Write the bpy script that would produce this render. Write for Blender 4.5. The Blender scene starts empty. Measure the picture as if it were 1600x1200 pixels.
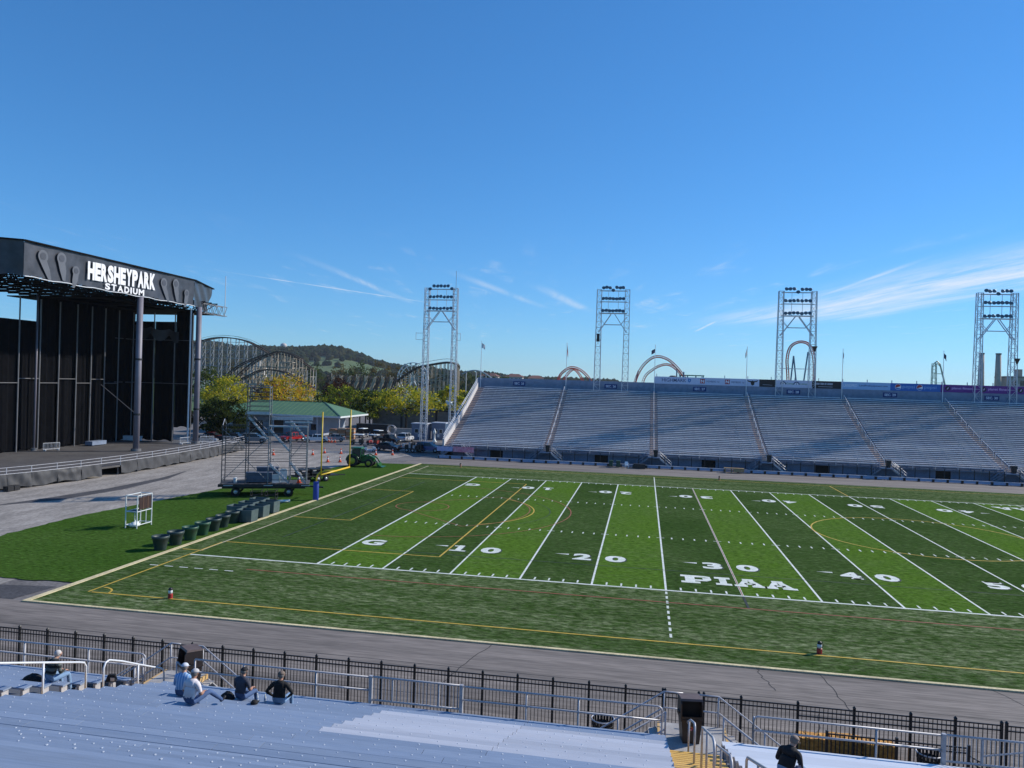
import bpy, bmesh, math, random
from mathutils import Vector, Matrix
rnd = random.Random(7)
R = math.radians
scn = bpy.context.scene
col = scn.collection

# ---------------------------------------------------------------- camera
cam_d = bpy.data.cameras.new('camera'); cam = bpy.data.objects.new('camera', cam_d); col.objects.link(cam)
YAW, PITCH, ROLL = -0.172817, -0.002915, 0.030405
f_ = Vector((math.sin(YAW)*math.cos(PITCH), math.cos(YAW)*math.cos(PITCH), math.sin(PITCH)))
r_ = Vector((math.cos(YAW), -math.sin(YAW), 0)); u_ = r_.cross(f_)
r2 = math.cos(ROLL)*r_ + math.sin(ROLL)*u_; u2 = -math.sin(ROLL)*r_ + math.cos(ROLL)*u_
cam.matrix_world = Matrix(((r2.x, u2.x, -f_.x, 21.166), (r2.y, u2.y, -f_.y, -47.743), (r2.z, u2.z, -f_.z, 12.546), (0, 0, 0, 1)))
cam_d.sensor_width = 36.0; cam_d.lens = 36*1184.62/1600; cam_d.clip_start = 0.1; cam_d.clip_end = 30000
scn.camera = cam

# ---------------------------------------------------------------- sky, sun, exposure
SUN_AZ, SUN_EL = R(32), R(31)          # azimuth from +x towards +y
world = bpy.data.worlds.new('World'); scn.world = world; world.use_nodes = True
nt = world.node_tree; nt.nodes.clear()
def N(tree, typ, **kw):
    n = tree.nodes.new(typ)
    for k, v in kw.items():
        if k.startswith('i_'): n.inputs[k[2:].replace('_', ' ')].default_value = v
        else: setattr(n, k, v)
    return n
sky = N(nt, 'ShaderNodeTexSky', sky_type='NISHITA', sun_disc=False, sun_elevation=SUN_EL, sun_rotation=R(90)-SUN_AZ,
        altitude=120, air_density=1.0, dust_density=0.0, ozone_density=6.0)
bg = N(nt, 'ShaderNodeBackground'); bg.inputs['Strength'].default_value = 0.10
outw = N(nt, 'ShaderNodeOutputWorld')
L = nt.links.new
# thin cirrus on a flat cloud layer: direction projected on a plane of height one
geo = N(nt, 'ShaderNodeNewGeometry')
tc = N(nt, 'ShaderNodeTexCoord')
sep = N(nt, 'ShaderNodeSeparateXYZ'); L(tc.outputs['Generated'], sep.inputs[0])
def mth(op, a, b=None, clamp=False):
    n = N(nt, 'ShaderNodeMath', operation=op, use_clamp=clamp)
    for i, v in enumerate((a, b)):
        if v is None: continue
        if isinstance(v, (int, float)): n.inputs[i].default_value = v
        else: L(v, n.inputs[i])
    return n.outputs[0]
zc = mth('MAXIMUM', sep.outputs['Z'], 0.02)
px = mth('DIVIDE', sep.outputs['X'], zc); py = mth('DIVIDE', sep.outputs['Y'], zc)
cxy = N(nt, 'ShaderNodeCombineXYZ'); L(px, cxy.inputs[0]); L(py, cxy.inputs[1])
def mapn(rot, sc):
    m = N(nt, 'ShaderNodeMapping', vector_type='TEXTURE'); m.inputs['Rotation'].default_value = (0, 0, rot); m.inputs['Scale'].default_value = sc
    L(cxy.outputs[0], m.inputs[0]); return m.outputs[0]
def noise(vec, scale, detail, rough, dist=0.0):
    n = N(nt, 'ShaderNodeTexNoise'); n.inputs['Scale'].default_value = scale; n.inputs['Detail'].default_value = detail
    n.inputs['Roughness'].default_value = rough; n.inputs['Distortion'].default_value = dist; L(vec, n.inputs['Vector']); return n.outputs['Fac']
def ramp(v, a, b):
    n = N(nt, 'ShaderNodeMapRange', interpolation_type='SMOOTHSTEP'); L(v, n.inputs[0]); n.inputs[1].default_value = a; n.inputs[2].default_value = b
    return n.outputs[0]
streak = noise(mapn(R(103), (2.6, 0.34, 1)), 1.0, 8, 0.65, 0.6)
wisp = noise(mapn(R(80), (1.1, 0.5, 1)), 1.0, 6, 0.6, 1.2)
field_ = noise(mapn(R(10), (9, 9, 1)), 1.0, 3, 0.5)
side = ramp(px, -2.0, 8.0)
lowband = mth('MULTIPLY', ramp(sep.outputs['Z'], 0.015, 0.08), mth('SUBTRACT', 1.0, ramp(sep.outputs['Z'], 0.13, 0.21)))
cir = mth('MULTIPLY', mth('MULTIPLY', ramp(streak, 0.50, 0.78), ramp(wisp, 0.45, 0.7)), mth('MULTIPLY', lowband, 0.42))
def contrail(x0, y0, ang, wdt, s0, s1, op):
    # a thin line of the cloud layer starting at (x0, y0), running along ang
    dx, dy = math.cos(ang), math.sin(ang)
    a = mth('ADD', mth('MULTIPLY', mth('SUBTRACT', px, x0), dx), mth('MULTIPLY', mth('SUBTRACT', py, y0), dy))
    d = mth('ABSOLUTE', mth('ADD', mth('MULTIPLY', mth('SUBTRACT', px, x0), -dy), mth('MULTIPLY', mth('SUBTRACT', py, y0), dx)))
    w = mth('SUBTRACT', 1.0, ramp(d, 0.0, wdt))
    e = mth('MULTIPLY', ramp(a, s0, s0+(s1-s0)*0.35), mth('SUBTRACT', 1.0, ramp(a, s1-(s1-s0)*0.3, s1)))
    return mth('MULTIPLY', mth('MULTIPLY', w, e), mth('MULTIPLY', ramp(streak, 0.26, 0.68), op))
clouds = cir
for c_ in (contrail(-4.25, 6.6, R(64), 0.06, 0.0, 3.6, 0.55), contrail(-2.85, 5.6, R(93), 0.11, 0.0, 4.6, 0.42), contrail(-1.85, 6.4, R(82), 0.13, 0.0, 4.0, 0.28),
           contrail(1.15, 13.2, R(-74.5), 1.25, 0.0, 10.5, 0.8), contrail(2.05, 5.6, R(95), 0.07, 0.0, 4.0, 0.5), contrail(0.84, 14.4, R(-86), 0.05, 0.0, 3.2, 0.6), contrail(2.5, 12.0, R(-82), 0.5, 0.0, 6.0, 0.6), contrail(-0.75, 10.8, R(-97), 0.16, 0.0, 3.4, 0.35)):
    clouds = mth('MAXIMUM', clouds, c_)
clouds = mth('MINIMUM', clouds, 0.85)
grade = N(nt, 'ShaderNodeHueSaturation'); grade.inputs['Saturation'].default_value = 1.07; grade.inputs['Value'].default_value = 1.0
tint = N(nt, 'ShaderNodeVectorMath', operation='MULTIPLY'); tint.inputs[1].default_value = (1.0, 1.55, 2.05)   # the phone's cool daylight balance
gam = N(nt, 'ShaderNodeGamma'); gam.inputs['Gamma'].default_value = 0.8; L(sky.outputs[0], gam.inputs['Color']); L(gam.outputs[0], tint.inputs[0]); L(tint.outputs[0], grade.inputs['Color'])
mixc = N(nt, 'ShaderNodeMix', data_type='RGBA'); L(clouds, mixc.inputs[0]); L(grade.outputs[0], mixc.inputs[6]); mixc.inputs[7].default_value = (8.6, 9.0, 9.6, 1)
L(mixc.outputs[2], bg.inputs['Color']); L(bg.outputs[0], outw.inputs[0])
sunv = Vector((math.cos(SUN_EL)*math.cos(SUN_AZ), math.cos(SUN_EL)*math.sin(SUN_AZ), math.sin(SUN_EL)))
sd = bpy.data.lights.new('sun', 'SUN'); sd.energy = 5.0; sd.angle = R(0.5); sd.color = (1.0, 0.93, 0.82)
so = bpy.data.objects.new('sun', sd); col.objects.link(so); so.rotation_euler = sunv.to_track_quat('Z', 'Y').to_euler(); so.location = (200, 150, 200)
vs = scn.view_settings; vs.view_transform = 'Standard'; vs.look = 'None'; vs.exposure = 0.0; vs.gamma = 1.0; vs.use_curve_mapping = False

# ---------------------------------------------------------------- materials
MAT = {}
def mat(name, c, rough=0.6, metal=0.0, var=0.12, scale=3.0, bump=0.0, c2=None, stretch=(1, 1, 1), space='Object', fine=0.0, spec=0.5, emit=None, thr=(0.35, 0.65), orand=0.0):
    if name in MAT: return MAT[name]
    m = bpy.data.materials.new(name); m.use_nodes = True; t = m.node_tree; b = t.nodes['Principled BSDF']
    b.inputs['Roughness'].default_value = rough; b.inputs['Metallic'].default_value = metal; b.inputs['Specular IOR Level'].default_value = spec
    c = tuple(c); c2 = tuple(c2) if c2 else tuple(min(1, x*(1-var*2)) for x in c)
    if space == 'Object': co = t.nodes.new('ShaderNodeTexCoord').outputs['Object']
    else: co = t.nodes.new('ShaderNodeNewGeometry').outputs['Position']
    mp = t.nodes.new('ShaderNodeMapping'); mp.inputs['Scale'].default_value = stretch; t.links.new(co, mp.inputs[0])
    n = t.nodes.new('ShaderNodeTexNoise'); n.inputs['Scale'].default_value = scale; n.inputs['Detail'].default_value = 6; n.inputs['Roughness'].default_value = 0.6
    t.links.new(mp.outputs[0], n.inputs['Vector'])
    r = t.nodes.new('ShaderNodeMapRange'); r.inputs[1].default_value = thr[0]; r.inputs[2].default_value = thr[1]; t.links.new(n.outputs['Fac'], r.inputs[0])
    mx = t.nodes.new('ShaderNodeMix'); mx.data_type = 'RGBA'; mx.inputs[6].default_value = (*c, 1); mx.inputs[7].default_value = (*c2, 1)
    t.links.new(r.outputs[0], mx.inputs[0]); outc = mx.outputs[2]
    if fine:
        n2 = t.nodes.new('ShaderNodeTexNoise'); n2.inputs['Scale'].default_value = scale*14; n2.inputs['Detail'].default_value = 3
        t.links.new(mp.outputs[0], n2.inputs['Vector'])
        r2_ = t.nodes.new('ShaderNodeMapRange'); r2_.inputs[1].default_value = 0.3; r2_.inputs[2].default_value = 0.7; r2_.inputs[3].default_value = 1-fine; r2_.inputs[4].default_value = 1+fine
        t.links.new(n2.outputs['Fac'], r2_.inputs[0])
        vm = t.nodes.new('ShaderNodeVectorMath'); vm.operation = 'SCALE'; t.links.new(outc, vm.inputs[0]); t.links.new(r2_.outputs[0], vm.inputs['Scale']); outc = vm.outputs[0]
    if orand:
        oi = t.nodes.new('ShaderNodeObjectInfo'); r3 = t.nodes.new('ShaderNodeMapRange'); r3.inputs[3].default_value = 1-orand; r3.inputs[4].default_value = 1+orand; t.links.new(oi.outputs['Random'], r3.inputs[0])
        vm2 = t.nodes.new('ShaderNodeVectorMath'); vm2.operation = 'SCALE'; t.links.new(outc, vm2.inputs[0]); t.links.new(r3.outputs[0], vm2.inputs['Scale']); outc = vm2.outputs[0]
    t.links.new(outc, b.inputs['Base Color'])
    if bump:
        bp = t.nodes.new('ShaderNodeBump'); bp.inputs['Strength'].default_value = bump; bp.inputs['Distance'].default_value = 0.05
        t.links.new(n.outputs['Fac'], bp.inputs['Height']); t.links.new(bp.outputs[0], b.inputs['Normal'])
    MAT[name] = m; return m

# ---------------------------------------------------------------- mesh helpers
class MB:
    def __init__(s): s.v = []; s.f = []; s.mi = []; s.cur = 0
    def add(s, vs_, fs_):
        o = len(s.v); s.v += [tuple(p) for p in vs_]; s.f += [tuple(i+o for i in f) for f in fs_]; s.mi += [s.cur]*len(fs_); return s
    def box(s, x0, x1, y0, y1, z0, z1):
        return s.add([(x0,y0,z0),(x1,y0,z0),(x1,y1,z0),(x0,y1,z0),(x0,y0,z1),(x1,y0,z1),(x1,y1,z1),(x0,y1,z1)],
                     [(3,2,1,0),(4,5,6,7),(0,1,5,4),(1,2,6,5),(2,3,7,6),(3,0,4,7)])
    def hexa(s, p):   # eight corners, bottom ring then top ring
        return s.add(p, [(3,2,1,0),(4,5,6,7),(0,1,5,4),(1,2,6,5),(2,3,7,6),(3,0,4,7)])
    def bar(s, p, q, w, h=None):
        p, q = Vector(p), Vector(q); h = h or w; d = (q-p).normalized(); up = Vector((0,0,1)) if abs(d.z) < 0.95 else Vector((0,1,0))
        a = d.cross(up).normalized()*w/2; b = a.normalized().cross(d).normalized()*h/2
        return s.hexa([p-a-b, p+a-b, q+a-b, q-a-b, p-a+b, p+a+b, q+a+b, q-a+b])
    def tube(s, pts, r, n=8, caps=True, closed=False):
        pts = [Vector(p) for p in pts]; k = len(pts); rs = r if isinstance(r, (list, tuple)) else [r]*k
        vs_ = []; ref = None
        for i, p in enumerate(pts):
            d = (pts[(i+1) % k]-pts[i-1]) if closed else (pts[min(i+1, k-1)]-pts[max(i-1, 0)])
            d.normalize()
            if ref is None: ref = Vector((0,0,1)) if abs(d.z) < 0.9 else Vector((1,0,0))
            a = d.cross(ref); a = a.normalized() if a.length > 1e-6 else Vector((1,0,0)); b = a.cross(d).normalized(); ref = b
            for j in range(n):
                t = 2*math.pi*(j+0.5)/n; vs_.append(p + (a*math.cos(t)+b*math.sin(t))*rs[i])
        fs_ = [(i*n+j, i*n+(j+1) % n, ((i+1) % k)*n+(j+1) % n, ((i+1) % k)*n+j) for i in range(k if closed else k-1) for j in range(n)]
        if caps and not closed: fs_ += [tuple(range(n))[::-1], tuple((k-1)*n+j for j in range(n))]
        return s.add(vs_, fs_)
    def lathe(s, prof, n=16, c=(0,0,0), cap=True):
        vs_ = [(c[0]+r*math.cos(2*math.pi*j/n), c[1]+r*math.sin(2*math.pi*j/n), c[2]+z) for r, z in prof for j in range(n)]
        k = len(prof); fs_ = [(i*n+j, i*n+(j+1) % n, (i+1)*n+(j+1) % n, (i+1)*n+j) for i in range(k-1) for j in range(n)]
        if cap: fs_ += [tuple(range(n))[::-1], tuple((k-1)*n+j for j in range(n))]
        return s.add(vs_, fs_)
    def prism(s, poly, fn, d0, d1):   # 2d outline, fn(u, v, d) -> xyz
        n = len(poly); vs_ = [fn(u, v, d0) for u, v in poly]+[fn(u, v, d1) for u, v in poly]
        return s.add(vs_, [tuple(range(n))[::-1], tuple(range(n, 2*n))]+[(i, (i+1) % n, n+(i+1) % n, n+i) for i in range(n)])
    def grid(s, fn, nu, nv):
        vs_ = [fn(i/nu, j/nv) for j in range(nv+1) for i in range(nu+1)]; w = nu+1
        return s.add(vs_, [(j*w+i, j*w+i+1, (j+1)*w+i+1, (j+1)*w+i) for j in range(nv) for i in range(nu)])
    def mesh(s, name, mats, smooth=False):
        me = bpy.data.meshes.new(name); me.from_pydata(s.v, [], s.f)
        for m in (mats if isinstance(mats, (list, tuple)) else [mats]): me.materials.append(m)
        if any(s.mi): me.polygons.foreach_set('material_index', s.mi)
        if smooth: me.polygons.foreach_set('use_smooth', [True]*len(s.f))
        me.update(); return me
def inst(name, me, parent=None, loc=(0,0,0), rot=(0,0,0), scl=(1,1,1)):
    o = bpy.data.objects.new(name, me); col.objects.link(o); o.location = loc; o.rotation_euler = rot; o.scale = scl
    if parent is not None: o.parent = parent
    return o
def part(name, mb, m, parent=None, smooth=False, loc=(0,0,0), rot=(0,0,0)):
    return inst(name, mb.mesh(name, m, smooth), parent, loc, rot)
def tag(o, label, cat, group=None, kind=None):
    if label: o['label'] = label
    if cat: o['category'] = cat
    if group: o['group'] = group
    if kind: o['kind'] = kind
    return o
def thing(name, label, cat, loc=(0,0,0), rz=0.0, group=None):
    o = bpy.data.objects.new(name, None); col.objects.link(o); o.location = loc; o.rotation_euler = (0,0,rz); o.empty_display_size = 0.3
    return tag(o, label, cat, group)
def struct(name, mb, m, label=None, smooth=False):
    o = part(name, mb, m, None, smooth); o['kind'] = 'structure'
    if label: o['label'] = label
    return o
def copy_tree(o, label=None, loc=None, rz=None, parent=None):
    c = o.copy(); col.objects.link(c)
    if parent is not None: c.parent = parent
    if label: c['label'] = label
    if loc is not None: c.location = loc
    if rz is not None: c.rotation_euler = (0, 0, rz)
    for ch in list(o.children): copy_tree(ch, parent=c)
    return c
TXT = {}
def text_mb(s, w, h, off=0.0, depth=0.0, shear=0.0):
    """letters as a mesh fitted to w by h, lower left corner at the origin"""
    cu = bpy.data.curves.new('lettering', 'FONT'); cu.body = s; cu.offset = off; cu.resolution_u = 3; cu.extrude = 0.0; cu.shear = shear
    ob = bpy.data.objects.new('lettering', cu); col.objects.link(ob)
    dg = bpy.context.evaluated_depsgraph_get(); me = bpy.data.meshes.new_from_object(ob.evaluated_get(dg))
    vs_ = [v.co.copy() for v in me.vertices]; fs_ = [tuple(p.vertices) for p in me.polygons]
    bpy.data.objects.remove(ob); bpy.data.curves.remove(cu); bpy.data.meshes.remove(me)
    x0, x1 = min(v.x for v in vs_), max(v.x for v in vs_); y0, y1 = min(v.y for v in vs_), max(v.y for v in vs_)
    mb = MB(); mb.add([((v.x-x0)/(x1-x0)*w, (v.y-y0)/(y1-y0)*h, depth) for v in vs_], fs_); return mb
def xform(mb, fn):
    mb.v = [tuple(fn(*p)) for p in mb.v]; return mb
def lettering(name, s, parent, m, fn, w, h, off=0.0, shear=0.0):
    return part(name, xform(text_mb(s, w, h, off, 0.0, shear), fn), m, parent)

# ================================================================ ground and field
def turf_mat(name, c, c2, c3, amt, band=(1, 1.6, 1)):
    m = bpy.data.materials.new(name); m.use_nodes = True; t = m.node_tree; b = t.nodes['Principled BSDF']
    b.inputs['Roughness'].default_value = 0.8; b.inputs['Specular IOR Level'].default_value = 0.0
    pass
    g = t.nodes.new('ShaderNodeNewGeometry')
    def nz(sc, st, det=5, ro=0.65, dist=0.0):
        mp = t.nodes.new('ShaderNodeMapping'); mp.inputs['Scale'].default_value = st; t.links.new(g.outputs['Position'], mp.inputs[0])
        n = t.nodes.new('ShaderNodeTexNoise'); n.inputs['Scale'].default_value = sc; n.inputs['Detail'].default_value = det; n.inputs['Roughness'].default_value = ro; n.inputs['Distortion'].default_value = dist
        t.links.new(mp.outputs[0], n.inputs['Vector']); return n.outputs['Fac']
    def mr(v, a, b_, lo=0.0, hi=1.0):
        r = t.nodes.new('ShaderNodeMapRange'); r.inputs[1].default_value = a; r.inputs[2].default_value = b_; r.inputs[3].default_value = lo; r.inputs[4].default_value = hi; t.links.new(v, r.inputs[0]); return r.outputs[0]
    def mul(a, b_):
        n = t.nodes.new('ShaderNodeMath'); n.operation = 'MULTIPLY'; t.links.new(a, n.inputs[0])
        if isinstance(b_, float): n.inputs[1].default_value = b_
        else: t.links.new(b_, n.inputs[1])
        return n.outputs[0]
    def mix(f, a, b_):
        n = t.nodes.new('ShaderNodeMix'); n.data_type = 'RGBA'; t.links.new(f, n.inputs[0])
        for i, v in ((6, a), (7, b_)):
            if isinstance(v, tuple): n.inputs[i].default_value = (*v, 1)
            else: t.links.new(v, n.inputs[i])
        return n.outputs[2]
    clump = nz(2.3, (0.5, 1.35, 1), 7, 0.74, 0.5)       # matted tufts lying along the field
    big = nz(0.10, band, 4, 0.55)                  # worn areas
    grain = nz(4.2, (0.55, 1.25, 1), 5, 0.75)
    base = mix(mr(big, 0.35, 0.7), c, c2)
    worn = mul(mr(clump, 0.44, 0.66), mr(big, 0.32, 0.62, 0.25, 1.0))
    base = mix(mul(worn, amt), base, c3)
    v = t.nodes.new('ShaderNodeVectorMath'); v.operation = 'SCALE'; t.links.new(base, v.inputs[0]); t.links.new(mr(grain, 0.30, 0.70, 0.25, 1.75), v.inputs['Scale'])
    t.links.new(v.outputs[0], b.inputs['Base Color'])
    bp = t.nodes.new('ShaderNodeBump'); bp.inputs['Strength'].default_value = 0.6; bp.inputs['Distance'].default_value = 0.06
    t.links.new(clump, bp.inputs['Height']); t.links.new(bp.outputs[0], b.inputs['Normal'])
    MAT[name] = m; return m
M_light = turf_mat('turf_light_green', (0.074, 0.148, 0.018), (0.062, 0.130, 0.018), (0.14, 0.205, 0.065), 0.7)
M_dark = turf_mat('turf_dark_green', (0.035, 0.072, 0.016), (0.045, 0.086, 0.021), (0.12, 0.16, 0.07), 0.65)
M_apron = turf_mat('turf_apron', (0.036, 0.072, 0.016), (0.052, 0.092, 0.026), (0.225, 0.26, 0.145), 0.95, (0.35, 3.0, 1))
M_side = turf_mat('turf_side', (0.040, 0.090, 0.014), (0.050, 0.102, 0.018), (0.085, 0.14, 0.04), 0.5)
def asphalt_mat(name, c, c2, stretch=(0.08, 0.8, 1)):
    return mat(name, c, 0.85, 0, 0.1, 1.2, 0.15, c2, stretch, 'World', 0.28, 0.3)
M_asph = asphalt_mat('asphalt', (0.245, 0.214, 0.192), (0.145, 0.128, 0.117), (0.045, 0.6, 1))
M_lot = asphalt_mat('asphalt_lot', (0.20, 0.185, 0.18), (0.135, 0.125, 0.12), (0.3, 0.3, 1))
M_conc_lot = asphalt_mat('pale_asphalt', (0.36, 0.33, 0.30), (0.23, 0.21, 0.19), (0.5, 0.15, 1))
M_white = mat('white_paint', (0.78, 0.80, 0.76), 0.7, 0, 0.10, 1.6, 0, (0.56, 0.62, 0.52), (1,1,1), 'World', 0.2)
M_yellow = mat('yellow_paint', (0.62, 0.42, 0.05), 0.7, 0, 0.12, 2.0, 0, None, (1,1,1), 'World', 0.15)
M_red = mat('red_paint', (0.34, 0.10, 0.045), 0.7, 0, 0.15, 2.0, 0, None, (1,1,1), 'World', 0.15)
M_black = mat('black_paint', (0.012, 0.022, 0.018), 0.7, 0, 0.1, 2.0, 0, None, (1,1,1), 'World')
M_kerb = mat('kerb_paint', (0.72, 0.61, 0.36), 0.8, 0, 0.1, 0.8, 0.1, (0.52, 0.44, 0.26), (1,1,1), 'World', 0.2)
M_grass = mat('meadow', (0.07, 0.13, 0.03), 0.9, 0, 0.1, 0.02, 0, (0.05, 0.085, 0.025), (1,1,1), 'World')

struct('ground', MB().add([(-7000,-2500,-0.10),(7000,-2500,-0.10),(7000,9000,-0.10),(-7000,9000,-0.10)], [(0,1,2,3)]), M_grass)
struct('parking_lot', MB().add([(-120,-60,-0.05),(140,-60,-0.05),(140,190,-0.05),(-120,190,-0.05)], [(0,1,2,3)]), M_lot)
struct('stage_forecourt', MB().add([(-75,-12,-0.04),(-15,-12,-0.04),(-19,59,-0.04),(-16,73,-0.04),(-47,73,-0.04),(-75,62,-0.04)], [(0,1,2,3,4,5)]), M_conc_lot)
near_track = struct('near_track', MB().add([(-120,-40,-0.034),(120,-40,-0.034),(120,-12.0,-0.034),(-120,-12.0,-0.034)], [(0,1,2,3)]), M_asph)
struct('far_track', MB().add([(-14,60.7,-0.03),(120,60.7,-0.03),(120,80,-0.03),(-14,80,-0.03)], [(0,1,2,3)]), M_asph)
def poly(name, pts, z, m, parent):
    return part(name, MB().add([(x, y, z) for x, y in pts], [tuple(range(len(pts)))]), m, parent)
# dark wet streaks and cracks in the asphalt
def strip(name, pts, w, z, m, parent, closed=False):
    mb = MB(); pts = [Vector((p[0], p[1], 0)) for p in pts]; k = len(pts); vs_ = []
    for i, p in enumerate(pts):
        d = (pts[(i+1) % k]-pts[i-1]) if closed else pts[min(i+1, k-1)]-pts[max(i-1, 0)]
        d.normalize(); nrm = Vector((-d.y, d.x, 0))*w/2
        vs_ += [(p.x+nrm.x, p.y+nrm.y, z), (p.x-nrm.x, p.y-nrm.y, z)]
    n = k if closed else k-1
    mb.add(vs_, [(2*i+1, 2*((i+1) % k)+1, 2*((i+1) % k), 2*i) for i in range(n)])
    return part(name, mb, m, parent)
M_crack = mat('crack_filler', (0.035, 0.034, 0.036), 0.9)
def wob(p, q, n, a):
    return [(p[0]+(q[0]-p[0])*i/n+rnd.uniform(-a, a), p[1]+(q[1]-p[1])*i/n+rnd.uniform(-a, a)*0.6) for i in range(n+1)]
for p, q in (((14.4,-12.1),(13.2,-17.2)), ((29.3,-12.2),(29.7,-17.5)), ((36.2,-12.2),(38.9,-18)), ((41,-12.1),(44,-17)), ((26.5,-12.1),(26.9,-14.6)), ((28.3,-16.5),(27.6,-20))):
    strip('crack', wob(p, q, 11, 0.09), 0.045, -0.030, M_crack, near_track)
for y in (-15.2, -18.3): strip('paving_seam', wob((-60, y), (70, y-0.3), 40, 0.05), 0.045, -0.031, M_crack, near_track)
M_stain = asphalt_mat('dark_stained_asphalt', (0.085, 0.083, 0.088), (0.06, 0.058, 0.062), (0.4, 0.4, 1))
fc = bpy.data.objects['stage_forecourt']
poly('stain', [(-36.5,11),(-33.5,16),(-32.6,24),(-33.5,33),(-36,41),(-34.6,33),(-34.4,24),(-35.3,17)], -0.034, M_stain, fc)
poly('stain', [(-24.5,-11.9),(-12.2,-11.9),(-11.8,-9.2),(-15.5,-9.8),(-20,-7.4),(-30,-3)], -0.034, M_stain, fc)

def ragged(pts, step, a):
    out = []
    for p, q in zip(pts, pts[1:]):
        n = max(1, int(math.hypot(q[0]-p[0], q[1]-p[1])/step))
        out += [(p[0]+(q[0]-p[0])*i/n+rnd.uniform(-a, a), p[1]+(q[1]-p[1])*i/n+rnd.uniform(-a, a)) for i in range(n)]
    return out+[pts[-1]]
sp_ = [(-11.25, 59.6)]+ragged([(-12.0,59.6),(-19.3,58.5),(-21.5,45),(-23.7,28),(-26.0,10),(-25.6,1.4),(-22.8,-3.5),(-19.4,-6.6),(-15.8,-8.6),(-12.0,-8.3)], 0.6, 0.13)+[(-11.25,-8.3)]
side_turf = struct('side_turf', MB().add([(x, y, 0.0) for x, y in sp_], [tuple(range(len(sp_)))]), M_side)
turf = struct('football_field', MB().add([(-11.0,-12,0.0),(110,-12,0.0),(110,60.75,0.0),(-11.0,60.75,0.0)], [(0,1,2,3)]), M_apron)
# kerb round the turf: a low concrete edge
kb = MB(); kb.box(-11.35,-11.0,-12.2,60.75,-0.03,0.035); kb.box(-11.0,110,-12.2,-12.0,-0.03,0.034); part('kerb', kb, M_kerb, turf)
Y = 0.9144; W = 48.768
order = {0:1,1:0,2:1,3:0,4:1,5:0,6:1,7:0,8:1,9:0}
for i in range(-2, 22):
    k = i if i < 10 else 19-i
    lightp = order.get(k, 0)
    z = 0.004
    part('turf_panel', MB().add([(i*5*Y,0,z),((i+1)*5*Y,0,z),((i+1)*5*Y,W,z),(i*5*Y,W,z)], [(0,1,2,3)]), M_light if lightp else M_dark, turf)
ZL = 0.008
def line(name, p, q, w, m=None, z=ZL): return strip(name, [p, q], w, z, m or M_white, turf)
line('sideline', (-10*Y-0.1, -0.10), (110*Y+0.1, -0.10), 0.20); line('sideline', (-10*Y-0.1, W+0.10), (110*Y+0.1, W+0.10), 0.20)
line('end_line', (-10*Y-0.1, 1.0), (-10*Y-0.1, W+9.6), 0.12, mat('tan_paint', (0.62, 0.52, 0.36), 0.7, 0, 0.1, 2.0, 0, None, (1,1,1), 'World', 0.15))
for i in range(0, 21): line('yard_line', (i*5*Y, 0), (i*5*Y, W), 0.13 if i else 0.17)
tk = MB()
def rect(x0, x1, y0, y1, z=ZL): tk.add([(x0,y0,z),(x1,y0,z),(x1,y1,z),(x0,y1,z)], [(0,1,2,3)])
for i in range(1, 100):
    x = i*Y
    if i % 5:
        for ya in (W/3, 2*W/3): rect(x-0.055, x+0.055, ya-0.3, ya+0.3)
        rect(x-0.055, x+0.055, 0.12, 0.72); rect(x-0.055, x+0.055, W-0.72, W-0.12)
    else:
        for ya in (W/3, 2*W/3): rect(x-0.32, x-0.07, ya-0.05, ya+0.05); rect(x+0.07, x+0.32, ya-0.05, ya+0.05)
part('yard_ticks', tk, M_white, turf)['kind'] = 'stuff'
# other sports' lines
ZY = 0.012
def arc(cx, cy, r, a0, a1, n=40): return [(cx+r*math.cos(R(a0+(a1-a0)*i/n)), cy+r*math.sin(R(a0+(a1-a0)*i/n))) for i in range(n+1)]
YC = W/2
strip('soccer_touchline', [(-9.1,-9.75),(110,-9.75)], 0.12, ZY, M_yellow, turf); strip('soccer_touchline', [(-9.1,58.5),(110,58.5)], 0.12, ZY, M_yellow, turf)
strip('soccer_goal_line', [(-9.32,-9.75),(-9.32,4.0)], 0.12, ZY, M_yellow, turf)
strip('corner_arc', arc(-9.1,-9.75,1.0,0,90,10), 0.11, ZY, M_yellow, turf)
strip('penalty_area_line', [(-9.1,YC-20.16),(7.25,YC-20.16)], 0.12, ZY, M_yellow, turf); strip('penalty_area_line', [(-9.1,YC+20.16),(7.25,YC+20.16)], 0.12, ZY, M_yellow, turf)
strip('penalty_area_line', [(7.25,YC-20.16),(7.25,YC+20.16)], 0.13, ZY, M_yellow, turf)
for s in (-1, 1): strip('goal_area_line', [(-9.1,YC+s*9.16),(-3.8,YC+s*9.16)], 0.12, ZY, M_yellow, turf)
strip('goal_area_line', [(-3.8,YC-9.16),(-3.8,YC+9.16)], 0.12, ZY, M_yellow, turf)
strip('penalty_arc', arc(1.86,YC,9.15,-53.9,53.9,30), 0.12, ZY, M_yellow, turf)
strip('centre_circle', arc(45.72,YC,9.15,0,351,40), 0.13, ZY, M_yellow, turf, True)
strip('halfway_line', [(45.72,W+0.3),(45.72,58.4)], 0.11, ZY, M_yellow, turf)
strip('halfway_line', [(45.72,-0.3),(45.72,-9.6)], 0.11, ZY, M_yellow, turf)
strip('crease_circle', arc(0,YC,2.6,0,351,40), 0.10, ZY+0.004, M_red, turf, True)
strip('fan_arc', arc(0,YC,14.6,-90,90,50), 0.10, ZY+0.004, M_red, turf); strip('inner_fan_arc', arc(0,YC,10.6,-55,55,36), 0.10, ZY+0.004, M_red, turf)
for s in (-1, 1): strip('fan_line', [(-0.6,YC+s*2.6),(6.1,YC+s*8.7)], 0.10, ZY+0.004, M_red, turf)
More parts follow.
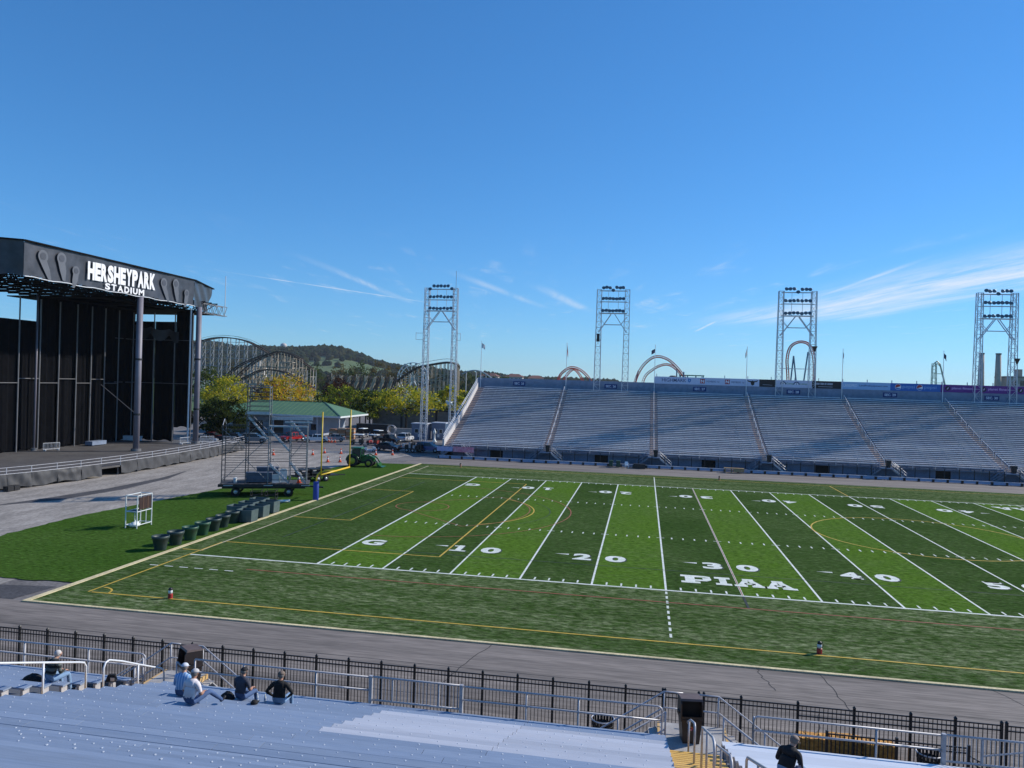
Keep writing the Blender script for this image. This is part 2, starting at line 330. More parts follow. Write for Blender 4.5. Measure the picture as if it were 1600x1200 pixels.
strip('restraining_line', [(-3.6,-2.75),(95,-2.75)], 0.12, ZY, M_red, turf)
strip('restraining_line', [(27.43,0),(27.43,W)], 0.06, ZY, M_red, turf)
strip('green_line', [(-9,5.1),(100,5.1)], 0.09, ZY-0.002, M_black, turf)
strip('green_line', [(-6.0,7),(-4.9,W-7)], 0.10, ZY-0.002, M_black, turf)
strip('green_line', [(27.43,-0.2),(27.43,-2.7)], 0.14, ZY, M_black, turf)
strip('green_line', arc(3,YC,9.6,-40,40,20), 0.07, ZY-0.002, M_black, turf)
for k in range(9): strip('dash', [(22.86,-0.45-k),(22.86,-1.0-k)], 0.13, ZY, M_white, turf)
for k in range(6): strip('dash', [(-10.0+k*1.05,-3.4),(-9.4+k*1.05,-3.4)], 0.12, ZY, M_white, turf)
strip('box_line', [(-9.1,1.2),(-10.7,1.2)], 0.12, ZY, M_yellow, turf)
strip('box_line', [(22.86,W+0.2),(22.86,58.3)], 0.11, ZY, M_white, turf)
# numbers
def number(ch, x0, w, near, outline=True):
    h = 1.90
    if near: fn = lambda u, v, d: (x0+u, 6.40+v, ZY+0.004)
    else: fn = lambda u, v, d: (x0+w-u, W-6.40-v, ZY+0.004)
    mb = text_mb(ch, w, h, 0.045)
    if ch == '1':
        mb = MB(); q = lambda a, b, c, d: mb.add([(a*w,c*h,0),(b*w,c*h,0),(b*w,d*h,0),(a*w,d*h,0)], [(0,1,2,3)])
        q(0.34,0.66,0.0,1.0); q(0.05,0.34,0.0,0.16); q(0.66,0.95,0.0,0.16); q(0.10,0.34,0.80,0.94)
    elif ch == '4':
        mb.add([(a*w, b*h, 0.0005) for a, b in ((0.42,-0.0),(1.0,0.0),(1.0,0.12),(0.42,0.12))], [(0,1,2,3)])
    elif ch == '5':
        mb.add([(a*w, b*h, 0.0005) for a, b in ((0.2,0.86),(0.98,0.86),(0.98,1.0),(0.2,1.0))], [(0,1,2,3)])
    sh = MB(); sh.v = list(mb.v); sh.f = list(mb.f); sh.mi = list(mb.mi)
    g = (lambda u, v, d: (x0+u+0.10, 6.32+v, ZY)) if near else (lambda u, v, d: (x0+w-u-0.1, W-6.32-v, ZY))
    n_ = part('field_number', xform(mb, fn), M_white, turf); part('number_outline', xform(sh, g), M_black, n_)
for i in range(1, 10):
    xl = i*10*Y; s = str(i if i <= 5 else 10-i)
    number(s, xl-1.85, 1.35, True); number('0', xl+0.45, 1.50, True)
    number(s, xl+0.45, 1.35, False); number('0', xl-1.95, 1.50, False)
    if i != 5:
        a = -1 if i < 5 else 1
        for yy in (7.85, W-7.85):
            part('direction_arrow', MB().add([(xl+a*2.2,yy-0.16,ZY+0.004),(xl+a*2.2,yy+0.16,ZY+0.004),(xl+a*3.25,yy,ZY+0.004)], [(0,1,2)] if a < 0 else [(2,1,0)]), M_white, turf)
for xg, nr in ((0.35, True), (0.35, False), (91.44-2.1, True)):
    number('G', xg, 1.75, nr)
# slab letters P I A A
def slab(letter):
    mb = MB(); q = lambda pts: mb.add([(x, y, 0) for x, y in pts], [tuple(range(len(pts)))])
    b = lambda x0, x1, y0, y1: q([(x0,y0),(x1,y0),(x1,y1),(x0,y1)])
    if letter == 'P': b(0.0,0.62,0,0.22); b(0.14,0.46,0.22,0.78); b(0,0.80,0.78,1.0); q([(0.80,0.78),(0.98,0.70),(0.98,0.92),(0.80,1.0)]); b(0.72,1.0,0.50,0.72); q([(0.46,0.32),(0.84,0.32),(1.0,0.50),(0.46,0.50)])
    if letter == 'I': b(0.1,0.9,0,0.22); b(0.32,0.68,0.22,0.78); b(0.1,0.9,0.78,1.0)
    if letter == 'A': b(-0.04,0.42,0,0.2); b(0.58,1.10,0,0.2); q([(0.10,0.2),(0.36,0.2),(0.56,0.80),(0.32,0.80)]); q([(0.66,0.2),(0.98,0.2),(0.72,0.80),(0.48,0.80)]); b(0.32,0.72,0.80,1.0); b(0.34,0.74,0.30,0.46)
    return mb
def piaa(x0, flip):
    xs = 0.0
    for ch, w in (('P', 1.95), ('I', 1.25), ('A', 1.75), ('A', 1.75)):
        mb = slab(ch); a = xs
        fn = (lambda u, v, d, a=a, w=w: (x0+a+u*w, 2.15+v*2.0, ZY+0.006)) if not flip else (lambda u, v, d, a=a, w=w: (x0-a-u*w, W-2.15-v*2.0, ZY+0.006))
        part('slab_letter', xform(mb, fn), M_white, turf); xs += w+0.10
piaa(23.9, False); piaa(91.44-23.9, True)

# ================================================================ far grandstand
M_blue = mat('blue_grey_paint', (0.20, 0.255, 0.36), 0.6, 0, 0.12, 1.5, 0, None, (1,1,1), 'World', 0.1)
M_navy = mat('dark_blue_terrace', (0.14, 0.165, 0.23), 0.75, 0, 0.2, 0.8, 0, (0.21, 0.22, 0.26), (0.15,1,1), 'World', 0.2)
M_fseat = mat('bleacher_aluminium', (0.90, 0.88, 0.86), 0.5, 0.0, 0.15, 0.5, 0, (0.60, 0.62, 0.68), (0.25,2,1), 'World', 0.15, orand=0.14)
M_step = mat('tan_step_paint', (0.72, 0.50, 0.38), 0.8, 0, 0.15, 3, 0, (0.55, 0.44, 0.38), (1,1,1), 'World', 0.1)
M_galv = mat('galvanised_steel', (0.52, 0.52, 0.55), 0.45, 0.15, 0.12, 4)
M_whitem = mat('white_metal', (0.75, 0.77, 0.80), 0.4, 0.1, 0.06, 3)
M_dark = mat('black_metal', (0.012, 0.012, 0.014), 0.5, 0, 0.1, 3)
M_wallf = mat('block_wall_paint', (0.17, 0.20, 0.28), 0.8, 0, 0.12, 0.7, 0, (0.13, 0.155, 0.22), (1,1,1), 'World', 0.15)
M_inshade = mat('painted_interior_shade', (0.01, 0.009, 0.009), 0.9)  # near-black colour stands in for the shade inside openings
NR = 35
ys, zs = [], []; yy, zz = 72.5, 2.1
for k in range(NR): ys.append(yy); zs.append(zz); yy += 0.715; zz += 0.225+0.105*k/34
stand = thing('far_grandstand', 'long blue-grey bleacher grandstand across the field', 'grandstand', (0, 72.5, 0))
LX0, LX1 = -10.9, 96.0
tb = MB(); prof = [(ys[0]-0.25-72.5, 0.0)]
for k in range(NR): prof += [(ys[k]-0.25-72.5, zs[k]-0.42), (ys[k]+0.465-72.5, zs[k]-0.42)]
prof += [(prof[-1][0], 0.0)]
vs_ = [(x, y, z) for x in (LX0, LX1) for y, z in prof]; n = len(prof)
tb.add(vs_, [(i, i+1, n+i+1, n+i) for i in range(1, n-2)]+[tuple(range(n)), tuple(range(n, 2*n))[::-1]])
part('terrace', tb, M_navy, stand)
AISLES = [-10.15, 6.15, 22.95, 39.75, 56.55, 73.35, 90.15]
AW = 0.65
BR = MB()
for s in range(6):
    x0, x1 = AISLES[s]+AW, AISLES[s+1]-AW
    me = MB().box(0, x1-x0, 0, 0.27, -0.095, 0).mesh('seat_plank', M_fseat)
    for k in range(NR): inst('seat_plank', me, stand, (x0, ys[k]-72.5, zs[k]))
    for k in range(NR):
        for q in range(9): BR.box(x0+(q+0.5)*(x1-x0)/9-0.04, x0+(q+0.5)*(x1-x0)/9+0.04, ys[k]-72.46, ys[k]-72.28, zs[k]-0.42, zs[k]-0.096)
part('seat_brackets', BR, M_navy, stand)['kind'] = 'stuff'
stp = MB().box(-AW+0.05, AW-0.05, 0, 0.36, -0.13, 0).mesh('aisle_step', M_step)
for a in AISLES[:6]:
    for k in range(NR):
        inst('aisle_step', stp, stand, (a, ys[k]-72.5-0.1, zs[k]-0.36+0.10))
    if a > -10:
        rl = MB(); seg = 0
        for k0 in range(0, NR-1, 7):
            k1 = min(k0+6, NR-1)
            p0 = (a, ys[k0]-72.5, zs[k0]+0.5); p1 = (a, ys[k1]-72.5, zs[k1]+0.5)
            rl.tube([p0, p1], 0.035, 6)
            for p, kk in ((p0, k0), (p1, k1), (((p0[0]+p1[0])/2, (p0[1]+p1[1])/2, (p0[2]+p1[2])/2), (k0+k1)//2)): rl.tube([(p[0], p[1], zs[kk]-0.42), p], 0.03, 6)
        part('aisle_handrail', rl, M_whitem, stand)
# sloping parapet at the left end
pr = [(y-0.1, z+0.75) for y, z in zip([q-72.5 for q in ys], zs)]
pb = MB(); ex = -11.05
vs_ = [(ex+dx, y, z) for dx in (0, 0.3) for y, z in pr]+[(ex+dx, y, 0) for dx in (0, 0.3) for y in (pr[0][0], pr[-1][0])]
n = len(pr)
pb.add(vs_, [(i, i+1, n+i+1, n+i) for i in range(n-1)]+[tuple(range(n))+(2*n+1, 2*n), tuple(range(n, 2*n))[::-1]+(2*n+2, 2*n+3), (0, n, 2*n+2, 2*n), (n-1, 2*n+1, 2*n+3, 2*n-1)])
part('end_parapet', pb, mat('pale_concrete', (0.55, 0.54, 0.54), 0.8, 0, 0.1, 1, 0, None, (1,1,1), 'World', 0.15), stand)
for k, (h) in enumerate((0.35, 0.75)): part('parapet_rail', MB().tube([(ex+0.15, pr[0][0], pr[0][1]+h), (ex+0.15, pr[-1][0], pr[-1][1]+h)], 0.05, 6), M_whitem, stand)
# back wall and its coping
bw = MB(); bw.box(-11.3, 23.0, 25.9, 26.2, 0, 13.2); bw.box(23.0, 96, 25.9, 26.2, 0, 14.35); part('back_wall', bw, M_blue, stand)
for x in [23.4+i*4.17 for i in range(18)]:
    part('wall_post', MB().box(x-0.06, x+0.06, 26.2, 26.32, 12.8, 14.9), M_galv, stand)
# front wall with door openings
DOORS = [-2.1, 14.8, 31.3, 48.0, 64.8, 81.5]
wx = -9.4; fw = MB()
for d in DOORS: fw.box(wx, d-1.05, 0.42, 0.62, 0, 1.66); wx = d+1.05
fw.box(wx, 96, 0.42, 0.62, 0, 1.66); part('front_wall', fw, M_wallf, stand)
for d in DOORS:
    part('doorway_shade_panel', MB().box(d-1.05, d+1.05, 0.63, 0.66, 0, 1.66), M_inshade, stand)  # flat near-black panel painted as the shade within the door opening
    part('door_lintel', MB().box(d-1.2, d+1.2, 0.30, 0.62, 1.664, 1.78), M_navy, stand)
part('front_fascia', MB().box(-9.4, 96, -0.27, 0.415, 1.45, 1.676), M_navy, stand)
for s in range(6):
    x0, x1 = AISLES[s]+AW+0.1, AISLES[s+1]-AW-0.1; g = MB()
    for z in (2.35, 2.8): g.tube([(x0, -0.35, z), (x1, -0.35, z)], 0.03, 6)
    q = 6
    for i in range(q): g.tube([(x0+(x1-x0)*i/(q-1), -0.35, 1.5), (x0+(x1-x0)*i/(q-1), -0.35, 2.82)], 0.045, 6)
    part('guard_rail', g, M_galv, stand)
# landings with a flight each way
for a in AISLES[1:6]+[-8.4]:
    part('landing', MB().box(a-0.9, a+0.9, -1.55, -0.255, 1.45, 1.62), M_blue, stand)
    for sgn in (1, -1):
        f = MB()
        for i in range(8):
            x = a+sgn*(0.9+i*0.22); f.box(min(x, x+sgn*0.22), max(x, x+sgn*0.22), -1.45, -0.4, 1.45-i*0.18-0.05, 1.45-i*0.18)
        for y in (-1.45, -0.4): f.bar((a+sgn*0.9, y, 1.38), (a+sgn*2.7, y, -0.03), 0.05, 0.16)
        part('stair_flight', f, M_galv if sgn > 0 else M_navy, stand)
        for y in (-1.52, -0.38):
            h = MB()
            for dz in (0.45, 0.85): h.tube([(a+sgn*0.9, y, 1.55+dz), (a+sgn*2.65, y, 0.10+dz)], 0.03, 6)
            for t in (0, 0.5, 1): h.tube([(a+sgn*(0.9+1.75*t), y, 1.4-1.4*t), (a+sgn*(0.9+1.75*t), y, 2.4-1.45*t)], 0.03, 6)
            part('stair_handrail', h, M_galv if sgn > 0 else M_blue, stand)
# section signs
M_sign = mat('section_sign_blue', (0.015, 0.04, 0.19), 0.5); M_let = mat('sign_white', (0.72, 0.76, 0.85), 0.6, 0, 0.02)
for i, x in enumerate((-2.9, 14.85, 31.4, 48.15, 64.75, 81.5)):
    o = thing('section_sign', 'blue sign reading SEC. %d on the far back wall %s' % (25+i, ('at the left end', 'between the second tower legs', 'under the shield banner', 'between the third tower legs', 'under the light blue banner', 'between the last tower legs')[i]), 'sign', (x, 98.36, 12.25), 0, 'section signs along the far back wall')
    part('panel', MB().box(-1.2, 1.2, -0.03, 0.02, -0.42, 0.42), M_sign, o)
    lettering('lettering', 'SEC. %d' % (25+i), o, M_let, lambda u, v, d: (-0.95+u, -0.036, -0.22+v), 1.9, 0.44, 0.02)

# banners on the back wall
def banner(name, label, x0, x1, m, z0=13.05, z1=14.40):
    o = thing(name, label, 'banner', (x0, 98.38, z0), 0, 'advertising banners along the far back wall')
    part('banner_panel', MB().box(0, x1-x0, -0.05, 0.015, 0, z1-z0), m, o); return o
def put(o, s, x, z, w, h, m, off=0.0, shear=0.0): return lettering('lettering', s, o, m, lambda u, v, d: (x+u, -0.055, z+v), w, h, off, shear)
def flat(o, name, pts, m, y=-0.056): return part(name, MB().add([(x, y, z) for x, z in pts], [tuple(range(len(pts)))]), m, o)
def disc(cx, cz, r, a0=0, a1=360, n=20): return [(cx+r*math.cos(R(a0+(a1-a0)*i/n)), cz+r*math.sin(R(a0+(a1-a0)*i/n))) for i in range(n if a1-a0 >= 360 else n+1)]
B_white = mat('banner_pale', (0.50, 0.56, 0.72), 0.6, 0, 0.03); B_navy = mat('banner_navy_ink', (0.02, 0.05, 0.16), 0.6); B_red = mat('banner_red', (0.42, 0.025, 0.035), 0.6)
B_blackb = mat('banner_black', (0.012, 0.011, 0.014), 0.6); B_grey = mat('banner_grey_ink', (0.33, 0.36, 0.42), 0.6); B_cyan = mat('banner_light_blue', (0.27, 0.45, 0.70), 0.6, 0, 0.03)
B_blue = mat('banner_blue', (0.02, 0.13, 0.45), 0.6, 0, 0.03); B_purple = mat('banner_purple', (0.115, 0.018, 0.21), 0.6, 0, 0.03); B_green = mat('banner_green', (0.08, 0.25, 0.05), 0.6)
B_ink = mat('banner_white_ink', (0.78, 0.80, 0.84), 0.6, 0, 0.02); B_mid = mat('banner_mid_blue', (0.03, 0.18, 0.45), 0.6); B_pink = mat('banner_lilac_ink', (0.62, 0.42, 0.72), 0.6)
o = banner('sponsor_banner', 'pale blue banner with dark serif capitals and a blue shield', 23.05, 31.1, B_white)
put(o, 'HIGHMARK', 1.35, 0.42, 4.5, 0.62, B_navy, 0.008); flat(o, 'swash', [(1.0,1.02),(1.5,1.10),(1.5,1.03)], B_mid); flat(o, 'shield', [(6.15,1.05),(6.15,0.62),(6.42,0.34),(6.7,0.62),(6.7,1.05)], B_mid); flat(o, 'shield_inset', [(6.32,0.92),(6.32,0.66),(6.42,0.52),(6.53,0.66),(6.53,0.92)], B_cyan, -0.060)
for i, x0 in enumerate((31.1, 35.6)):
    o = banner('sponsor_banner', ('left' if i == 0 else 'right')+'most of the two pale banners with a red square logo', x0, x0+(4.5 if i == 0 else 4.15), B_white)
    flat(o, 'red_square', [(0.35,0.27),(1.2,0.27),(1.2,1.12),(0.35,1.12)], B_red)
    for pts in ([(0.48,0.42),(0.62,0.42),(0.62,0.97),(0.48,0.97)], [(0.93,0.42),(1.07,0.42),(1.07,0.97),(0.93,0.97)], [(0.62,0.97),(0.62,0.80),(0.93,0.42),(0.93,0.62)]): flat(o, 'logo_stroke', pts, B_ink, -0.060)
    put(o, 'MEMBERS 1st', 1.5, 0.5, 2.35, 0.34, B_navy)
o = banner('sponsor_banner', 'pale banner with a dark winged emblem by the third flagpole', 39.75, 42.1, B_white)
flat(o, 'emblem', [(0.15,1.2),(0.5,1.02),(1.0,0.98),(1.15,1.12),(1.3,0.98),(1.8,1.02),(2.15,1.2),(1.95,0.85),(1.5,0.75),(1.42,0.3),(1.15,0.15),(0.88,0.3),(0.8,0.75),(0.35,0.85)], B_blackb)
o = banner('sponsor_banner', 'black banner just left of the third light tower', 42.1, 45.05, B_blackb); flat(o, 'underline', [(0.6,0.35),(2.3,0.30),(2.3,0.36),(0.6,0.42)], B_grey)
o = banner('sponsor_banner', 'pale banner with green lettering between the legs of a light tower', 45.05, 51.35, B_white)
for x in (1.25, 3.6):
    flat(o, 'hill_mark', disc(x, 0.55, 0.55, 0, 180), B_navy); flat(o, 'hill_mark', disc(x, 0.55, 0.36, 0, 180), B_ink, -0.060); flat(o, 'hill_mark', [(x-0.16,0.6),(x+0.14,0.6),(x,0.86)], B_navy, -0.064); put(o, 'Camp', x+0.55, 0.48, 1.3, 0.42, B_green, 0.01)
o = banner('sponsor_banner', 'black banner with white script right of the third light tower', 51.35, 56.4, B_blackb)

for x_, w_ in ((0.5,0.8),(1.42,0.62),(2.15,0.35),(2.62,0.95)): flat(o, 'faded_script', [(x_,0.68),(x_+w_,0.66),(x_+w_+0.05,1.0),(x_+0.06,1.04)], B_grey)
flat(o, 'underline', [(1.1,0.28),(3.6,0.26),(3.6,0.36),(1.1,0.38)], B_grey)
o = banner('sponsor_banner', 'light blue banner with a web address in dark letters', 56.4, 64.75, B_cyan)
put(o, 'LANDPRO', 0.4, 0.45, 2.35, 0.52, B_ink, -0.005); put(o, 'LandProEquipment.com', 3.1, 0.5, 4.8, 0.40, B_navy, 0.015)
o = banner('sponsor_banner', 'blue banner with two round red white and blue marks', 64.75, 73.1, B_blue)
for x in (1.3, 4.9):
    flat(o, 'ball', disc(x, 0.68, 0.52), B_ink); flat(o, 'ball_top', disc(x, 0.68, 0.47, 20, 200), B_red, -0.060); flat(o, 'ball_bottom', disc(x, 0.68, 0.47, 200, 335), B_mid, -0.060)
    put(o, 'pepsi', x+0.75, 0.32, 2.0, 0.70, B_cyan, 0.0)
for i, (x0, x1) in enumerate(((73.1, 79.0), (79.0, 84.9), (84.9, 91.5))):
    o = banner('sponsor_banner', ('purple banner with lilac lettering left of the last light tower', 'purple banner with lilac lettering between the last tower legs', 'purple banner with lilac lettering right of the last light tower')[i], x0, x1, B_purple)
    flat(o, 'gear_mark', disc(1.15, 0.68, 0.42), B_blackb); flat(o, 'thumb_mark', [(0.98,0.5),(1.2,0.5),(1.38,0.85),(1.2,0.85)], B_pink, -0.060); put(o, 'planet fitness', 1.85, 0.42, 3.4, 0.55, B_pink, 0.02)

# ---------------------------------------------------------------- floodlight towers
def lattice(mb, x, y, z0, z1, w0, w1, chord=0.06, brace=0.026, step=1.25):
    cs = lambda t: [(x+sx*(w0+(w1-w0)*t)/2, y+sy*(w0+(w1-w0)*t)/2, z0+(z1-z0)*t) for sx, sy in ((-1,-1),(1,-1),(1,1),(-1,1))]
    a, b = cs(0), cs(1)
    for p, q in zip(a, b): mb.bar(p, q, chord*2)
    m = max(2, int((z1-z0)/step))
    for i in range(m):
        p, q = cs(i/m), cs((i+1)/m)
        for j in range(4):
            mb.bar(p[j], q[(j+1) % 4], brace*2) if (i+j) % 2 else mb.bar(p[(j+1) % 4], q[j], brace*2)
            mb.bar(q[j], q[(j+1) % 4], brace*2)
M_tower = mat('tower_steel', (0.62, 0.64, 0.67), 0.45, 0.3, 0.15, 1.0, 0, (0.42, 0.45, 0.50), (1,1,0.3), 'Object')
M_lamp = mat('floodlight_housing', (0.03, 0.05, 0.07), 0.4)
M_lens = mat('floodlight_glass', (0.10, 0.16, 0.2), 0.15)
lamp_me = MB().lathe([(0.08,-0.36),(0.13,-0.34),(0.24,-0.24),(0.34,-0.05),(0.36,0.0)], 14, cap=True).mesh('floodlight', M_lamp, True)
lens_me = MB().lathe([(0.01,0.004),(0.33,0.004)], 14, cap=False).mesh('lens', M_lens)
def tower(label, x0, x1, zb, extra=0):
    t = thing('light_tower', label, 'light tower', ((x0+x1)/2, 98.0, zb), 0, 'floodlight towers behind the far stand')
    h = (x1-x0)/2; H = 30.7-zb
    for s in (-1, 1):
        l = MB(); lattice(l, s*h, 0, 0.0, H, 1.15, 0.85, step=1.15); part('lattice_leg', l, M_tower, t)
        if zb > 1: part('pedestal', MB().box(s*h-0.85, s*h+0.85, -0.85, 0.85, -0.9, 0.0), M_blue, t)
    g = MB()
    for z in (H-0.25, H-2.35, H-4.5):
        for y in (-0.35, 0.35): g.bar((-h, y, z), (h, y, z), 0.09)
    g.bar((-h, 0, H-4.6), (h, 0, H-4.6), 0.7, 0.07)
    for x in (-0.95, 0.95): g.bar((x, 0.35, H-4.5), (x, 0.35, H-0.3), 0.07)
    for y in (-0.4, 0.4):
        for s in (-1, 1): g.bar((s*h, y, H-8.2), (s*0.35, y, H-4.7), 0.13); g.bar((s*h*0.98, y, H-5.2), (s*1.5, y, H-6.7), 0.08)
        g.bar((-1.6, y, H-6.7), (1.6, y, H-6.7), 0.10)
    part('light_rack', g, M_tower, t)
    rows = [(H+0.35, [i-2 for i in range(5)] if extra else [-2.9,-2,-1,1,2,2.9]), (H-0.2, [-3.1, 3.1] if extra else [-0.05]), (H-1.75, [i-3 for i in range(7)]), (H-4.05, [i-3 for i in range(7)])]
    for z, xs in rows:
        for i, q in enumerate(xs):
            x = q*(2*h-1.1)/6.6
            f = inst('floodlight', lamp_me, t, (x, -0.55, z+rnd.uniform(-0.06, 0.06)), (R(62+rnd.uniform(-5, 5)), 0, R(rnd.uniform(-18, 18))))
            inst('lens', lens_me, f)
    if extra:
        part('antenna', MB().tube([(h, 0, H), (h, 0, H+3.4)], 0.05, 5), M_tower, t)
        for s in (-1, 1):
            b = MB(); z = H-9.0; w = 1.7 if s < 0 else 0.8
            for zz in (z, z-1.3): b.bar((s*(h+0.4), 0, zz), (s*(h+0.4+w), 0, zz), 0.07)
            b.bar((s*(h+0.4+w), 0, z-1.3), (s*(h+0.4+w), 0, z+0.15), 0.07); part('bracket', b, M_tower, t)
    return t
tower('floodlight tower standing on the ground left of the far grandstand', -21.9, -16.1, 0.0, 1)
t2 = tower('floodlight tower on the stand left of the first big coaster hoop pair', 12.2, 17.5, 11.3)
part('junction_box', MB().box(-2.9, -2.35, -0.9, -0.5, 9.4, 10.9), M_dark, t2)
t3 = tower('floodlight tower with the red coaster loop seen between its legs', 45.45, 51.2, 11.3)
part('horn_speaker', MB().lathe([(0.12,-0.6),(0.25,-0.2),(0.5,0.35)], 12, (3.1,-0.7,9.0)), M_dark, t3)
part('cross_tube', MB().bar((-2.85, 0, 5.2), (2.85, 0, 5.2), 0.12), M_tower, t3)
t4 = tower('rightmost floodlight tower with two brick chimneys behind it', 78.9, 84.5, 11.3)
part('horn_speaker', MB().lathe([(0.12,-0.6),(0.25,-0.2),(0.5,0.35)], 12, (3.2,-0.7,7.6)), M_dark, t4)

# flagpoles at the heads of the aisles
def flag(mb, z, w, h, droop):
    return mb.grid(lambda u, v: (0.06+u*w*(1-droop*0.75), 0.14*math.sin(u*7+v*2), z-v*h-u*droop*h*1.1), 8, 5)
fl_mats = [mat('flag_white', (0.7, 0.72, 0.74), 0.8), mat('flag_red', (0.35, 0.06, 0.07), 0.8), mat('flag_navy', (0.02, 0.035, 0.10), 0.8), mat('flag_pale', (0.6, 0.5, 0.5), 0.8)]
fl_lab = ['flagpole with a white flag at the left end of the far stand', 'flagpole with a thin red flag left of the second light tower', 'flagpole with a dark pennant before the red coaster arches', 'flagpole with a limp pale flag left of the third light tower', 'slim flagpole with a small limp flag right of the third light tower', 'flagpole with a blue pennant beside the green coaster tower']
for i, a in enumerate([-10.6, 6.25, 23.0, 39.75, 56.5, 73.4]):
    o = thing('flagpole', fl_lab[i], 'flagpole', (a, 98.15, 11.0), 0, 'flagpoles along the back of the far stand')
    part('pole', MB().tube([(0,0,0), (0,0,9.25)], [0.07, 0.045], 8), M_whitem, o); part('finial', MB().lathe([(0.02,9.22),(0.09,9.3),(0.02,9.4)], 8), M_whitem, o)
    w, h, dr, mi, sg = [(0.9,0.9,0.4,0,1), (0.45,1.4,0.8,1,1), (0.95,0.75,0.45,2,-1), (0.5,1.1,0.7,3,-1), (0.35,1.2,0.8,0,1), (0.75,0.9,0.6,2,1)][i]
    m = MB(); flag(m, 9.0 if i != 2 else 8.6, w, h, dr); xform(m, lambda x, y, z: (x*sg, y, z)); part('flag', m, fl_mats[mi], o)

# ---------------------------------------------------------------- far fence, benches, bins
fence = thing('far_fence', 'black metal fence along the foot of the far stand', 'fence', (-11, 70.9, 0))
pm = MB().box(-0.05, 0.05, -0.05, 0.05, 0, 1.85).mesh('post', M_dark)
for i in range(54): inst('post', pm, fence, (i*1.98, 0, 0))
for z in (0.2, 1.72): part('rail', MB().box(0, 106, -0.02, 0.02, z, z+0.04), M_dark, fence)
M_benchb = mat('bench_light_blue', (0.30, 0.38, 0.56), 0.6, 0, 0.1, 2)
M_benchw = mat('bench_pale_plank', (0.55, 0.58, 0.66), 0.5, 0.2, 0.08, 2)
bsm = MB().box(-0.95, 0.95, -0.17, 0.17, 0.42, 0.47).mesh('seat', M_benchw); bbm = MB().box(-0.80, 0.80, -0.10, -0.04, 0.05, 0.40).mesh('front_panel', M_benchb); blm = MB().box(-0.06, 0.06, -0.16, 0.16, 0.0, 0.42).mesh('leg', M_dark)
b0 = thing('team_bench', 'low light blue bench in the row along the far track', 'bench', (-10, 69.9, 0), 0, 'team benches along the far track')
inst('seat', bsm, b0); inst('front_panel', bbm, b0)
for s in (-1, 1): inst('leg', blm, b0, (s*0.88, 0, 0))
for i in range(1, 54): copy_tree(b0, loc=(-10+i*1.93, 69.9+rnd.uniform(-0.05, 0.05), 0), rz=rnd.uniform(-0.015, 0.015))
M_bin = mat('dark_bin_plastic', (0.015, 0.015, 0.017), 0.5, 0, 0.1)
def far_bin(label, loc):
    o = thing('trash_bin', label, 'trash bin', loc, 0, 'bins on the far stair landings')
    part('body', MB().hexa([(-0.24,-0.24,0),(0.24,-0.24,0),(0.24,0.24,0),(-0.24,0.24,0),(-0.30,-0.3,0.75),(0.30,-0.3,0.75),(0.30,0.3,0.75),(-0.30,0.3,0.75)]), M_bin, o)
    part('hood', MB().box(-0.34, 0.34, -0.33, 0.33, 0.75, 1.08), M_bin, o); part('flap', MB().box(-0.24, 0.24, -0.35, -0.333, 0.8, 1.02), M_dark, o)
for i, a in enumerate(AISLES[1:6]): far_bin('black hooded bin on the %s stair landing of the far stand' % ('first', 'second', 'third', 'fourth', 'fifth')[i], (a+0.25, 71.5, 1.62))
o = thing('hanging_banner', 'pink banner hung on the wall at the left end of the far stand', 'banner', (-7.1, 70.82, 1.0)); part('cloth', MB().grid(lambda u, v: (-1.7+3.4*u, 0.03*math.sin(u*20), v*0.85), 16, 3), mat('banner_pink', (0.62, 0.16, 0.24), 0.7, 0, 0.1, 2, 0, (0.66, 0.36, 0.42)), o)
o = thing('hanging_banner', 'pale violet banner on the fence at the left end of the far stand', 'banner', (-10.2, 70.82, 1.05)); part('cloth', MB().grid(lambda u, v: (-1.3+2.6*u, 0.03*math.sin(u*18), v*0.75), 14, 3), mat('banner_violet', (0.30, 0.32, 0.58), 0.7, 0, 0.1, 2, 0, (0.5, 0.5, 0.68)), o)
# small furniture by the far track
def cart(label, x, y, m):
    o = thing('wheeled_bin', label, 'wheeled bin', (x, y, 0)); part('body', MB().hexa([(-0.25,-0.28,0.1),(0.25,-0.28,0.1),(0.25,0.28,0.1),(-0.25,0.28,0.1),(-0.3,-0.35,0.95),(0.3,-0.35,0.95),(0.3,0.35,0.95),(-0.3,0.35,0.95)]), m, o)
    part('lid', MB().box(-0.32, 0.32, -0.37, 0.4, 0.951, 1.02), m, o)
    for s in (-1, 1): part('wheel', MB().tube([(s*0.28, 0.28, 0.12), (s*0.34, 0.28, 0.12)], 0.12, 10), M_dark, o)
M_gbin = mat('green_bin_plastic', (0.02, 0.07, 0.04), 0.5)
cart('left one of two green wheeled bins at the far track edge', 16.5, 69.0, M_gbin); cart('right one of two green wheeled bins at the far track edge', 17.6, 69.0, M_gbin)
o = thing('plastic_chair', 'white plastic chair facing the field by the far fence', 'chair', (18.9, 68.8, 0), 0.2)
part('seat', MB().box(-0.26, 0.26, -0.25, 0.25, 0.40, 0.44), M_whitem, o); part('backrest', MB().hexa([(-0.26,0.22,0.44),(0.26,0.22,0.44),(0.26,0.27,0.44),(-0.26,0.27,0.44),(-0.24,0.36,0.92),(0.24,0.36,0.92),(0.24,0.4,0.92),(-0.24,0.4,0.92)]), M_whitem, o)
for sx in (-1, 1):
    for sy in (-1, 1): part('leg', MB().box(sx*0.23-0.025, sx*0.23+0.025, sy*0.22-0.025, sy*0.22+0.025, 0, 0.40), M_whitem, o)
    part('armrest', MB().box(sx*0.27-0.03, sx*0.27+0.03, -0.25, 0.28, 0.62, 0.65), M_whitem, o)
